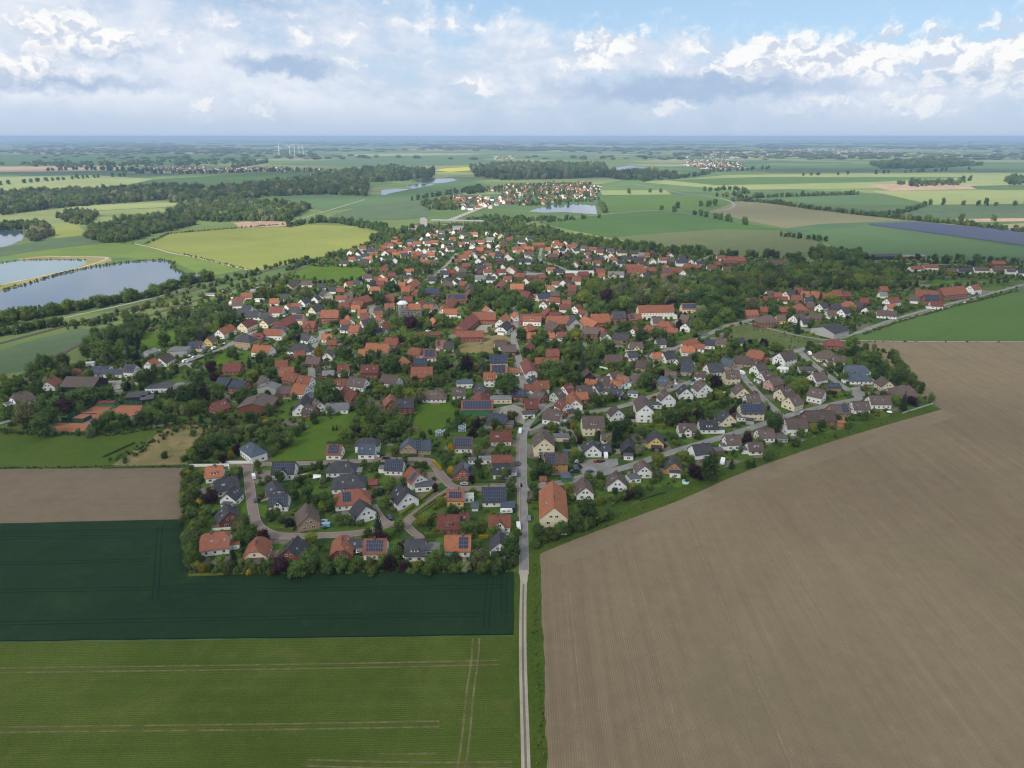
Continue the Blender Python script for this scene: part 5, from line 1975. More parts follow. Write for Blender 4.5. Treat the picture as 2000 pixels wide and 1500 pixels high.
TREE_TXT = {
 'A': (340, 850, 5.358, "665 375 50 g;845 315 45 g;510 245 50 p;385 640 85 p;260 700 40 Y;320 800 80 g;200 830 60 g;190 990 80 g;770 900 75 g;930 1055 75 p;780 1040 110 G;190 1280 90 g;300 1390 50 Y;545 1410 55 o;620 1270 60 c;1110 1370 90 p;1420 1300 130 G;1440 1090 75 y;1310 1390 90 G;930 700 75 G;960 820 60 G;910 620 45 y;980 450 40 o;1280 490 35 p;1600 690 90 G;1390 600 70 G;1550 750 60 y;1750 960 60 g;1870 940 60 G;170 690 50 g;200 600 60 g;320 900 60 g;540 80 55 G;650 160 50 p;600 210 35 Y;430 60 90 G;300 130 100 g;190 200 70 g;1080 60 80 g;1180 30 80 g;920 20 80 g;200 1140 60 G;700 1340 40 y;920 1330 40 y;780 1440 30 Y;1250 1430 70 G;1600 1400 70 G;1750 1360 80 G;1870 1390 60 g;420 1420 40 g;660 1420 40 g;1000 1440 35 y;700 1060 70 g;240 430 40 g;1480 700 60 G;1260 610 50 G"),
 'B': (680, 850, 5.358, "430 180 50 y;490 170 40 g;165 290 40 g;290 320 40 g;300 420 35 G;720 300 30 G;790 310 42 g;1030 240 80 G;1140 280 60 g;1040 390 45 Y;1100 440 60 G;940 330 35 Y;1080 140 45 Y;1360 160 60 g;1640 150 70 g;1580 130 60 g;1710 510 62 G;1790 720 50 g;420 560 60 g;390 690 70 g;310 930 75 c;530 940 62 g;420 1030 60 g;200 1030 60 g;90 1000 70 G;480 1220 80 G;430 1350 80 p;570 1380 55 p;550 1160 45 p;940 1260 100 G;1000 1350 80 g;1380 1280 110 o;1400 1400 70 g;1720 1270 110 G;1230 1380 60 l;1100 1390 70 g;820 1420 60 g;260 1420 60 y;100 1330 70 g;1250 960 100 G;1390 920 60 g;820 890 60 y;910 990 50 y;740 900 50 y;1640 410 60 G;1400 420 50 g;1480 330 35 l;1100 780 50 g;920 700 60 y;1770 1060 50 g;1560 1270 60 g;1690 1130 45 y;370 1290 60 g;920 560 35 p;1560 1400 60 G;700 1410 40 g"),
 'C': (1000, 800, 5.358, "20 280 75 g;645 165 42 Y;900 265 35 p;1140 190 105 G;1085 270 70 c;1215 430 115 G;640 330 50 g;660 450 60 y;300 560 70 c;345 620 90 G;210 680 55 G;180 810 55 G;70 990 50 G;920 700 45 g;940 790 45 g;580 830 52 y;1270 820 58 y;1080 845 30 G;1520 680 70 o;1540 520 80 y;1900 640 65 p;790 1040 110 G;650 1190 90 G;500 1270 80 G;270 1280 85 G;860 1100 80 G;60 1350 50 g;1340 430 60 l;1500 100 55 g;1650 80 85 G;720 500 50 G;710 310 40 p;880 760 40 g;1020 330 50 l;800 680 45 g;400 1290 70 g;1380 250 60 g;1820 40 60 g"),
 'D': (1340, 700, 4.0, "230 180 45 p;100 435 42 G;40 490 35 g;690 500 62 G;860 650 40 G;650 750 50 G;165 850 92 G;80 890 55 p;1640 130 72 G;1685 170 45 G;1525 105 45 G;1480 150 35 G;1770 325 38 p;1705 335 42 c;600 660 30 G;480 590 35 G;1170 590 25 g;850 215 52 y;830 250 50 g;930 190 40 y;800 190 35 G;530 810 22 c;490 825 28 g;360 810 28 c;960 590 25 g;1010 560 25 G;1270 510 30 g;90 600 30 g;240 50 40 g"),
 'E': (0, 640, 6.667, "560 450 85 G;840 560 110 o;170 720 90 g;490 800 80 G;420 560 90 G;1240 80 70 G;1300 260 150 G;1100 300 80 g;1200 200 110 G;1450 120 110 G;1530 300 90 g;1680 180 60 c;1665 300 70 c;1795 180 55 c;1790 330 40 c;1880 660 115 g;1380 850 110 G;1150 880 130 G;950 900 120 G;840 1010 95 p;700 1000 100 G;550 1000 90 G;280 1150 150 o;470 1270 150 G;650 1150 120 G;1050 1040 60 g;1400 1180 110 G;1270 1270 100 G;1600 1200 100 G;1800 1180 100 G;1950 1100 95 g;670 1330 60 l;1170 1360 60 l;1010 1345 40 g;1610 770 55 g;1720 740 50 l;40 1130 70 G;700 440 70 g;830 430 70 g;1330 410 60 o;100 850 60 g;250 700 60 G;1000 480 45 G;640 900 60 g"),
 'F': (280, 640, 7.5, "320 170 90 G;90 730 130 G;290 660 50 c;650 650 160 G;780 760 110 G;660 960 170 G;900 960 110 p;1090 960 130 G;400 990 100 o;380 1150 100 g;760 1160 110 g;600 1200 70 l;980 570 78 p;1290 340 85 G;1550 500 50 c;1670 520 50 c;1600 700 80 y;1650 620 60 g;1090 680 50 y;660 100 130 G;800 60 110 G;1850 640 80 G;1070 1310 85 G;840 1340 55 c;1560 1310 90 G;1420 1040 80 g;360 1350 90 G;230 1300 90 G;120 1200 90 G;560 240 70 c;950 720 50 G;1360 420 45 g"),
 'G': (520, 660, 7.5, "750 200 75 Y;1120 240 95 G;1470 310 60 c;1780 360 115 G;870 790 155 G;1050 860 75 G;1680 740 60 y;1400 960 100 g;1530 980 90 l;100 480 85 G;30 310 45 G;430 1370 80 G;520 1290 60 G;720 1210 50 g;980 1310 24 c;1030 1310 24 c;1080 1310 24 c;1560 1100 120 g;1700 1200 130 g;1840 1100 120 o;1300 1230 80 G;1150 1420 110 g;1500 1380 120 g;1800 1350 120 g;180 1290 70 o;50 1060 80 g;800 510 40 l;690 500 50 l;1540 220 60 G;1640 220 45 G;400 860 45 g;1360 1340 55 p;1250 1330 60 G;1920 800 110 g"),
 'H': (760, 660, 7.5, "800 330 110 G;720 440 90 g;900 440 60 p;990 420 65 l;1130 390 110 p;1240 430 55 Y;1350 430 78 l;1440 420 45 G;1770 660 165 G;250 440 75 G;70 400 110 G;380 640 55 G;260 820 85 y;560 590 60 g;700 640 70 g;1190 560 42 G;1370 240 48 G;1570 1300 52 p;420 860 95 o;150 1250 130 g;60 1350 110 G;1840 1390 75 g;850 520 50 g;1250 1180 60 g;950 100 60 g;1560 190 50 g;600 1380 40 g;1350 1370 60 G"),
 'I': (1000, 660, 7.5, "300 240 45 c;210 210 60 G;410 200 75 g;570 460 155 G;780 430 90 g;1160 300 110 G;950 220 100 g;860 150 80 g;1030 390 90 c;930 580 110 g;760 640 72 y;1270 910 110 g;1290 970 70 y;950 1100 72 G;1090 1070 50 g;1260 1420 52 p;1820 400 52 o;1700 480 62 G;1900 650 80 G;1570 350 45 g;450 40 80 G;620 60 60 g;1420 100 100 G;1300 180 90 g;660 620 60 g;400 1220 55 g;540 1290 50 y;1400 870 60 G;700 1240 35 g;60 1110 40 o"),
 'J': (1240, 660, 7.5, "1170 640 62 p;1240 660 48 p;490 550 52 p;320 490 85 y;230 430 65 G;40 380 60 o;290 160 62 g;170 620 110 G;940 1120 75 p;560 1150 115 G;700 1050 60 g;850 1220 60 g;310 1150 60 g;910 1450 50 g;1200 830 42 y;1460 90 90 G;1600 120 42 c;1870 60 52 p;1880 150 60 G;1000 330 70 y;870 280 60 G;600 60 100 G;520 40 80 G;690 1130 70 G;700 600 60 G;1380 130 60 g;760 40 50 g"),
 'K': (1460, 640, 7.143, "870 270 62 G;980 290 62 G;870 490 38 g;230 210 52 p;400 280 90 g;100 260 70 G;1650 430 110 G;1790 450 105 g;1490 290 52 c;1400 320 60 G;1850 610 80 G;700 850 105 g;800 780 70 y;630 600 58 G;390 630 60 G;430 500 34 c;400 1320 115 G;1300 560 80 G;1330 690 60 g;520 300 60 g"),
 'L': (1360, 560, 7.143, "500 250 110 G;420 380 110 g;580 350 90 G;760 260 110 o;1060 310 90 G;1050 200 70 g;760 440 60 G;1420 540 60 c;880 310 42 y;940 780 50 p;300 500 85 g;80 420 110 G;1330 330 55 g;1900 150 70 y;250 320 110 G;120 250 110 G;60 120 110 G;200 150 110 G;620 220 70 G;820 80 60 g"),
 'M': (400, 540, 7.692, "400 1110 80 G;1700 1110 78 Y;1360 760 72 G;770 760 62 G;1610 620 62 G;1390 930 52 p;1310 900 50 G;300 640 120 G;200 700 100 G;120 640 110 G;420 600 90 G;330 560 75 c;250 500 65 c;450 900 50 G;1110 1090 45 g;860 1180 60 g;1500 230 100 o;1000 240 90 y;870 250 80 y;1180 200 60 g;60 560 80 G;1900 420 55 G;700 400 40 g"),
 'N': (640, 540, 7.692, "650 800 105 G;690 730 85 G;1020 700 110 g;1250 720 105 p;940 560 90 l;1120 860 110 g;1400 680 90 g;1500 720 80 g;1340 590 50 l;1490 530 55 G;730 350 85 G;520 230 105 G;840 270 70 g;950 130 95 G;1640 330 52 p;1410 240 75 G;1730 270 60 G;1720 640 100 g;230 540 62 g;1270 960 105 g;1450 960 110 G;180 950 48 l;300 960 72 G;470 940 70 g;640 1110 48 G;750 1150 44 c;1600 960 80 g;1820 680 80 g"),
 'O': (880, 540, 7.692, "420 240 135 G;560 290 115 g;860 380 135 G;1050 410 115 G;700 420 85 g;1210 430 75 g;1330 160 115 G;1220 170 90 g;320 440 75 g;240 520 52 g;1540 450 58 G;1060 870 95 G;1290 980 110 G;1410 920 90 G;1870 870 75 y;1720 960 75 G;1140 1120 62 G;1230 1130 42 c;1350 1140 85 g;1900 1080 105 G;1780 1120 90 g;1780 520 50 g;1980 330 72 y;300 930 28 G;760 520 60 g;1110 540 60 y;1010 560 60 g"),
 'P': (1120, 540, 7.143, "450 260 115 p;560 310 75 g;350 420 135 G;560 430 95 G;130 290 95 y;720 350 115 g;900 270 135 o;1220 180 155 o;1400 230 135 o;1190 330 85 y;1700 230 170 G;1850 200 135 G;950 680 62 g;960 830 115 G;1130 800 82 g;1390 860 125 G;1710 720 115 g;1470 690 42 p;1110 1010 58 g;580 740 48 l;730 680 75 G;20 830 65 y;450 980 115 G;250 1080 105 g;1770 510 95 l;1950 500 95 G;1050 960 65 G;1560 330 120 G;1680 380 100 G;240 300 90 g;620 200 90 g;1000 150 90 g"),
}
for key, (x0, y0, s, txt) in TREE_TXT.items():
    for t in txt.split(';'):
        a = t.split()
        tree_px(float(a[0]), float(a[1]), float(a[2]), a[3], s, x0, y0)

def in_poly(x, y, poly):
    c = False
    n = len(poly)
    j = n - 1
    for i in range(n):
        xi, yi = poly[i]; xj, yj = poly[j]
        if (yi > y) != (yj > y) and x < (xj - xi) * (y - yi) / (yj - yi) + xi: c = not c
        j = i
    return c
# grid of footprints so that nothing grows through a house or on a road
from collections import defaultdict
CELL = 20.0
FGRID = defaultdict(list)
for f in FOOT:
    rr = math.hypot(f[4], f[5]) + 4
    for i in range(int((f[0]-rr)//CELL), int((f[0]+rr)//CELL)+1):
        for j in range(int((f[1]-rr)//CELL), int((f[1]+rr)//CELL)+1):
            FGRID[(i, j)].append(f)
RGRID = defaultdict(list)
for ps, hw in ROADS:
    for a, b in zip(ps, ps[1:]):
        m = max(1, int(math.hypot(b[0]-a[0], b[1]-a[1]) / 8))
        for t in range(m + 1):
            x = a[0] + (b[0]-a[0]) * t / m; y = a[1] + (b[1]-a[1]) * t / m
            for i in (-1, 0, 1):
                for j in (-1, 0, 1):
                    RGRID[(int(x//CELL)+i, int(y//CELL)+j)].append((x, y, hw))
def blocked(x, y, r):
    k = (int(x//CELL), int(y//CELL))
    for (cx, cy, ca, sa, hl, hw) in FGRID.get(k, ()):
        dx, dy = x - cx, y - cy
        u = abs(dx*ca + dy*sa) - hl; v = abs(-dx*sa + dy*ca) - hw
        if u < r and v < r: return True
    for (px, py, hw) in RGRID.get(k, ()):
        if (px-x)**2 + (py-y)**2 < (hw + 4 + r)**2 and math.hypot(px-x, py-y) < hw + max(r, 0.8) + 2.0: return True
    return False
OPEN_PX = [[(1050,1090),(1060,1072),(1220,1011),(1330,971),(1440,920),(1640,852),(1836,797),(1800,786),(1640,835),(1440,900),(1330,947),(1220,984),(1130,1022),(1070,1052)], [(520,902),(575,858),(612,828),(692,806),(698,838),(650,868),(636,898)], [(803,856),(817,789),(880,787),(896,812),(862,838),(838,858)], [(270,652),(352,648),(352,680),(270,688)],
           [(408,704),(440,688),(488,686),(492,704),(460,712),(400,714)], [(892,690),(898,664),(985,652),(996,662),(975,690)], [(1422,640),(1470,632),(1540,653),(1618,668),(1560,690),(1500,672),(1430,662)],
           [(1128,912),(1134,898),(1206,896),(1208,908),(1175,922),(1140,930)], [(100,850),(100,822),(188,788),(285,790),(270,812),(170,845)], [(556,545),(600,520),(705,523),(722,545),(660,552),(600,552)],
           [(925,650),(935,635),(962,634),(955,648)], [(955,800),(1002,790),(1030,800),(1024,830),(1000,820),(962,810)], [(1760,548),(1990,545),(2010,560),(1900,575),(1790,560)], [(375,720),(352,706),(388,692),(402,694),(372,712)]]
OPEN_W = [[(G(x, y).x, G(x, y).y) for x, y in pl] for pl in OPEN_PX]
VILL_W = [(G(x, y).x, G(x, y).y) for x, y in VILLAGE_PX]
keep_t = []
for t in TREES:                       # planted by the photograph: nudge off walls
    x, y, D, Hh, k = t
    for tr in range(8):
        if not blocked(x, y, D * 0.18): break
        a = random.uniform(0, 6.28); x = t[0] + math.cos(a) * (1.0 + tr * 0.7); y = t[1] + math.sin(a) * (1.0 + tr * 0.7)
    else:
        continue
    keep_t.append((x, y, D, Hh, k))
TREES = keep_t
SHR = []         # shrubs and small garden trees: x, y, width, height, kind, is_shrub
xs = [p[0] for p in VILL_W]; ys = [p[1] for p in VILL_W]
cell = 4.7
gx = int((max(xs) - min(xs)) / cell); gy = int((max(ys) - min(ys)) / cell)
for i in range(gx):
    for j in range(gy):
        x = min(xs) + (i + random.random()) * cell; y = min(ys) + (j + random.random()) * cell
        if y < 120 or not in_poly(x, y, VILL_W): continue
        if any(in_poly(x, y, pl) for pl in OPEN_W): continue
        u = random.random()
        if u < (0.32 if y < 560 else 0.46): continue
        if u < 0.83:
            w = random.uniform(1.4, 3.8)
            if blocked(x, y, w * 0.4): continue
            SHR.append((x, y, w, w * random.uniform(0.6, 1.0), random.choice('ggGGyo'), True))
        else:
            w = random.uniform(3.0, 6.2) if y < 640 else random.uniform(2.6, 5.6)
            if blocked(x, y, w * 0.4): continue
            SHR.append((x, y, w, w * random.uniform(0.95, 1.3), random.choice('gggGGGyyoolp' if random.random() < 0.6 else 'gGg'), False))

# belts, woods and rows beyond the gardens (photograph outlines)
WOODS = []
def wood(poly, spacing, wmin, wmax, kinds='GGGgo', prob=0.93, hs=1.0):
    pl = [G(x, y) for x, y in poly]
    pw = [(p.x, p.y) for p in pl]
    ax, bx = min(p[0] for p in pw), max(p[0] for p in pw); ay, by = min(p[1] for p in pw), max(p[1] for p in pw)
    nx, ny = int((bx-ax)/spacing)+1, int((by-ay)/spacing)+1
    for i in range(nx):
        for j in range(ny):
            x = ax + (i + random.random()) * spacing; y = ay + (j + random.random()) * spacing
            if random.random() > prob or not in_poly(x, y, pw) or blocked(x, y, 1.5): continue
            w = random.uniform(wmin, wmax) * random.choice((0.65, 0.85, 1, 1, 1, 1.1))
            WOODS.append((x, y, w, w * random.uniform(0.85, 1.3) * hs, random.choice(kinds), False))
def belt(pts, width, spacing, wmin, wmax, kinds='GGgo', prob=1.0, hs=1.0):
    ps = [G(x, y) for x, y in pts]
    for a, b in zip(ps, ps[1:]):
        n = max(1, int((b - a).length / spacing))
        for i in range(n):
            if random.random() > prob: continue
            p = a + (b - a) * ((i + random.random()) / n)
            nrm = Vector((-(b-a).y, (b-a).x, 0)).normalized()
            p = p + nrm * random.uniform(-width/2, width/2)
            if blocked(p.x, p.y, 1.0): continue
            w = random.uniform(wmin, wmax)
            WOODS.append((p.x, p.y, w, w * random.uniform(0.9, 1.2) * hs, random.choice(kinds), w < 3.5))
# shrubs along the garden edges towards the fields
for pts, w_, a_, b_ in (([(368,1117),(500,1115),(700,1112),(900,1110),(1010,1108)], 4, 2.0, 4.5), ([(366,920),(366,1000),(368,1110)], 4, 2.0, 4.6), ([(1036,1072),(1080,1050),(1140,1030),(1190,1012)], 5, 2.4, 5.5),
                        ([(1180,985),(1300,945),(1420,900),(1600,836),(1760,790)], 8, 1.6, 3.6), ([(1740,690),(1770,735),(1800,770)], 6, 2.4, 5.0), ([(372,905),(430,870),(480,850),(520,840)], 12, 2.5, 6.0), ([(690,860),(760,850),(800,835)], 18, 2.5, 6.0)):
    belt(pts, w_, 1.5 if b_ > 3.7 else 8.0, a_, b_, 'gGGyo')
# trees standing among the far roofs
for pl, sp_, pr_ in (([(980,384),(1000,366),(1080,358),(1170,366),(1172,390),(1090,402),(1000,402)], 15, .36), ([(840,402),(870,388),(930,385),(960,398),(900,410)], 14, .36), ([(265,338),(300,328),(400,326),(655,333),(560,338)], 24, .22),
                 ([(1330,322),(1350,312),(1440,316),(1460,330),(1380,332)], 26, .3), ([(1300,306),(1400,296),(1560,290),(1700,290),(1760,300),(1560,304),(1420,312)], 50, .3), ([(930,372),(1000,362),(1160,358),(1150,366),(980,378)], 18, .8)):
    wood(pl, sp_, 6, 10, 'Ggy', pr_)
# weeds and tussocks on verges, reeds round the lakes
for pts, w_, sp_, a_, b_, kk in (([(1042,1095),(1046,1180),(1050,1300),(1053,1400),(1056,1500)], 3, 0.9, 0.3, 0.8, 'ggyy'), ([(1009,1122),(1010,1250),(1012,1380),(1014,1500)], 1.4, 0.4, 0.3, 0.9, 'gGGy'),
                                 ([(1050,1073),(1220,1008),(1330,968),(1440,917),(1640,849),(1820,795)], 6, 3.0, 0.3, 1.1, 'ggyo'), ([(0,915),(120,914),(214,912),(358,913)], 1.6, 0.9, 0.4, 1.2, 'gGGo'), ([(366,1122),(600,1120),(1000,1117)], 1.5, 0.7, 0.5, 1.4, 'gyG'),
                                 ([(0,845),(100,848),(212,850),(330,834)], 5, 0.9, 0.6, 2.4, 'gGo'), ([(225,905),(300,862),(345,832),(420,836),(395,885)], 12, 0.9, 0.6, 2.2, 'gGoy'), ([(240,890),(330,880),(380,850)], 30, 9.0, 3.0, 4.6, 'gG'),
                                 ([(1425,645),(1480,640),(1560,660),(1600,672),(1520,680)], 25, 1.5, 0.5, 1.6, 'gol'), ([(1660,668),(1800,668),(2000,669)], 1.5, 1.0, 0.4, 1.3, 'gGo'), ([(1684,654),(1760,628),(1860,600),(1990,568)], 3, 1.2, 0.6, 2.0, 'gGo'),
                                 (cr3([(0,800),(200,750),(500,660),(850,580),(1150,540),(1350,520),(1530,515),(1615,540),(1605,590),(1700,640),(1800,650),(1880,640),(1950,672)]), 6, 1.6, 0.8, 2.6, 'ogy'), (cr3([(0,545),(170,517),(400,512),(700,512),(790,517)]), 4, 2.0, 0.8, 2.0, 'og'),
                                 (cr3([(1950,672),(1700,750),(1400,840),(1000,895),(600,955),(250,985),(0,1020)]), 10, 1.2, 1.5, 4.5, 'Ggo'), ([(282,478),(330,457),(450,447),(568,438)], 6, 2.5, 1.0, 3.5, 'gGo'), ([(170,460),(200,474),(262,476)], 5, 3, 1.0, 3.0, 'gG'),
                                 ([(359,497),(482,527)], 6, 2.5, 0.8, 2.4, 'gyo'), ([(522,527),(596,512),(716,480),(750,456)], 8, 2.5, 1.2, 4.0, 'gGo')):
    belt(pts, w_, sp_, a_, b_, kk)
# park wood of the village
wood([(1370,560),(1380,548),(1440,540),(1500,530),(1560,528),(1640,525),(1755,527),(1762,548),(1750,566),(1640,566),(1500,565),(1440,580),(1380,600)], 8.5, 8, 15, 'GGgogyG', hs=1.0)
wood([(1130,575),(1180,562),(1230,558),(1330,560),(1380,575),(1390,590),(1330,592),(1180,597)], 8.5, 7, 14, 'Ggogyl', hs=1.05)
wood([(755,524),(790,518),(835,524),(840,536),(765,538)], 8.0, 6, 10, 'GGg')
wood([(925,585),(960,575),(1010,580),(1040,590),(1010,602),(930,605)], 7.0, 6, 10, 'GGg')
wood([(1060,462),(1120,468),(1190,482),(1240,494),(1180,490),(1080,472)], 9.0, 6, 10, 'GGgog')
wood([(880,444),(990,438),(1060,446),(1110,460),(1060,462),(960,454),(890,450)], 10.0, 6, 10, 'GGgog')
# far edge of the village
belt([(1000,450),(1090,460),(1180,475),(1260,492),(1380,500),(1440,502),(1560,506)], 14, 5, 6, 11, 'GGg')
belt([(1560,506),(1700,508),(1800,508),(1920,512),(2010,514)], 16, 11, 5, 10, 'GGg')
belt([(1200,476),(1300,490),(1390,498)], 6, 6, 6, 12, 'GG')
wood([(1580,496),(1640,494),(1690,500),(1690,510),(1590,510)], 8.0, 6, 12, 'GGg')
wood([(1770,515),(1850,505),(1960,508),(2000,512),(1900,520)], 14.0, 6, 10, 'GGg', 0.6)
belt([(1790,566),(1860,562),(1920,556),(2000,545)], 8, 9, 3, 6, 'Gg')
belt([(1415,600),(1440,590),(1480,582)], 16, 6, 5, 9, 'GGg')
# left belt between lake and railway
belt([(-60,648),(0,634),(60,622),(130,611),(190,598),(260,588),(300,578),(360,559),(410,547)], 16, 2.0, 6, 11, 'GGgGy')
belt([(-60,660),(0,654),(60,646),(120,633)], 12, 2.5, 5, 9, 'GGg')
belt([(300,590),(380,566),(440,551),(520,528),(600,509),(680,492)], 16, 2.0, 3, 7, 'Ggo')
belt([(130,642),(200,630),(250,612),(300,602),(420,575),(520,545)], 20, 2.2, 2.5, 6, 'Ggyo')
wood([(160,690),(190,655),(250,632),(290,628),(290,650),(240,690),(200,702)], 6.5, 6, 11, 'GGgogGl')
wood([(350,690),(352,650),(380,630),(440,612),(455,622),(430,650),(400,668)], 7.0, 6, 11, 'GGgogGl')
wood([(300,612),(380,590),(450,575),(460,600),(400,622),(330,640)], 9.0, 3, 7, 'Ggyo', 0.7)
wood([(460,560),(560,540),(620,545),(600,560),(520,580)], 9.0, 3, 7, 'Ggyy', 0.75)
belt([(560,530),(590,518),(620,512)], 8, 5, 4, 7, 'GG')
belt([(560,553),(640,553),(720,549)], 5, 5, 3, 6, 'Gg')
# lake woods at the left
wood([(165,465),(180,445),(250,440),(330,436),(375,430),(380,440),(330,452),(250,472),(210,475)], 9.0, 8, 13, 'gGgoG')
wood([(108,425),(150,415),(190,420),(175,440),(140,438)], 9.0, 8, 13, 'ggo')
wood([(50,462),(70,448),(95,450),(105,460),(70,472)], 8.0, 8, 12, 'olo')
wood([(0,440),(50,436),(100,440),(98,448),(20,450),(-60,452)], 10.0, 7, 11, 'GGg')
wood([(210,432),(290,425),(380,422),(440,420),(480,432),(430,434),(360,430),(260,438)], 11.0, 8, 13, 'GGgo')
wood([(0,398),(0,384),(80,378),(160,375),(260,372),(330,366),(400,372),(360,388),(230,398),(100,408),(0,422)], 15.0, 12, 19, 'GGgogGl')
wood([(330,395),(420,372),(520,360),(600,350),(700,352),(720,362),(715,384),(640,380),(520,384),(460,396),(400,405)], 17.0, 13, 20, 'GGgogGl')
wood([(330,425),(360,402),(450,398),(540,402),(610,405),(600,412),(560,430),(500,432),(420,426)], 13.0, 11, 17, 'GGgogGl')
wood([(430,420),(500,410),(580,412),(570,432),(480,434)], 11.0, 9, 14, 'glg')
wood([(600,350),(640,340),(760,330),(850,338),(840,350),(740,356)], 24.0, 16, 24, 'GGgogGl')
wood([(920,332),(980,322),(1180,325),(1190,345),(1100,350),(980,352),(930,345)], 26.0, 18, 26, 'GGgogGl')
wood([(1160,340),(1260,336),(1330,344),(1260,352),(1200,350)], 26.0, 16, 24, 'Ggo')
belt([(560,444),(620,434),(700,438),(760,446)], 10, 5, 5, 12, 'GGg')
belt([(620,432),(660,436),(740,450),(770,460)], 12, 7, 7, 11, 'GGG')
wood([(720,470),(760,458),(800,448),(840,445),(830,462),(770,478)], 9.0, 6, 11, 'GGg')
wood([(900,434),(960,424),(1030,428),(1130,427),(1180,425),(1060,436),(960,438)], 11.0, 6, 9, 'GGg')
belt([(1030,402),(1080,394),(1160,394)], 14, 8, 7, 10, 'ggy')
belt([(1172,398),(1182,416)], 10, 6, 7, 10, 'gg')
wood([(820,400),(860,392),(900,404),(890,412),(840,410)], 12.0, 8, 12, 'gGg')
belt([(800,392),(850,384),(900,376)], 20, 14, 8, 14, 'GG')
wood([(905,372),(940,366),(945,376),(915,380)], 11.0, 8, 13, 'GG')
# rows and hedges in the fields
belt([(1290,410),(1340,416),(1400,428),(1470,442)], 5, 26, 10, 13, 'GG', 0.9)
for (x, y) in [(1322,407),(1368,402),(1384,404),(1396,402),(1228,379),(1270,376),(1290,376)]:
    p = G(x, y); WOODS.append((p.x, p.y, 13, 15, 'G', False))
belt([(1425,392),(1500,396),(1580,408),(1680,420),(1780,430),(1900,442),(2010,456)], 14, 4, 5, 11, 'GGgo')
belt([(1425,392),(1500,396),(1580,408),(1680,420),(1780,430),(1900,442),(2010,456)], 12, 4, 2, 5, 'GGgo')
belt([(1440,388),(1560,384),(1680,380)], 10, 6, 5, 13, 'GGg')
belt([(1380,374),(1440,370),(1460,378),(1400,386)], 30, 14, 8, 14, 'Ggo')
belt([(1700,424),(1760,418),(1810,402)], 10, 12, 8, 12, 'GG', 0.7)
belt([(1810,400),(1890,401),(1960,402),(2010,400)], 6, 26, 11, 15, 'GG', 0.85)
belt([(1860,430),(1930,432),(2010,430)], 6, 50, 9, 13, 'GG')
belt([(1520,462),(1570,466),(1620,472)], 16, 7, 6, 10, 'GG')
belt([(1240,355),(1300,352),(1400,336),(1500,330)], 60, 22, 12, 20, 'GGg', 0.8)
wood([(1750,360),(1840,356),(1900,352),(1870,362),(1790,366)], 22.0, 12, 18, 'GGg', 0.8)
wood([(1960,352),(2010,346),(2010,360),(1975,362)], 20.0, 12, 18, 'GG')
belt([(1550,344),(1700,340),(1900,332)], 30, 45, 14, 20, 'GG', 0.6)
wood([(1700,322),(1760,316),(1860,316),(1920,324),(1800,330),(1720,330)], 36.0, 24, 36, 'GGG', 0.9, 0.7)
belt([(0,362),(60,357),(120,352),(200,346),(260,344)], 10, 32, 12, 17, 'GG', 0.95)
belt([(85,334),(160,332),(250,334),(300,336)], 40, 22, 14, 22, 'GG')
wood([(0,322),(240,316),(420,312),(520,316),(520,320),(300,326),(100,328)], 50.0, 22, 34, 'GG', 0.35, 0.6)
belt([(240,338),(330,340),(450,338),(560,334),(660,336)], 60, 16, 12, 20, 'GGg', 0.8)
belt([(450,330),(520,318)], 20, 20, 14, 20, 'GG')
# distant woods to the skyline, in wide low clumps
for (y0, y1, sp, w, pr) in ((274, 282, 420, 300, 0.42), (282, 290, 240, 180, 0.40), (290, 299, 140, 105, 0.36), (299, 312, 85, 62, 0.22)):
    a, b = G(1000, y1).y, G(1000, y0).y
    y = a
    while y < b:
        hw = y * 0.80
        x = -hw
        while x < hw:
            # woods gather in drifts
            v = math.sin(x * 0.0011 + y * 0.0007) + math.sin(x * 0.0004 - y * 0.0013 + 2.0) + 0.6 * math.sin(x * 0.0031 + y * 0.0021)
            if random.random() < pr * max(0.0, 0.55 + 0.6 * v):
                ww = w * random.uniform(0.7, 1.4)
                WOODS.append((x + random.uniform(-sp, sp) * .5, y + random.uniform(-sp, sp) * .5, ww, random.uniform(13, 24), random.choice('GGgogGl'), True))
            x += sp
        y += sp

def appar(t): 
    d = math.hypot(t[0], t[1]); return t[2] * t[3] / (d * d)
ALL = [(x, y, D, Hh, k, False) for x, y, D, Hh, k in TREES] + SHR + WOODS
cand = [t for t in ALL if not t[5] and -60 < proj((t[0], t[1], t[3]/2))[0] < 2060]
cand.sort(key=appar, reverse=True)
SOLO = set(id(t) for t in cand[:300])
tree_zone_n = 0
SRC = {}
for t in cand[:300]:
    x, y, D, Hh, k, sh = t
    root = empty('tree', (x, y, 0.0), random.uniform(0, 6.28))
    lift = 0.16 * Hh if k not in 'cY' else 0.02 * Hh
    me = random.choice(CROWN[k])
    cr = inst('crown', me, root, (0, 0, lift), (0, 0, 0), (D * random.uniform(0.86, 1.14), D * random.uniform(0.86, 1.14), Hh - lift))
    inst('trunk', random.choice(ME_TRUNK), root, (0, 0, 0), (0, 0, 0), (D * 0.9, D * 0.9, Hh * 0.95))
    SRC.setdefault(me.name, cr)
    size = 'tall ' if Hh > 9.5 else ('small ' if Hh < 4.5 else '')
    if k == 'Y': root.name = 'shrub'
    thing(root, size + LEAF_WORD[k], (x, y, Hh/2), 'tree' if k != 'Y' else 'shrub', 'trees of the village')

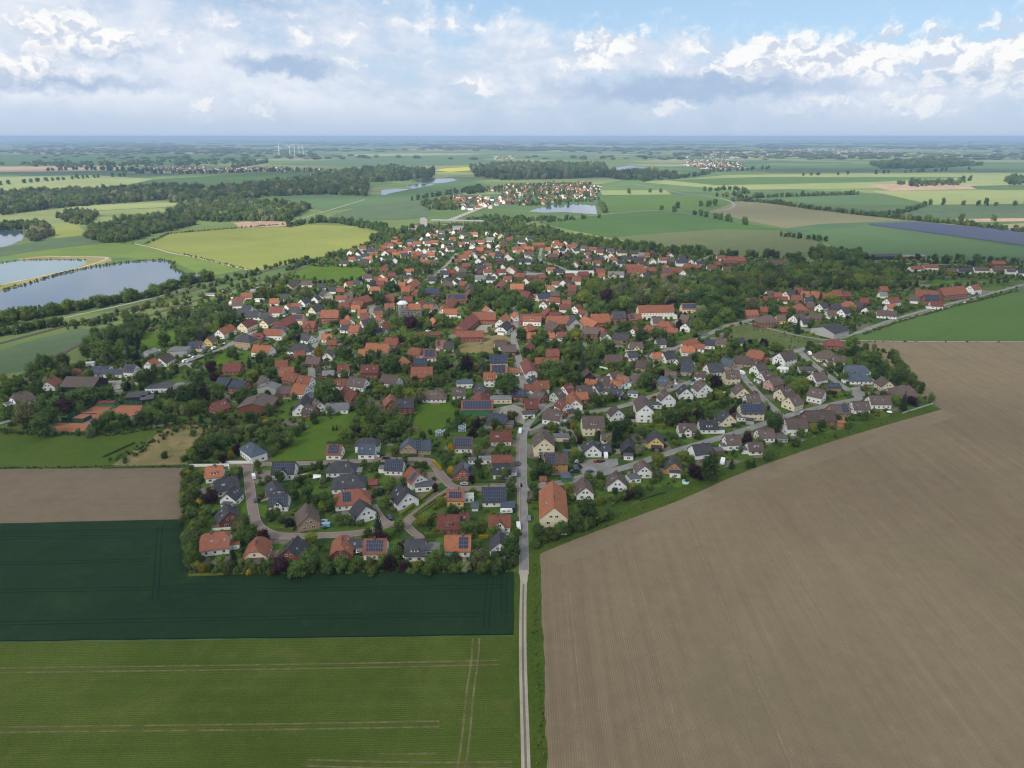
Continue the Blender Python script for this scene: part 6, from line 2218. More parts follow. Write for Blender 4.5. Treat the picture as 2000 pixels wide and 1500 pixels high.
# all further trees and shrubs: one mass, each growing from its own point
def scatter(name, items, variants, label, cat):
    me = bpy.data.meshes.new(name)
    pts = np.array([(t[0], t[1], 0.0) for t in items], dtype=np.float32)
    me.vertices.add(len(items))
    me.vertices.foreach_set('co', pts.ravel())
    sca = np.array([(t[2], t[2], t[3]) for t in items], dtype=np.float32) * RNG.uniform(0.82, 1.2, (len(items), 3)).astype(np.float32)
    a = me.attributes.new('siz', 'FLOAT_VECTOR', 'POINT'); a.data.foreach_set('vector', sca.ravel())
    rot = np.zeros((len(items), 3), dtype=np.float32); rot[:, 2] = RNG.uniform(0, 6.28, len(items))
    a = me.attributes.new('turn', 'FLOAT_VECTOR', 'POINT'); a.data.foreach_set('vector', rot.ravel())
    vi = np.array([t[6] for t in items], dtype=np.int32)
    a = me.attributes.new('pick', 'INT', 'POINT'); a.data.foreach_set('value', vi)
    me.update()
    o = link(bpy.data.objects.new(name, me))
    ng = bpy.data.node_groups.new(name, 'GeometryNodeTree')
    ng.interface.new_socket('Geometry', in_out='INPUT', socket_type='NodeSocketGeometry')
    ng.interface.new_socket('Geometry', in_out='OUTPUT', socket_type='NodeSocketGeometry')
    gi = ng.nodes.new('NodeGroupInput'); go = ng.nodes.new('NodeGroupOutput')
    g2i = ng.nodes.new('GeometryNodeGeometryToInstance')
    for v in reversed(variants):
        oi = ng.nodes.new('GeometryNodeObjectInfo')
        oi.transform_space = 'ORIGINAL'
        oi.inputs['Object'].default_value = v
        oi.inputs['As Instance'].default_value = False
        ng.links.new(oi.outputs['Geometry'], g2i.inputs[0])
    iop = ng.nodes.new('GeometryNodeInstanceOnPoints')
    iop.inputs['Pick Instance'].default_value = True
    def attr(nm, ty):
        n = ng.nodes.new('GeometryNodeInputNamedAttribute'); n.data_type = ty; n.inputs[0].default_value = nm
        return n.outputs[0]
    ng.links.new(gi.outputs[0], iop.inputs['Points'])
    ng.links.new(g2i.outputs[0], iop.inputs['Instance'])
    ng.links.new(attr('pick', 'INT'), iop.inputs['Instance Index'])
    e2r = ng.nodes.new('FunctionNodeEulerToRotation')
    ng.links.new(attr('turn', 'FLOAT_VECTOR'), e2r.inputs[0])
    ng.links.new(e2r.outputs[0], iop.inputs['Rotation'])
    ng.links.new(attr('siz', 'FLOAT_VECTOR'), iop.inputs['Scale'])
    ng.links.new(iop.outputs[0], go.inputs[0])
    md = o.modifiers.new('grow', 'NODES'); md.node_group = ng
    tag(o, label, cat, kind='stuff')
    return o
VAR = []; VIDX = {}
def variant(me):
    if me.name in VIDX: return VIDX[me.name]
    o = bpy.data.objects.new('foliage_source', me)     # never placed, only the mesh is used
    VIDX[me.name] = len(VAR); VAR.append(o)
    return VIDX[me.name]
rest = []
for t in ALL:
    if id(t) in SOLO: continue
    x, y, w, hh, k, sh = t
    me = random.choice(SHRUB[k] if (sh and k in SHRUB) else CROWN[k])
    rest.append((x, y, w, hh, k, sh, variant(me)))
scatter('woodland_and_shrubs', rest, VAR, 'woods, hedgerows and garden shrubs around the village', 'trees')
print('TREES', len(ALL), 'rest', len(rest), 'houses', len(HOUSES))
# ------------------------------------------------------------------ church, silo, bridge
def church():
    s = (640, 540, 7.692)
    W, he = 11.0, 8.0
    pitch = R(40); hr = he + W/2*math.tan(pitch)
    p = G(640 + 1185/7.692, 540 + 412/7.692, hr); q = G(640 + 1395/7.692, 540 + 410/7.692, hr)
    d = q - p; L = d.length; ang = math.atan2(d.y, d.x); c = (p + q) / 2; c.z = 0
    root = empty('church', tuple(c), ang)
    mb = MB(); prof = [(-W/2, 0), (W/2, 0), (W/2, he), (0, hr), (-W/2, he)]
    mb.add([(-L/2, y, z) for y, z in prof] + [(L/2, y, z) for y, z in prof], [(4,3,2,1,0), (5,6,7,8,9)] + [(i, (i+1) % 5, 5 + (i+1) % 5, 5 + i) for i in range(5)])
    mb.build('wall', WALL['g'], root)
    mb = MB(); o = 0.5; t = math.tan(pitch)
    mb.slab([(-L/2, -W/2-o, he-o*t+.25), (L/2+o, -W/2-o, he-o*t+.25), (L/2+o, W/2+o, he-o*t+.25), (-L/2, W/2+o, he-o*t+.25), (-L/2, 0, hr+.25), (L/2+o, 0, hr+.25)], [(0,1,5,4), (2,3,4,5)], 0.2)
    mb.build('roof', ROOF['o'], root)
    for i in range(4):
        inst('window', ME_WIN, root, (-L*0.36 + i*L*0.24, -W/2, 4.4), (0, 0, 0), (1.4, 1, 3.6))
        inst('window', ME_WIN, root, (-L*0.36 + i*L*0.24, W/2, 4.4), (0, 0, math.pi), (1.4, 1, 3.6))
    # tower with a sheeted cap and slim spire
    tw = 8.0; tx = -L/2 - tw/2; th = 13.0
    mb = MB(); mb.box(tx - tw/2, tx + tw/2, -tw/2, tw/2, 0, th)
    tower = mb.build('tower', WALL['g'], root)
    for z in (5.5, 10.5):
        inst('window', ME_WIN, tower, (tx, -tw/2, z), (0, 0, 0), (1.4, 1, 2.2))
    mb = MB(); n = 12; rings = [(5.6, 0.0), (5.2, 0.7), (3.9, 1.9), (2.2, 2.7), (0.9, 3.1)]
    vs_ = [(tx + r*math.cos(2*math.pi*k/n), r*math.sin(2*math.pi*k/n), th + 0.02 + z) for r, z in rings for k in range(n)]
    fs = [(a*n+k, a*n+(k+1) % n, (a+1)*n+(k+1) % n, (a+1)*n+k) for a in range(len(rings)-1) for k in range(n)] + [tuple(range(n))[::-1], tuple(range((len(rings)-1)*n, len(rings)*n))]
    mb.add(vs_, fs); mb.build('cap', simple('white_sheeting', (0.66, 0.67, 0.68), 0.15, 0.8), tower)
    mb = MB(); mb.tube((tx, 0, th+3.0), (tx, 0, th+11.5), 1.1, 0.06, 8); mb.build('spire', ROOF['s'], tower)
    mb = MB(); mb.tube((tx, 0, th+11.4), (tx, 0, th+13.6), 0.06, 0.05, 5); mb.box(tx-.7, tx+.7, -.05, .05, th+12.4, th+12.55)
    mb.build('cross', M_GREYM, tower)
    tag(root, 'stone church with orange nave roof and white-sheeted tower cap in scaffolding', 'church')
    # scaffolding stands on its own feet around it
    sc = empty('scaffolding', tuple(c), ang)
    mp = MB(); mp.tube((0, 0, 0), (0, 0, 1), 0.09, 0.09, 5); mpole = mp.mesh('pole', [M_GREYM])
    bp_ = MB(); bp_.box(-0.5, 0.5, -0.45, 0.45, -0.05, 0.05); mbo = bp_.mesh('board', [M_WOOD])
    xs_ = [tx - tw/2 - 1.2 + k * (L + tw + 2.4) / 10 for k in range(11)]
    for k, x in enumerate(xs_):
        h = 15.5 if x < -L/2 else 9.0
        for yy in (-W/2 - 2.3, -W/2 - 1.1):
            inst('pole', mpole, sc, (x, yy, 0), (0, 0, 0), (1, 1, h))
    for z in (2.2, 4.4, 6.6, 8.8):
        inst('board', mbo, sc, ((xs_[0]+xs_[-1])/2, -W/2 - 1.7, z), (0, 0, 0), (xs_[-1]-xs_[0], 1.2, 1))
    for z in (11.0, 13.2):
        inst('board', mbo, sc, (tx, -W/2 - 1.7, z), (0, 0, 0), (tw + 2.4, 1.2, 1))
    tag(sc, 'grey scaffolding along the church wall and tower', 'scaffolding')
    FOOT.append((c.x, c.y, math.cos(ang), math.sin(ang), L/2 + 9, W/2 + 3))
church()

def silo():
    p = G(828, 447)
    r = empty('silo_tower', tuple(p), 0.1)
    mb = MB(); mb.box(-7, 7, -6, 6, 0, 19); mb.box(-4, 4, -5, 5, 19.002, 23); mb.build('tower', WALL['g'], r)
    mb = MB(); mb.box(-4.3, 4.3, -5.3, 5.3, 23.01, 23.4); mb.build('roof', M_FELT, r)
    mb = MB(); mb.box(-22, -7.005, -6, 6, 0, 8); mb.build('annex', WALL['c'], r)
    mb = MB(); mb.slab([(-22.5,-6.5,7.8),(-6.9,-6.5,7.8),(-6.9,6.5,7.8),(-22.5,6.5,7.8),(-22.5,0,11),(-6.9,0,11)], [(0,1,5,4),(2,3,4,5)], 0.25); mb.build('annex_roof', ROOF['n'], r)
    for k in range(3):
        inst('window', ME_WIN, r, (-3 + 3*k, -6, 14), (0, 0, 0), (1.2, 1, 1.6))
    tag(r, 'tall grey grain silo tower beside the railway at the back', 'silo')
silo()

def bridge():
    a, b = G(842, 436), G(945, 438)
    d = b - a; L = d.length
    r = empty('road_bridge', tuple((a+b)/2), math.atan2(d.y, d.x))
    mb = MB(); mb.box(-L/2, L/2, -5, 5, 5.5, 6.6); mb.build('deck', M_CONC, r)
    for s in (-1, 1):
        mb = MB(); mb.box(-L/2, L/2, s*4.9 - .12, s*4.9 + .12, 6.602, 7.7); mb.build('parapet', M_GREYM, r)
    for k in (-0.36, -0.12, 0.12, 0.36):
        mb = MB(); mb.box(k*L - .6, k*L + .6, -4, 4, 0, 5.498); mb.build('pier', WALL['g'], r)
    tag(r, 'long pale road bridge crossing the railway behind the village', 'bridge')
bridge()

# ------------------------------------------------------------------ solar park
def solar_park():
    poly = [G(x, y) for x, y in [(1694,439),(1790,435),(2030,456),(2030,484)]]
    pw = [(p.x, p.y) for p in poly]
    c = sum(poly, Vector()) / 4
    root = empty('solar_park', (c.x, c.y, 0))
    ys_ = sorted(p[1] for p in pw); y = ys_[0] + 3
    n = 0
    while y < ys_[-1] - 2 and n < 120:
        xs_ = []
        for i in range(4):
            (x1, y1), (x2, y2) = pw[i], pw[(i+1) % 4]
            if (y1 > y) != (y2 > y): xs_.append(x1 + (x2-x1) * (y-y1) / (y2-y1))
        if len(xs_) == 2:
            a, b = sorted(xs_)
            if b - a > 8:
                mb = MB()
                mb.slab([(a-c.x, y-c.y, 0.8), (b-c.x, y-c.y, 0.8), (b-c.x, y-c.y+3.6, 2.1), (a-c.x, y-c.y+3.6, 2.1)], [(0,1,2,3)], 0.06)
                k = a + 4
                while k < b: mb.box(k-c.x-.06, k-c.x+.06, y-c.y+1.7, y-c.y+1.82, 0, 1.35, 1); k += 12
                mb.build('panel_row', [M_PV, M_GREYM], root)
        y += 5.6; n += 1
    tag(root, 'large dark blue solar park in the fields at right', 'solar park')
solar_park()

# ------------------------------------------------------------------ wind turbines
def turbine(x, ytop, ybase, label_pos, spin):
    p = G(x, ybase)
    dep = proj(p)[2]
    H = (ybase - ytop) * dep / FPX * 0.72
    r = empty('wind_turbine', tuple(p), random.uniform(-0.5, 0.5))
    s = H / 100.0
    mb = MB(); mb.tube((0, 0, 0), (0, 0, H), 2.6*s*1.3, 1.5*s*1.3, 10); mb.build('tower', M_WHITE, r)
    mb = MB(); mb.box(-1.8*s, 1.8*s, -3*s, 6*s, H - 1.0*s, H + 3.2*s); mb.build('nacelle', M_WHITE, r)
    mb = MB(); mb.tube((0, -5.5*s, H+1.2*s), (0, -3*s, H+1.2*s), 0.6*s, 1.8*s, 8); mb.build('hub', M_WHITE, r)
    for k in range(3):
        a = spin + k * 2.094
        mb = MB(); dx, dz = math.sin(a), math.cos(a); nx, nz = dz, -dx
        pts = [(0.06, 1.3), (0.2, 2.4), (0.6, 1.5), (1.0, 0.4)]
        R_ = 40 * s
        top = [(dx*R_*t + nx*w*s, -4.6*s, H+1.2*s + dz*R_*t + nz*w*s) for t, w in pts] + [(dx*R_*t - nx*w*s*.6, -4.6*s, H+1.2*s + dz*R_*t - nz*w*s*.6) for t, w in reversed(pts)]
        bot = [(a_, b_ + 0.7*s, c_) for a_, b_, c_ in top]
        m = len(top)
        mb.add(top + bot, [tuple(range(m)), tuple(range(m, 2*m))[::-1]] + [(i, m+i, m+(i+1) % m, (i+1) % m) for i in range(m)])
        mb.build('blade', M_WHITE, r)
    tag(r, label_pos, 'wind turbine', 'wind turbines on the left skyline')
for i, (x, a, b, sp) in enumerate([(546, 279, 309, .3), (567, 281, 307, 1.1), (576, 277, 304, .7), (585, 280, 304, 1.7), (593, 283, 304, .1)]):
    turbine(x, a, b, ['leftmost and nearest white wind turbine on the left skyline', 'second white wind turbine from left on the skyline', 'tallest white wind turbine, middle one on the skyline', 'fourth white wind turbine from left on the skyline', 'rightmost white wind turbine on the left skyline'][i], sp)

# ------------------------------------------------------------------ settlements far behind: one joined mass
def far_houses():
    r = random.Random(5)
    lst = list(FAR_HOUSES)
    def settle(poly, n, lo=8, hi=14, white=0.4):
        pw = [(G(x, y).x, G(x, y).y) for x, y in poly]
        ax, bx = min(p[0] for p in pw), max(p[0] for p in pw); ay, by = min(p[1] for p in pw), max(p[1] for p in pw)
        k = t = 0
        while k < n and t < n * 30:
            t += 1
            x, y = r.uniform(ax, bx), r.uniform(ay, by)
            if not in_poly(x, y, pw): continue
            k += 1
            lst.append((x, y, r.choice((0.1, 1.6, 0.4, 1.2)) + r.uniform(-.2, .2), r.uniform(lo, hi), r.uniform(8, 10.5), r.choice((3.5, 4.5, 5.5)), r.choice('rrronmd' if r.random() < 0.75 else 'ddg'), r.choice('wwccb')))
    # closes the gaps among the far roofs of the village itself
    k = t = 0
    hull = [(G(x, y).x, G(x, y).y) for x, y in [(660,500),(720,486),(800,462),(860,452),(960,458),(1100,478),(1240,498),(1400,506),(1400,530),(1280,545),(1120,550),(900,560),(760,556),(690,560),(740,520)]]
    ax, bx = min(p[0] for p in hull), max(p[0] for p in hull); ay, by = min(p[1] for p in hull), max(p[1] for p in hull)
    while k < 130 and t < 8000:
        t += 1
        x, y = r.uniform(ax, bx), r.uniform(ay, by)
        if not in_poly(x, y, hull) or blocked(x, y, 5.5) or any((q[0]-x)**2 + (q[1]-y)**2 < 190 for q in lst): continue
        k += 1
        lst.append((x, y, r.choice((0.1, 1.5, 0.3, 1.3)) + r.uniform(-.2, .2), r.uniform(9, 12), r.uniform(8, 9.5), r.choice((3.4, 3.8, 4.8)), r.choice('rrromnddd'), r.choice('wwwwcb')))
    settle([(965,392),(990,368),(1080,358),(1172,364),(1174,388),(1090,398),(1000,404)], 175)
    settle([(832,404),(866,388),(930,382),(985,392),(960,408),(900,412)], 80)
    settle([(930,372),(1000,362),(1160,358),(1150,366),(980,378)], 60)
    settle([(265,336),(300,328),(400,326),(420,333),(330,338)], 100, 10, 20)
    settle([(400,332),(470,326),(600,330),(655,333),(560,336),(440,336)], 150, 10, 20)
    settle([(1330,322),(1350,312),(1440,316),(1460,330),(1380,332)], 150, 12, 26)
    settle([(1300,306),(1400,296),(1560,290),(1700,290),(1760,300),(1560,304),(1420,312)], 480, 14, 30)
    settle([(870,283),(960,279),(1090,282),(1060,290),(930,290)], 170, 24, 70)
    settle([(0,408),(30,398),(40,410),(8,420)], 22)
    settle([(1160,334),(1220,330),(1240,336),(1190,340)], 16)
    settle([(960,306),(1000,303),(1010,310),(970,313)], 24, 10, 20)
    settle([(1600,274),(1680,272),(1690,276),(1610,278)], 30, 40, 120)
    settle([(100,277),(260,275),(420,276),(300,281)], 60, 30, 70)
    settle([(1700,300),(1850,295),(1990,300),(1800,306)], 40, 12, 22)
    mats = [WALL[k] for k in 'wcb'] + [ROOF[k] for k in 'rondmg'] + [WALL['w']]
    wi = {'w': 0, 'c': 1, 'b': 2}; ri = {'r': 3, 'o': 4, 'n': 5, 'd': 6, 'm': 7, 'g': 8, 's': 6, 'W': 8}
    mb = MB()
    for (x, y, ang, L, W, he, rf, wl) in lst:
        ca, sa = math.cos(ang), math.sin(ang)
        hr = he + W/2 * 0.85
        def T(u, v, z): return (x + u*ca - v*sa, y + u*sa + v*ca, z)
        w = wi.get(wl, 0); q = ri.get(rf, 3)
        P = [T(-L/2,-W/2,0), T(L/2,-W/2,0), T(L/2,W/2,0), T(-L/2,W/2,0), T(-L/2,-W/2,he), T(L/2,-W/2,he), T(L/2,W/2,he), T(-L/2,W/2,he), T(-L/2,0,hr), T(L/2,0,hr)]
        mb.add(P, [(0,1,5,4), (1,2,6,9,5), (2,3,7,6), (3,0,4,8,7)], w)
        o = 0.5
        E = [T(-L/2-o,-W/2-o,he-.3), T(L/2+o,-W/2-o,he-.3), T(L/2+o,W/2+o,he-.3), T(-L/2-o,W/2+o,he-.3), T(-L/2-o,0,hr+.15), T(L/2+o,0,hr+.15)]
        mb.add(E, [(0,1,5,4), (2,3,4,5)], q)
    o = mb.build('distant_houses', mats)
    tag(o, 'red and white roofs of the farther village and the towns behind', 'houses', kind='stuff')
far_houses()

# ------------------------------------------------------------------ vehicles
CAR_COL = {'white': (0.78, 0.78, 0.78), 'dark blue': (0.022, 0.035, 0.085), 'black': (0.012, 0.012, 0.014), 'red': (0.30, 0.02, 0.02), 'silver': (0.42, 0.43, 0.45), 'light blue': (0.22, 0.40, 0.55), 'maroon': (0.11, 0.015, 0.025), 'grey': (0.16, 0.165, 0.17)}
PAINT = {}
for k, c in CAR_COL.items():
    m, nt, b = base_mat('car_paint_' + k.replace(' ', '_'), 0.25, 0.5)
    b.inputs['Base Color'].default_value = (*c, 1)
    b.inputs['Coat Weight'].default_value = 0.5
    PAINT[k] = m
M_TYRE = simple('tyre_rubber', (0.02, 0.02, 0.02), 0.2)
M_RIM = simple('wheel_rim', (0.35, 0.35, 0.36), 0.1, rough=0.4, metal=0.6)
def loft(prof, wid, taper=0.0):
    """side outline (x, z) pulled out to a width, narrower towards the top"""
    mb = MB(); n = len(prof)
    zmax = max(p[1] for p in prof)
    def hw(z): return wid/2 * (1 - taper * max(0.0, (z - 0.85) / max(0.01, zmax - 0.85)))
    a = [(x, -hw(z), z) for x, z in prof]; b = [(x, hw(z), z) for x, z in prof]
    mb.add(a + b, [tuple(range(n))[::-1], tuple(range(n, 2*n))] + [(i, (i+1) % n, n + (i+1) % n, n + i) for i in range(n)])
    return mb
_body = [(-2.1,0.35),(-2.12,0.75),(-1.95,0.92),(-1.25,1.0),(-0.55,1.42),(0.85,1.45),(1.6,1.05),(2.0,0.98),(2.12,0.7),(2.1,0.35)]
_glas = [(-1.12,1.0),(-0.52,1.38),(0.83,1.40),(1.45,1.02)]
_van = [(-2.5,0.35),(-2.52,0.95),(-2.2,1.15),(-1.75,1.9),(-1.5,2.05),(2.45,2.1),(2.5,1.9),(2.5,0.35)]
_vgl = [(-2.1,1.2),(-1.72,1.85),(-0.6,1.85),(-0.6,1.2)]
ME_CAR = {}
def car_meshes(kind, col):
    k = (kind, col)
    if k not in ME_CAR:
        if kind == 'car': b, g, w = loft(_body, 1.74, 0.22), loft(_glas, 1.60, 0.10), 1.74
        else: b, g, w = loft(_van, 1.95, 0.08), loft(_vgl, 1.99, 0.07), 1.95
        ME_CAR[k] = (b.mesh('car_body', [PAINT[col]]), g.mesh('car_windows', [M_GLASS]))
    return ME_CAR[k]
_w = MB(); _w.tube((0, -0.11, 0), (0, 0.11, 0), 0.32, 0.32, 12, 0); _w.tube((0, -0.125, 0), (0, 0.125, 0), 0.19, 0.19, 8, 1)
ME_WHEEL = _w.mesh('wheel', [M_TYRE, M_RIM])
_l = MB(); _l.box(-0.04, 0.04, -0.17, 0.17, -0.07, 0.07); ME_LAMP = _l.mesh('headlight', [simple('headlight_glass', (0.65, 0.66, 0.68), 0.05, rough=0.1)])
def nearest_heading(x, y):
    best = (1e9, 0.0)
    for ps, hw in ROADS:
        for a, b in zip(ps, ps[1:]):
            mx, my = (a[0]+b[0])/2, (a[1]+b[1])/2
            d = (mx-x)**2 + (my-y)**2
            if d < best[0]: best = (d, math.atan2(b[1]-a[1], b[0]-a[0]))
    return best[1]
def car(x, y, col, kind='car', turn=None):
    p = G(x, y)
    h = nearest_heading(p.x, p.y) + random.uniform(-.06, .06) if turn is None else turn
    r = empty('car' if kind == 'car' else 'van', (p.x, p.y, 0.135), h)
    bm_, gm_ = car_meshes(kind, col)
    if kind == 'car':
        b = inst('body', bm_, r, (0, 0, 0)); inst('windows', gm_, r, (0, 0, 0.0), (0, 0, 0), (1, 1.06, 1.03))
        wx, wy, fx = 1.3, 0.78, -2.1
    else:
        b = inst('body', bm_, r, (0, 0, 0)); inst('windows', gm_, r, (-0.02, 0, 0))
        wx, wy, fx = 1.55, 0.86, -2.5
    for sx in (-1, 1):
        for sy in (-1, 1): inst('wheel', ME_WHEEL, r, (sx*wx, sy*wy, 0.32))
    for sy in (-1, 1): inst('headlight', ME_LAMP, r, (fx, sy*0.6, 0.72))
    thing(r, '%s %s parked' % (col, 'car' if kind == 'car' else 'van'), (p.x, p.y, 1), 'car' if kind == 'car' else 'van', 'vehicles in the village')
    FOOT.append((p.x, p.y, math.cos(h), math.sin(h), 2.2, 1))
def cp(x0, y0, s, x, y): return x0 + x / s, y0 + y / s
AC = (340, 850, 5.358); BC = (680, 850, 5.358); CC = (1000, 800, 5.358); JC = (1240, 660, 7.5); KC = (1460, 640, 7.143); FC = (280, 640, 7.5); TCc = (1420, 480, 3.448); HC = (760, 660, 7.5)
for c, x, y, col, kd in [(BC,1785,305,'dark blue','car'),(BC,1780,420,'dark blue','car'),(BC,1782,975,'white','van'),(CC,175,960,'maroon','car'),(CC,180,1150,'grey','car'),(CC,85,240,'white','van'),
    (CC,683,555,'white','car'),(CC,722,550,'white','car'),(CC,686,620,'black','van'),(CC,890,550,'red','car'),(CC,935,550,'black','car'),(CC,812,660,'dark blue','car'),(CC,630,660,'dark blue','car'),
    (BC,290,235,'white','car'),(BC,392,248,'black','car'),(BC,430,870,'dark blue','car'),(BC,1215,520,'silver','car'),(AC,835,448,'white','van'),(AC,680,435,'dark blue','car'),(AC,650,482,'black','car'),(AC,857,690,'dark blue','car'),
    (AC,1580,960,'light blue','van'),(AC,1560,915,'silver','car'),(JC,850,695,'light blue','car'),(JC,848,632,'black','car'),(JC,272,875,'red','car'),(JC,580,710,'white','van'),(JC,540,725,'maroon','car'),(JC,1700,688,'grey','car'),(JC,1770,805,'maroon','car'),(JC,1828,728,'black','car'),
    (KC,770,1190,'light blue','car'),(KC,1235,668,'silver','car'),(KC,1610,840,'white','van'),(KC,258,1085,'black','car'),(KC,45,795,'silver','car'),(HC,1345,78,'grey','car'),(HC,1545,640,'silver','car'),
    (FC,1030,315,'white','van'),(FC,1150,265,'black','car'),(FC,1190,245,'silver','car'),(FC,640,430,'white','car'),(FC,690,420,'white','car'),(FC,740,400,'silver','car'),(FC,740,440,'white','car'),(FC,900,375,'black','car'),(FC,968,360,'dark blue','car'),(FC,915,412,'black','car'),(FC,612,505,'white','van'),(FC,660,510,'silver','car'),(FC,220,370,'white','van'),(FC,190,400,'dark blue','car'),
    (TCc,1560,394,'grey','car'),(TCc,1600,387,'white','car'),(TCc,1640,378,'black','car'),(TCc,1660,372,'red','car'),(TCc,1710,330,'silver','car'),(TCc,1270,468,'red','car'),(TCc,35,540,'red','car')]:
    X, Y = cp(*c, x, y); car(X, Y, col, kd)

# caravans
def caravan(x, y, turn):
    p = G(x, y)
    r = empty('caravan', (p.x, p.y, 0.1), turn)
    loft([(-2.9,0.5),(-3.0,1.3),(-2.6,2.4),(2.6,2.5),(2.95,1.6),(2.9,0.5)], 2.2).build('body', M_WHITE, r)
    for s in (-1, 1):
        for u in (-1.2, 1.0): inst('window', ME_WIN, r, (u, s*1.1, 1.6), (0, 0, 0 if s < 0 else math.pi), (1.2, 1, 0.6))
        inst('wheel', ME_WHEEL, r, (0.1, s*0.95, 0.32))
    mb = MB(); mb.tube((-4.0, 0, 0.45), (-2.9, 0, 0.5), 0.05, 0.07, 5); mb.build('drawbar', M_GREYM, r)
    thing(r, 'white caravan', (p.x, p.y, 1), 'caravan', 'caravans in gardens')
for x, y, t in ((1411, 905, 1.2), (989, 1002, 0.1), (1448, 731, 2.0), (1183, 893, 1.5), (1581, 693, 1.4)):
    caravan(x, y, t)

# ------------------------------------------------------------------ hedges, walls, fences
def hedge(pts, h, w, k, s=None):
    if s: pts = [cp(*s, *p) for p in pts]
    ps = [G(x, y) for x, y in pts]
    r = np.random.default_rng(int(abs(ps[0].x * 13 + ps[0].y * 7)) % 99999)
    c = sum(ps, Vector()) / len(ps)
    V, F, Tn = [], [], []
    for a, b in zip(ps, ps[1:]):
        L = (b - a).length; t = (b - a).normalized(); nrm = Vector((-t.y, t.x, 0))
        n = int(L * (h * 2 + w) * 5)
        for i in range(n):
            u = r.uniform(0, L); f = r.uniform(0, 2*h + w)
            if f < h: off, z = -w/2, f
            elif f < h + w: off, z = f - h - w/2, h
            else: off, z = w/2, f - h - w
            q = a + t * u + nrm * (off + r.normal() * 0.10) - c
            z = abs(z + r.normal() * 0.12)
            sz = r.uniform(0.16, 0.34)
            d1 = Vector(r.normal(size=3)).normalized() * sz; d2 = Vector(r.normal(size=3)).normalized() * sz
            m = len(V)
            V += [(q.x, q.y, z), (q.x + d1.x, q.y + d1.y, z + d1.z), (q.x + d1.x + d2.x, q.y + d1.y + d2.y, z + d1.z + d2.z), (q.x + d2.x, q.y + d2.y, z + d2.z)]
            F.append((m, m+1, m+2, m+3)); Tn.append(r.uniform(0.2, 1))
        m = len(V); A, B = a - c, b - c; e = nrm * (w/2 - 0.08)
        V += [tuple(A - e), tuple(B - e), tuple(B + e), tuple(A + e)] + [(q.x, q.y, h - 0.08) for q in (A - e, B - e, B + e, A + e)]
        F += [(m, m+1, m+5, m+4), (m+1, m+2, m+6, m+5), (m+2, m+3, m+7, m+6), (m+3, m, m+4, m+7), (m+4, m+5, m+6, m+7)]; Tn += [0.35] * 5
    me = bpy.data.meshes.new('hedge'); me.from_pydata(V, [], F)
    at = me.attributes.new('tone', 'FLOAT', 'FACE'); at.data.foreach_set('value', np.array(Tn, dtype=np.float32))
    me.materials.append(LEAF[k])
    o = link(bpy.data.objects.new('hedge', me)); o.location = (c.x, c.y, 0)
    thing(o, {'g': 'clipped green hedge', 'G': 'clipped dark green hedge', 'y': 'clipped yellow-green hedge', 'Y': 'golden yellow hedge'}[k], (c.x, c.y, 1), 'hedge', 'garden hedges')
for pts, h, w, k, s in [([(150,1482),(450,1470),(760,1452)], 1.1, 1.4, 'y', AC), ([(130,390),(125,640),(140,900)], 1.6, 1.6, 'g', AC), ([(150,300),(470,292)], 1.8, 1.2, 'G', AC), ([(1080,992),(1255,1002)], 1.6, 1.6, 'g', AC), ([(1600,92),(1900,86)], 1.8, 1.2, 'G', AC),
    ([(690,852),(860,720),(1030,612)], 1.0, 1.2, 'y', BC), ([(700,864),(830,862),(935,856)], 1.0, 1.2, 'y', BC), ([(735,835),(880,735),(990,660)], 0.9, 1.0, 'g', BC), ([(548,845),(620,790),(690,740),(760,690),(900,585)], 1.6, 1.5, 'y', BC), ([(800,1062),(1010,1052)], 2.0, 1.6, 'g', BC), ([(1340,492),(1640,496)], 1.4, 1.2, 'G', BC), ([(470,222),(720,224)], 1.5, 1.4, 'G', BC), ([(1370,1070),(1470,1070)], 1.2, 1.0, 'Y', BC), ([(890,280),(940,330),(975,370)], 1.4, 1.2, 'Y', BC),
    ([(1300,182),(1600,182)], 1.7, 1.4, 'y', CC), ([(330,1207),(460,1207)], 1.1, 1.0, 'g', CC), ([(1335,955),(1480,900),(1600,870)], 1.0, 1.3, 'G', CC), ([(205,980),(290,980)], 1.0, 1.0, 'g', CC), ([(205,1040),(300,1042)], 1.0, 1.0, 'g', CC), ([(170,300),(235,290)], 1.4, 1.2, 'G', CC), ([(195,200),(270,150),(330,110)], 1.2, 1.4, 'G', CC),
    ([(1115,302),(1200,300),(1280,282),(1285,262)], 1.6, 1.6, 'g', (1340,700,4.0)), ([(1380,785),(1690,765)], 1.8, 1.8, 'G', KC), ([(20,1292),(440,1290)], 1.6, 1.3, 'y', JC), ([(240,1192),(330,1140),(405,1080)], 1.8, 1.4, 'G', (1000,660,7.5)), ([(700,512),(900,432),(1150,342)], 1.2, 1.2, 'G', FC), ([(340,975),(310,1200),(220,1480)], 1.4, 1.5, 'G', HC), ([(560,232),(600,225)], 1.5, 1.2, 'G', HC),
    ([(960,445),(1250,315)], 1.2, 1.2, 'G', (0,800,4.762)), ([(1280,380),(1420,290)], 1.2, 1.2, 'G', (0,800,4.762)), ([(1620,190),(1740,120)], 1.2, 1.2, 'G', (0,800,4.762)), ([(1730,470),(1990,330)], 2.4, 2.6, 'g', (0,800,4.762)), ([(960,545),(1730,525)], 0.9, 1.2, 'G', (0,800,4.762))]:
    hedge(pts, h, w, k, s)

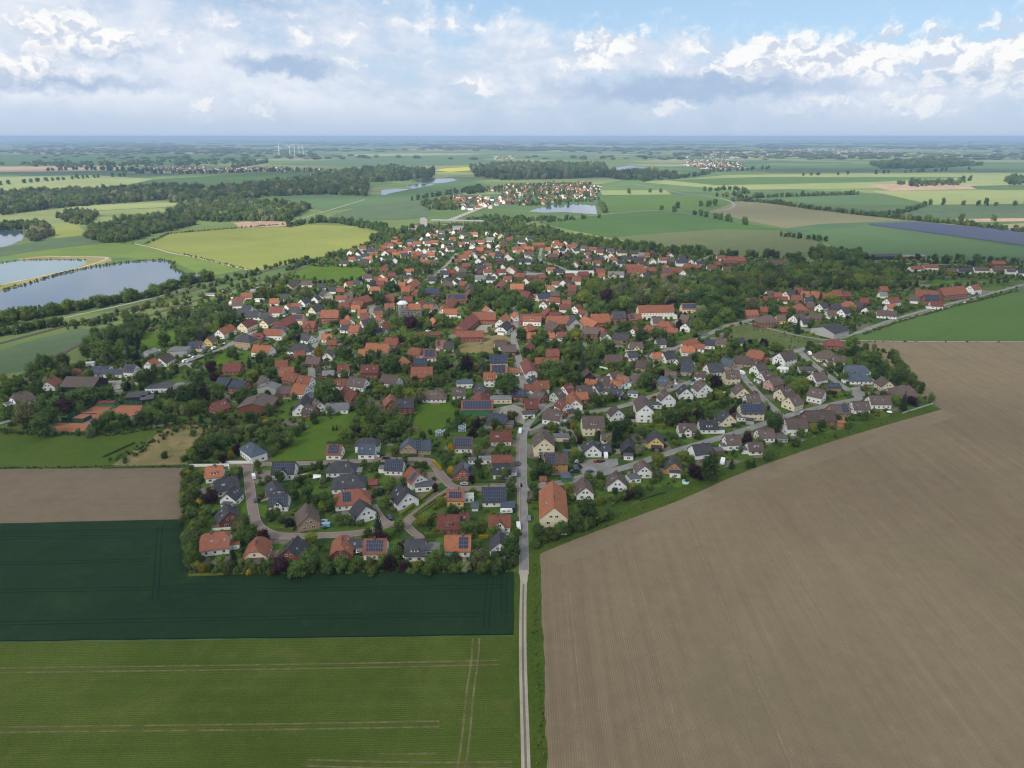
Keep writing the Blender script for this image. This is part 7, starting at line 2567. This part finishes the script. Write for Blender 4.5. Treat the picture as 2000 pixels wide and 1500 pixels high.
def wall_thing(pts, h, s, mat, desc, w=0.25):
    ps = [G(*cp(*s, *p)) for p in pts]
    c = sum(ps, Vector()) / len(ps)
    mb = MB()
    for a, b in zip(ps, ps[1:]):
        t = (b - a).normalized(); n_ = Vector((-t.y, t.x, 0)) * w/2
        A, B = a - c, b - c
        mb.add([tuple(A - n_), tuple(B - n_), tuple(B + n_), tuple(A + n_)] + [(q.x, q.y, h) for q in (A - n_, B - n_, B + n_, A + n_)], [(3,2,1,0),(4,5,6,7),(0,1,5,4),(1,2,6,5),(2,3,7,6),(3,0,4,7)])
    o = mb.build('garden_wall', mat); o.location = (c.x, c.y, 0)
    thing(o, desc, (c.x, c.y, 1), 'wall', 'garden walls')
for pts, h, s in [([(480,298),(800,298),(830,262)], 1.7, AC), ([(160,330),(470,328),(575,325)], 1.6, AC), ([(575,325),(578,385)], 1.6, AC), ([(1250,458),(1400,420)], 1.5, AC), ([(1060,510),(1130,570),(1240,662)], 1.5, KC), ([(1280,432),(1400,462)], 1.2, (1000,660,7.5)), ([(490,860),(850,870)], 1.2, (880,540,7.692)), ([(400,1000),(660,980)], 1.2, AC)]:
    wall_thing(pts, h, s, WALL['w'] if s is not None and pts[0][1] != 860 else WALL['b'], 'low white garden wall' if pts[0][1] != 860 else 'long low brick garden wall')
wall_thing([(1690,432),(1930,356)], 0.9, (1340,700,4.0), WALL['g'], 'low grey garden wall')

M_NET = simple('green_fence_mesh', (0.03, 0.075, 0.05), 0.1)
def tennis_fence(pts, s, h=2.6):
    ps = [G(*cp(*s, *p)) for p in pts]
    c = sum(ps, Vector()) / len(ps)
    r = empty('court_fence', (c.x, c.y, 0))
    for a, b in zip(ps, ps[1:]):
        t = (b - a).normalized(); n_ = Vector((-t.y, t.x, 0)) * 0.02
        A, B = a - c, b - c
        mb = MB(); mb.add([(q.x, q.y, 0.05) for q in (A - n_, B - n_, B + n_, A + n_)] + [(q.x, q.y, h) for q in (A - n_, B - n_, B + n_, A + n_)], [(3,2,1,0),(4,5,6,7),(0,1,5,4),(1,2,6,5),(2,3,7,6),(3,0,4,7)])
        mb.build('screen', M_NET, r)
        n = max(1, int((b - a).length / 4))
        for i in range(n + 1):
            q = A + (B - A) * (i / n)
            mb = MB(); mb.tube((q.x, q.y, 0), (q.x, q.y, h + 0.15), 0.06, 0.06, 6); mb.build('post', M_GREYM, r)
    thing(r, 'tall green tennis court fence', (c.x, c.y, 1), 'fence', 'court fences')
EC = (0, 640, 6.667)
for pts in ([(800,1215),(1090,1235),(1200,1180)], [(1570,985),(1850,1005)], [(880,1195),(1060,1110),(1245,1005)]): tennis_fence(pts, EC)
# net across the courts
for a, b in (((1030,1115),(1270,1130)), ((1480,1060),(1560,1000))):
    p, q = G(*cp(*EC, *a)), G(*cp(*EC, *b)); c = (p + q)/2; d = q - p; L = d.length
    r = empty('tennis_net', tuple(c), math.atan2(d.y, d.x))
    mb = MB(); mb.box(-L/2, L/2, -.02, .02, 0.1, 0.95); mb.build('net', M_FELT, r)
    mb = MB(); mb.box(-L/2, L/2, -.03, .03, 0.952, 1.02); mb.build('tape', M_WHITE, r)
    for s in (-1, 1):
        mb = MB(); mb.tube((s*L/2, 0, 0), (s*L/2, 0, 1.1), .05, .05, 6); mb.build('post', M_GREYM, r)
    thing(r, 'low tennis net on a clay court', tuple(c), 'net', 'tennis nets')

# ------------------------------------------------------------------ garden things
M_POOLW = water_mat('pool_water', (0.12, 0.50, 0.55))
def pool(x, y, r0):
    p = G(x, y); r = empty('swimming_pool', (p.x, p.y, 0))
    n = 20
    mb = MB()
    o = [(r0*math.cos(2*math.pi*k/n), r0*math.sin(2*math.pi*k/n)) for k in range(n)]; i_ = [(a*0.94, b*0.94) for a, b in o]
    V = [(a, b, 0) for a, b in o] + [(a, b, 1.15) for a, b in o] + [(a, b, 1.15) for a, b in i_] + [(a, b, 0.2) for a, b in i_]
    F = []
    for k in range(n):
        k2 = (k+1) % n
        F += [(k, k2, n+k2, n+k), (n+k, n+k2, 2*n+k2, 2*n+k), (2*n+k, 2*n+k2, 3*n+k2, 3*n+k)]
    mb.add(V, F); mb.build('rim', M_WHITE, r)
    mb = MB(); mb.add([(a*.95, b*.95, 1.0) for a, b in o], [tuple(range(n))]); mb.build('water', M_POOLW, r)
    thing(r, 'round turquoise garden pool', (p.x, p.y, 1), 'pool', 'garden pools')
for x, y, r0 in ((1224.5, 759, 2.0), (1339, 943, 1.8), (462, 628, 2.2), (1241, 776, 1.6)): pool(x, y, r0)
def parasol(x, y, col, desc, r0=1.6):
    p = G(x, y); r = empty('parasol', (p.x, p.y, 0))
    mb = MB(); n = 8
    mb.slab([(r0*math.cos(2*math.pi*k/n), r0*math.sin(2*math.pi*k/n), 2.1) for k in range(n)] + [(0, 0, 2.75)], [(k, (k+1) % n, n) for k in range(n)], 0.05)
    mb.build('canopy', col, r)
    mb = MB(); mb.tube((0, 0, 0.1), (0, 0, 2.72), 0.03, 0.03, 6); mb.build('pole', M_GREYM, r)
    mb = MB(); mb.tube((0, 0, 0), (0, 0, 0.1), 0.3, 0.28, 10); mb.build('base', M_GREYM, r)
    thing(r, desc, (p.x, p.y, 1), 'parasol', 'garden parasols')
M_RED = simple('red_cloth', (0.55, 0.03, 0.03), 0.06)
parasol(794, 1094, M_WHITE, 'white parasol'); parasol(877, 1090, simple('teal_cloth', (0.05, 0.36, 0.32), 0.05), 'teal parasol', 1.3)
parasol(519, 826, M_RED, 'red parasol', 2.0); parasol(1366, 717, M_RED, 'red parasol', 1.8); parasol(1415, 772, M_WHITE, 'white parasol'); parasol(1736, 810, M_WHITE, 'white parasol', 1.8)
parasol(836, 650, M_WHITE, 'white parasol', 2.4); parasol(850, 653, M_WHITE, 'white parasol', 2.0)
def sail(x, y, s=4.0):
    p = G(x, y); r = empty('shade_sail', (p.x, p.y, 0), 0.2)
    mb = MB(); mb.slab([(-s/2,-s/2,2.2),(s/2,-s/2,2.5),(s/2,s/2,2.2),(-s/2,s/2,2.6)], [(0,1,2,3)], 0.03); mb.build('cloth', M_WHITE, r)
    for a, b, z in ((-1,-1,2.3),(1,-1,2.6),(1,1,2.3),(-1,1,2.7)):
        mb = MB(); mb.tube((a*s/2, b*s/2, 0), (a*s/2, b*s/2, z), .05, .05, 6); mb.build('post', M_GREYM, r)
    thing(r, 'white shade sail on posts', (p.x, p.y, 1), 'sail', 'shade sails')
sail(620, 938); sail(1062, 1019, 2.5); sail(703, 1084, 3.0)
def trampoline(x, y):
    p = G(x, y); r = empty('trampoline', (p.x, p.y, 0)); n = 16
    mb = MB()
    o = [(1.8*math.cos(2*math.pi*k/n), 1.8*math.sin(2*math.pi*k/n)) for k in range(n)]
    mb.slab([(a, b, 0.85) for a, b in o], [tuple(range(n))], 0.08); mb.build('mat', M_FELT, r)
    for k in range(0, n, 4):
        mb = MB(); mb.tube((o[k][0], o[k][1], 0), (o[k][0], o[k][1], 2.3), .04, .04, 5); mb.build('post', M_GREYM, r)
    thing(r, 'round black trampoline', (p.x, p.y, 1), 'trampoline', 'trampolines')
for x, y in ((1166, 868), (372, 938), (1560, 852), (1017, 905)): trampoline(x, y) if x != 1017 else None
# log pile and stacked tank crates by the paddock
def logs():
    p = G(806, 840); r = empty('log_pile', (p.x, p.y, 0), 0.15)
    lm = MB(); lm.tube((-3.5, 0, 0), (3.5, 0, 0), 0.26, 0.24, 7); me = lm.mesh('log', [M_WOOD])
    for row in range(4):
        for k in range(7 - row):
            inst('log', me, r, (random.uniform(-.3, .3), (k - (6 - row)/2) * 0.52, 0.26 + row * 0.45))
    tag(r, 'pile of brown logs on the grass beside the paddock', 'log pile')
logs()
def tanks(x, y, nx, ny, nz, desc, rz):
    p = G(x, y)
    bm_ = MB(); bm_.box(-.5, .5, -.58, .58, 0.14, 1.12, 0)
    for u in (-.46, 0, .46): bm_.box(u-.05, u+.05, -.6, .6, 0, .13, 1)
    for z in (.3, .6, .9):
        bm_.box(-.53, .53, -.61, -.59, z, z+.03, 1); bm_.box(-.53, .53, .59, .61, z, z+.03, 1)
    me = bm_.mesh('tank_crate', [simple('milky_plastic_' + str(nx), (0.36, 0.42, 0.46), 0.1, rough=0.4), M_GREYM])
    ca, sa = math.cos(rz), math.sin(rz)
    for i in range(nx):
        for j in range(ny):
            for k in range(nz if (i + j) % 3 else max(1, nz - 1)):
                u, v = (i - nx/2) * 1.25, (j - ny/2) * 1.5
                o = bpy.data.objects.new('tank_crate', me); link(o)
                o.location = (p.x + u*ca - v*sa, p.y + u*sa + v*ca, k * 1.14 + 0.08); o.rotation_euler = (0, 0, rz + random.uniform(-.04, .04))
                lay = ['bottom', 'second', 'third'][k]
                tag(o, 'milky tank crate in the %s stack, %s row, %s column, %s layer' % (desc, ORD[j+1], ORD[i+1], lay), 'tank crate', desc + ' stack of tank crates')
tanks(862, 848, 5, 4, 2, 'left-hand', 0.12); tanks(905, 838, 4, 6, 2, 'right-hand', 0.05)
# garden ponds
ground_poly('pond', [(1000-60, 834), (944, 830), (956, 829), (962, 833), (954, 838), (942, 838)], M_WATER, 0.07)
ground_poly('pond', [(408,1112),(414,1107),(430,1106),(431,1111),(424,1119),(411,1119)], M_WATER, 0.07)

# flag masts by the car showroom, catenary masts along the railway
def mast(p, h, nm, desc, cat, arm=0.0):
    r = empty(nm, (p.x, p.y, 0), nearest_heading(p.x, p.y) + math.pi/2)
    mb = MB(); mb.tube((0, 0, 0), (0, 0, h), 0.14, 0.09, 6); mb.build('post', M_GREYM, r)
    if arm:
        mb = MB(); mb.tube((0, 0, h - 0.8), (arm, 0, h - 0.5), 0.05, 0.05, 5); mb.tube((0, 0, h - 2.2), (arm, 0, h - 0.6), 0.04, 0.04, 5); mb.build('arm', M_GREYM, r)
    thing(r, desc, (p.x, p.y, h/2), cat, 'masts')
    return r
for i, (x, y) in enumerate([(30,660),(90,645),(150,630),(215,612),(285,592),(355,572),(430,552),(510,531),(590,512),(670,492),(740,474)]):
    p = G(x, y); mast(p + Vector((0, 2.6, 0)), 8.0, 'catenary_mast', 'thin grey railway mast', 'mast', -2.8)
M_FLAGS = [simple('flag_red', (0.6, 0.04, 0.03), 0.05), simple('flag_dark', (0.02, 0.03, 0.09), 0.05), simple('flag_orange', (0.7, 0.16, 0.04), 0.05)]
for i, (x, y) in enumerate([(845,350),(862,345),(885,305)]):
    p = G(*cp(*FC, x, y + 20))
    r = mast(p, 7.0, 'flag_mast', 'tall %s flag on its mast' % ('red', 'dark blue', 'orange')[i], 'flag')
    mb = MB(); mb.box(0.1, 1.2, -0.02, 0.02, 3.4, 6.9); mb.build('flag', M_FLAGS[i], r)

# a cyclist on the main street
# ------------------------------------------------------------------ clouds that shade the land, high above the frame
def cloud_mat(seed):
    m = bpy.data.materials.new('cloud_vapour'); m.use_nodes = True
    nt = m.node_tree; nt.nodes.clear()
    t = nn(nt, 'ShaderNodeTexCoord'); sp = nn(nt, 'ShaderNodeSeparateXYZ')
    nt.links.new(t.outputs['Object'], sp.inputs[0])
    r2 = math_n(nt, 'ADD', math_n(nt, 'MULTIPLY', sp.outputs[0], sp.outputs[0]), math_n(nt, 'MULTIPLY', sp.outputs[1], sp.outputs[1]))
    r_ = math_n(nt, 'SQRT', r2)
    ofs = nn(nt, 'ShaderNodeVectorMath', operation='ADD'); ofs.inputs[1].default_value = (seed * 3.1, seed * 1.7, 0)
    nt.links.new(t.outputs['Object'], ofs.inputs[0])
    nz = noise(nt, ofs.outputs[0], 2.6, 5.0, 0.6)
    a = math_n(nt, 'SUBTRACT', 1.0, math_n(nt, 'MULTIPLY_ADD', math_n(nt, 'SUBTRACT', nz, 0.5), -0.75, r_))
    al = math_n(nt, 'MULTIPLY', sstep(nt, a, 0.0, 0.30), 0.47)
    d = nn(nt, 'ShaderNodeBsdfDiffuse'); d.inputs[0].default_value = (0.85, 0.86, 0.88, 1)
    tl = nn(nt, 'ShaderNodeBsdfTranslucent'); tl.inputs[0].default_value = (0.85, 0.86, 0.88, 1)
    mx = nn(nt, 'ShaderNodeMixShader'); mx.inputs[0].default_value = 0.30
    nt.links.new(d.outputs[0], mx.inputs[1]); nt.links.new(tl.outputs[0], mx.inputs[2])
    tp = nn(nt, 'ShaderNodeBsdfTransparent')
    m2 = nn(nt, 'ShaderNodeMixShader')
    nt.links.new(al, m2.inputs[0]); nt.links.new(tp.outputs[0], m2.inputs[1]); nt.links.new(mx.outputs[0], m2.inputs[2])
    o = nn(nt, 'ShaderNodeOutputMaterial'); nt.links.new(m2.outputs[0], o.inputs[0])
    return m
CLOUD_Z = 1500.0
def cloud(gx, gy, rx, ry, rz, seed):
    off = SUN_H * (CLOUD_Z / math.tan(SUN_EL))
    bm = bmesh.new()
    bmesh.ops.create_icosphere(bm, subdivisions=4, radius=1.0)
    for v in bm.verts:
        q = v.co
        f = 1 + 0.10 * math.sin(q.x*5 + seed) * math.sin(q.y*6 + seed*2) + 0.06 * math.sin(q.x*13 + q.y*11 + seed)
        v.co = Vector((q.x, q.y, q.z * f if q.z > 0 else q.z * 0.35))
    me = bpy.data.meshes.new('cloud'); bm.to_mesh(me); bm.free()
    me.materials.append(cloud_mat(seed))
    for p in me.polygons: p.use_smooth = True
    o = link(bpy.data.objects.new('cloud', me))
    o.location = (gx + off.x, gy + off.y, CLOUD_Z); o.scale = (rx, ry, 90.0); o.rotation_euler = (0, 0, rz)
    o['kind'] = 'structure'
CLOUDS = [(150, 180, 1500, 520, 0.0), (700, 960, 640, 330, 0.15), (30, 930, 300, 170, 0.1), (-760, 2350, 800, 260, 0.0), (650, 1720, 380, 110, 0.0), (1500, 1850, 420, 110, 0.1), (100, 3200, 900, 260, 0.0), (-1800, 3600, 1200, 420, 0.0), (1900, 3800, 1100, 350, 0.0), (-600, 1250, 200, 90, 0.2)]
for i, (gx, gy, rx, ry, rz) in enumerate(CLOUDS): cloud(gx, gy, rx, ry, rz, i + 1.0)

# ------------------------------------------------------------------ air
HAZE_DENS = 7.5e-5
hz = MB(); hz.box(-84000, 84000, -84000, 84000, -1.0, 176.0)
hm = bpy.data.materials.new('haze_air'); hm.use_nodes = True
hm.node_tree.nodes.clear()
pv = nn(hm.node_tree, 'ShaderNodeVolumePrincipled')
pv.inputs['Color'].default_value = (0.46, 0.64, 0.89, 1)
pv.inputs['Density'].default_value = HAZE_DENS
pv.inputs['Anisotropy'].default_value = 0.0
ho = nn(hm.node_tree, 'ShaderNodeOutputMaterial'); hm.node_tree.links.new(pv.outputs[0], ho.inputs['Volume'])
hobj = hz.build('haze', hm); hobj['kind'] = 'stuff'; hobj['label'] = 'thin blue haze over the plain'

write_labels()
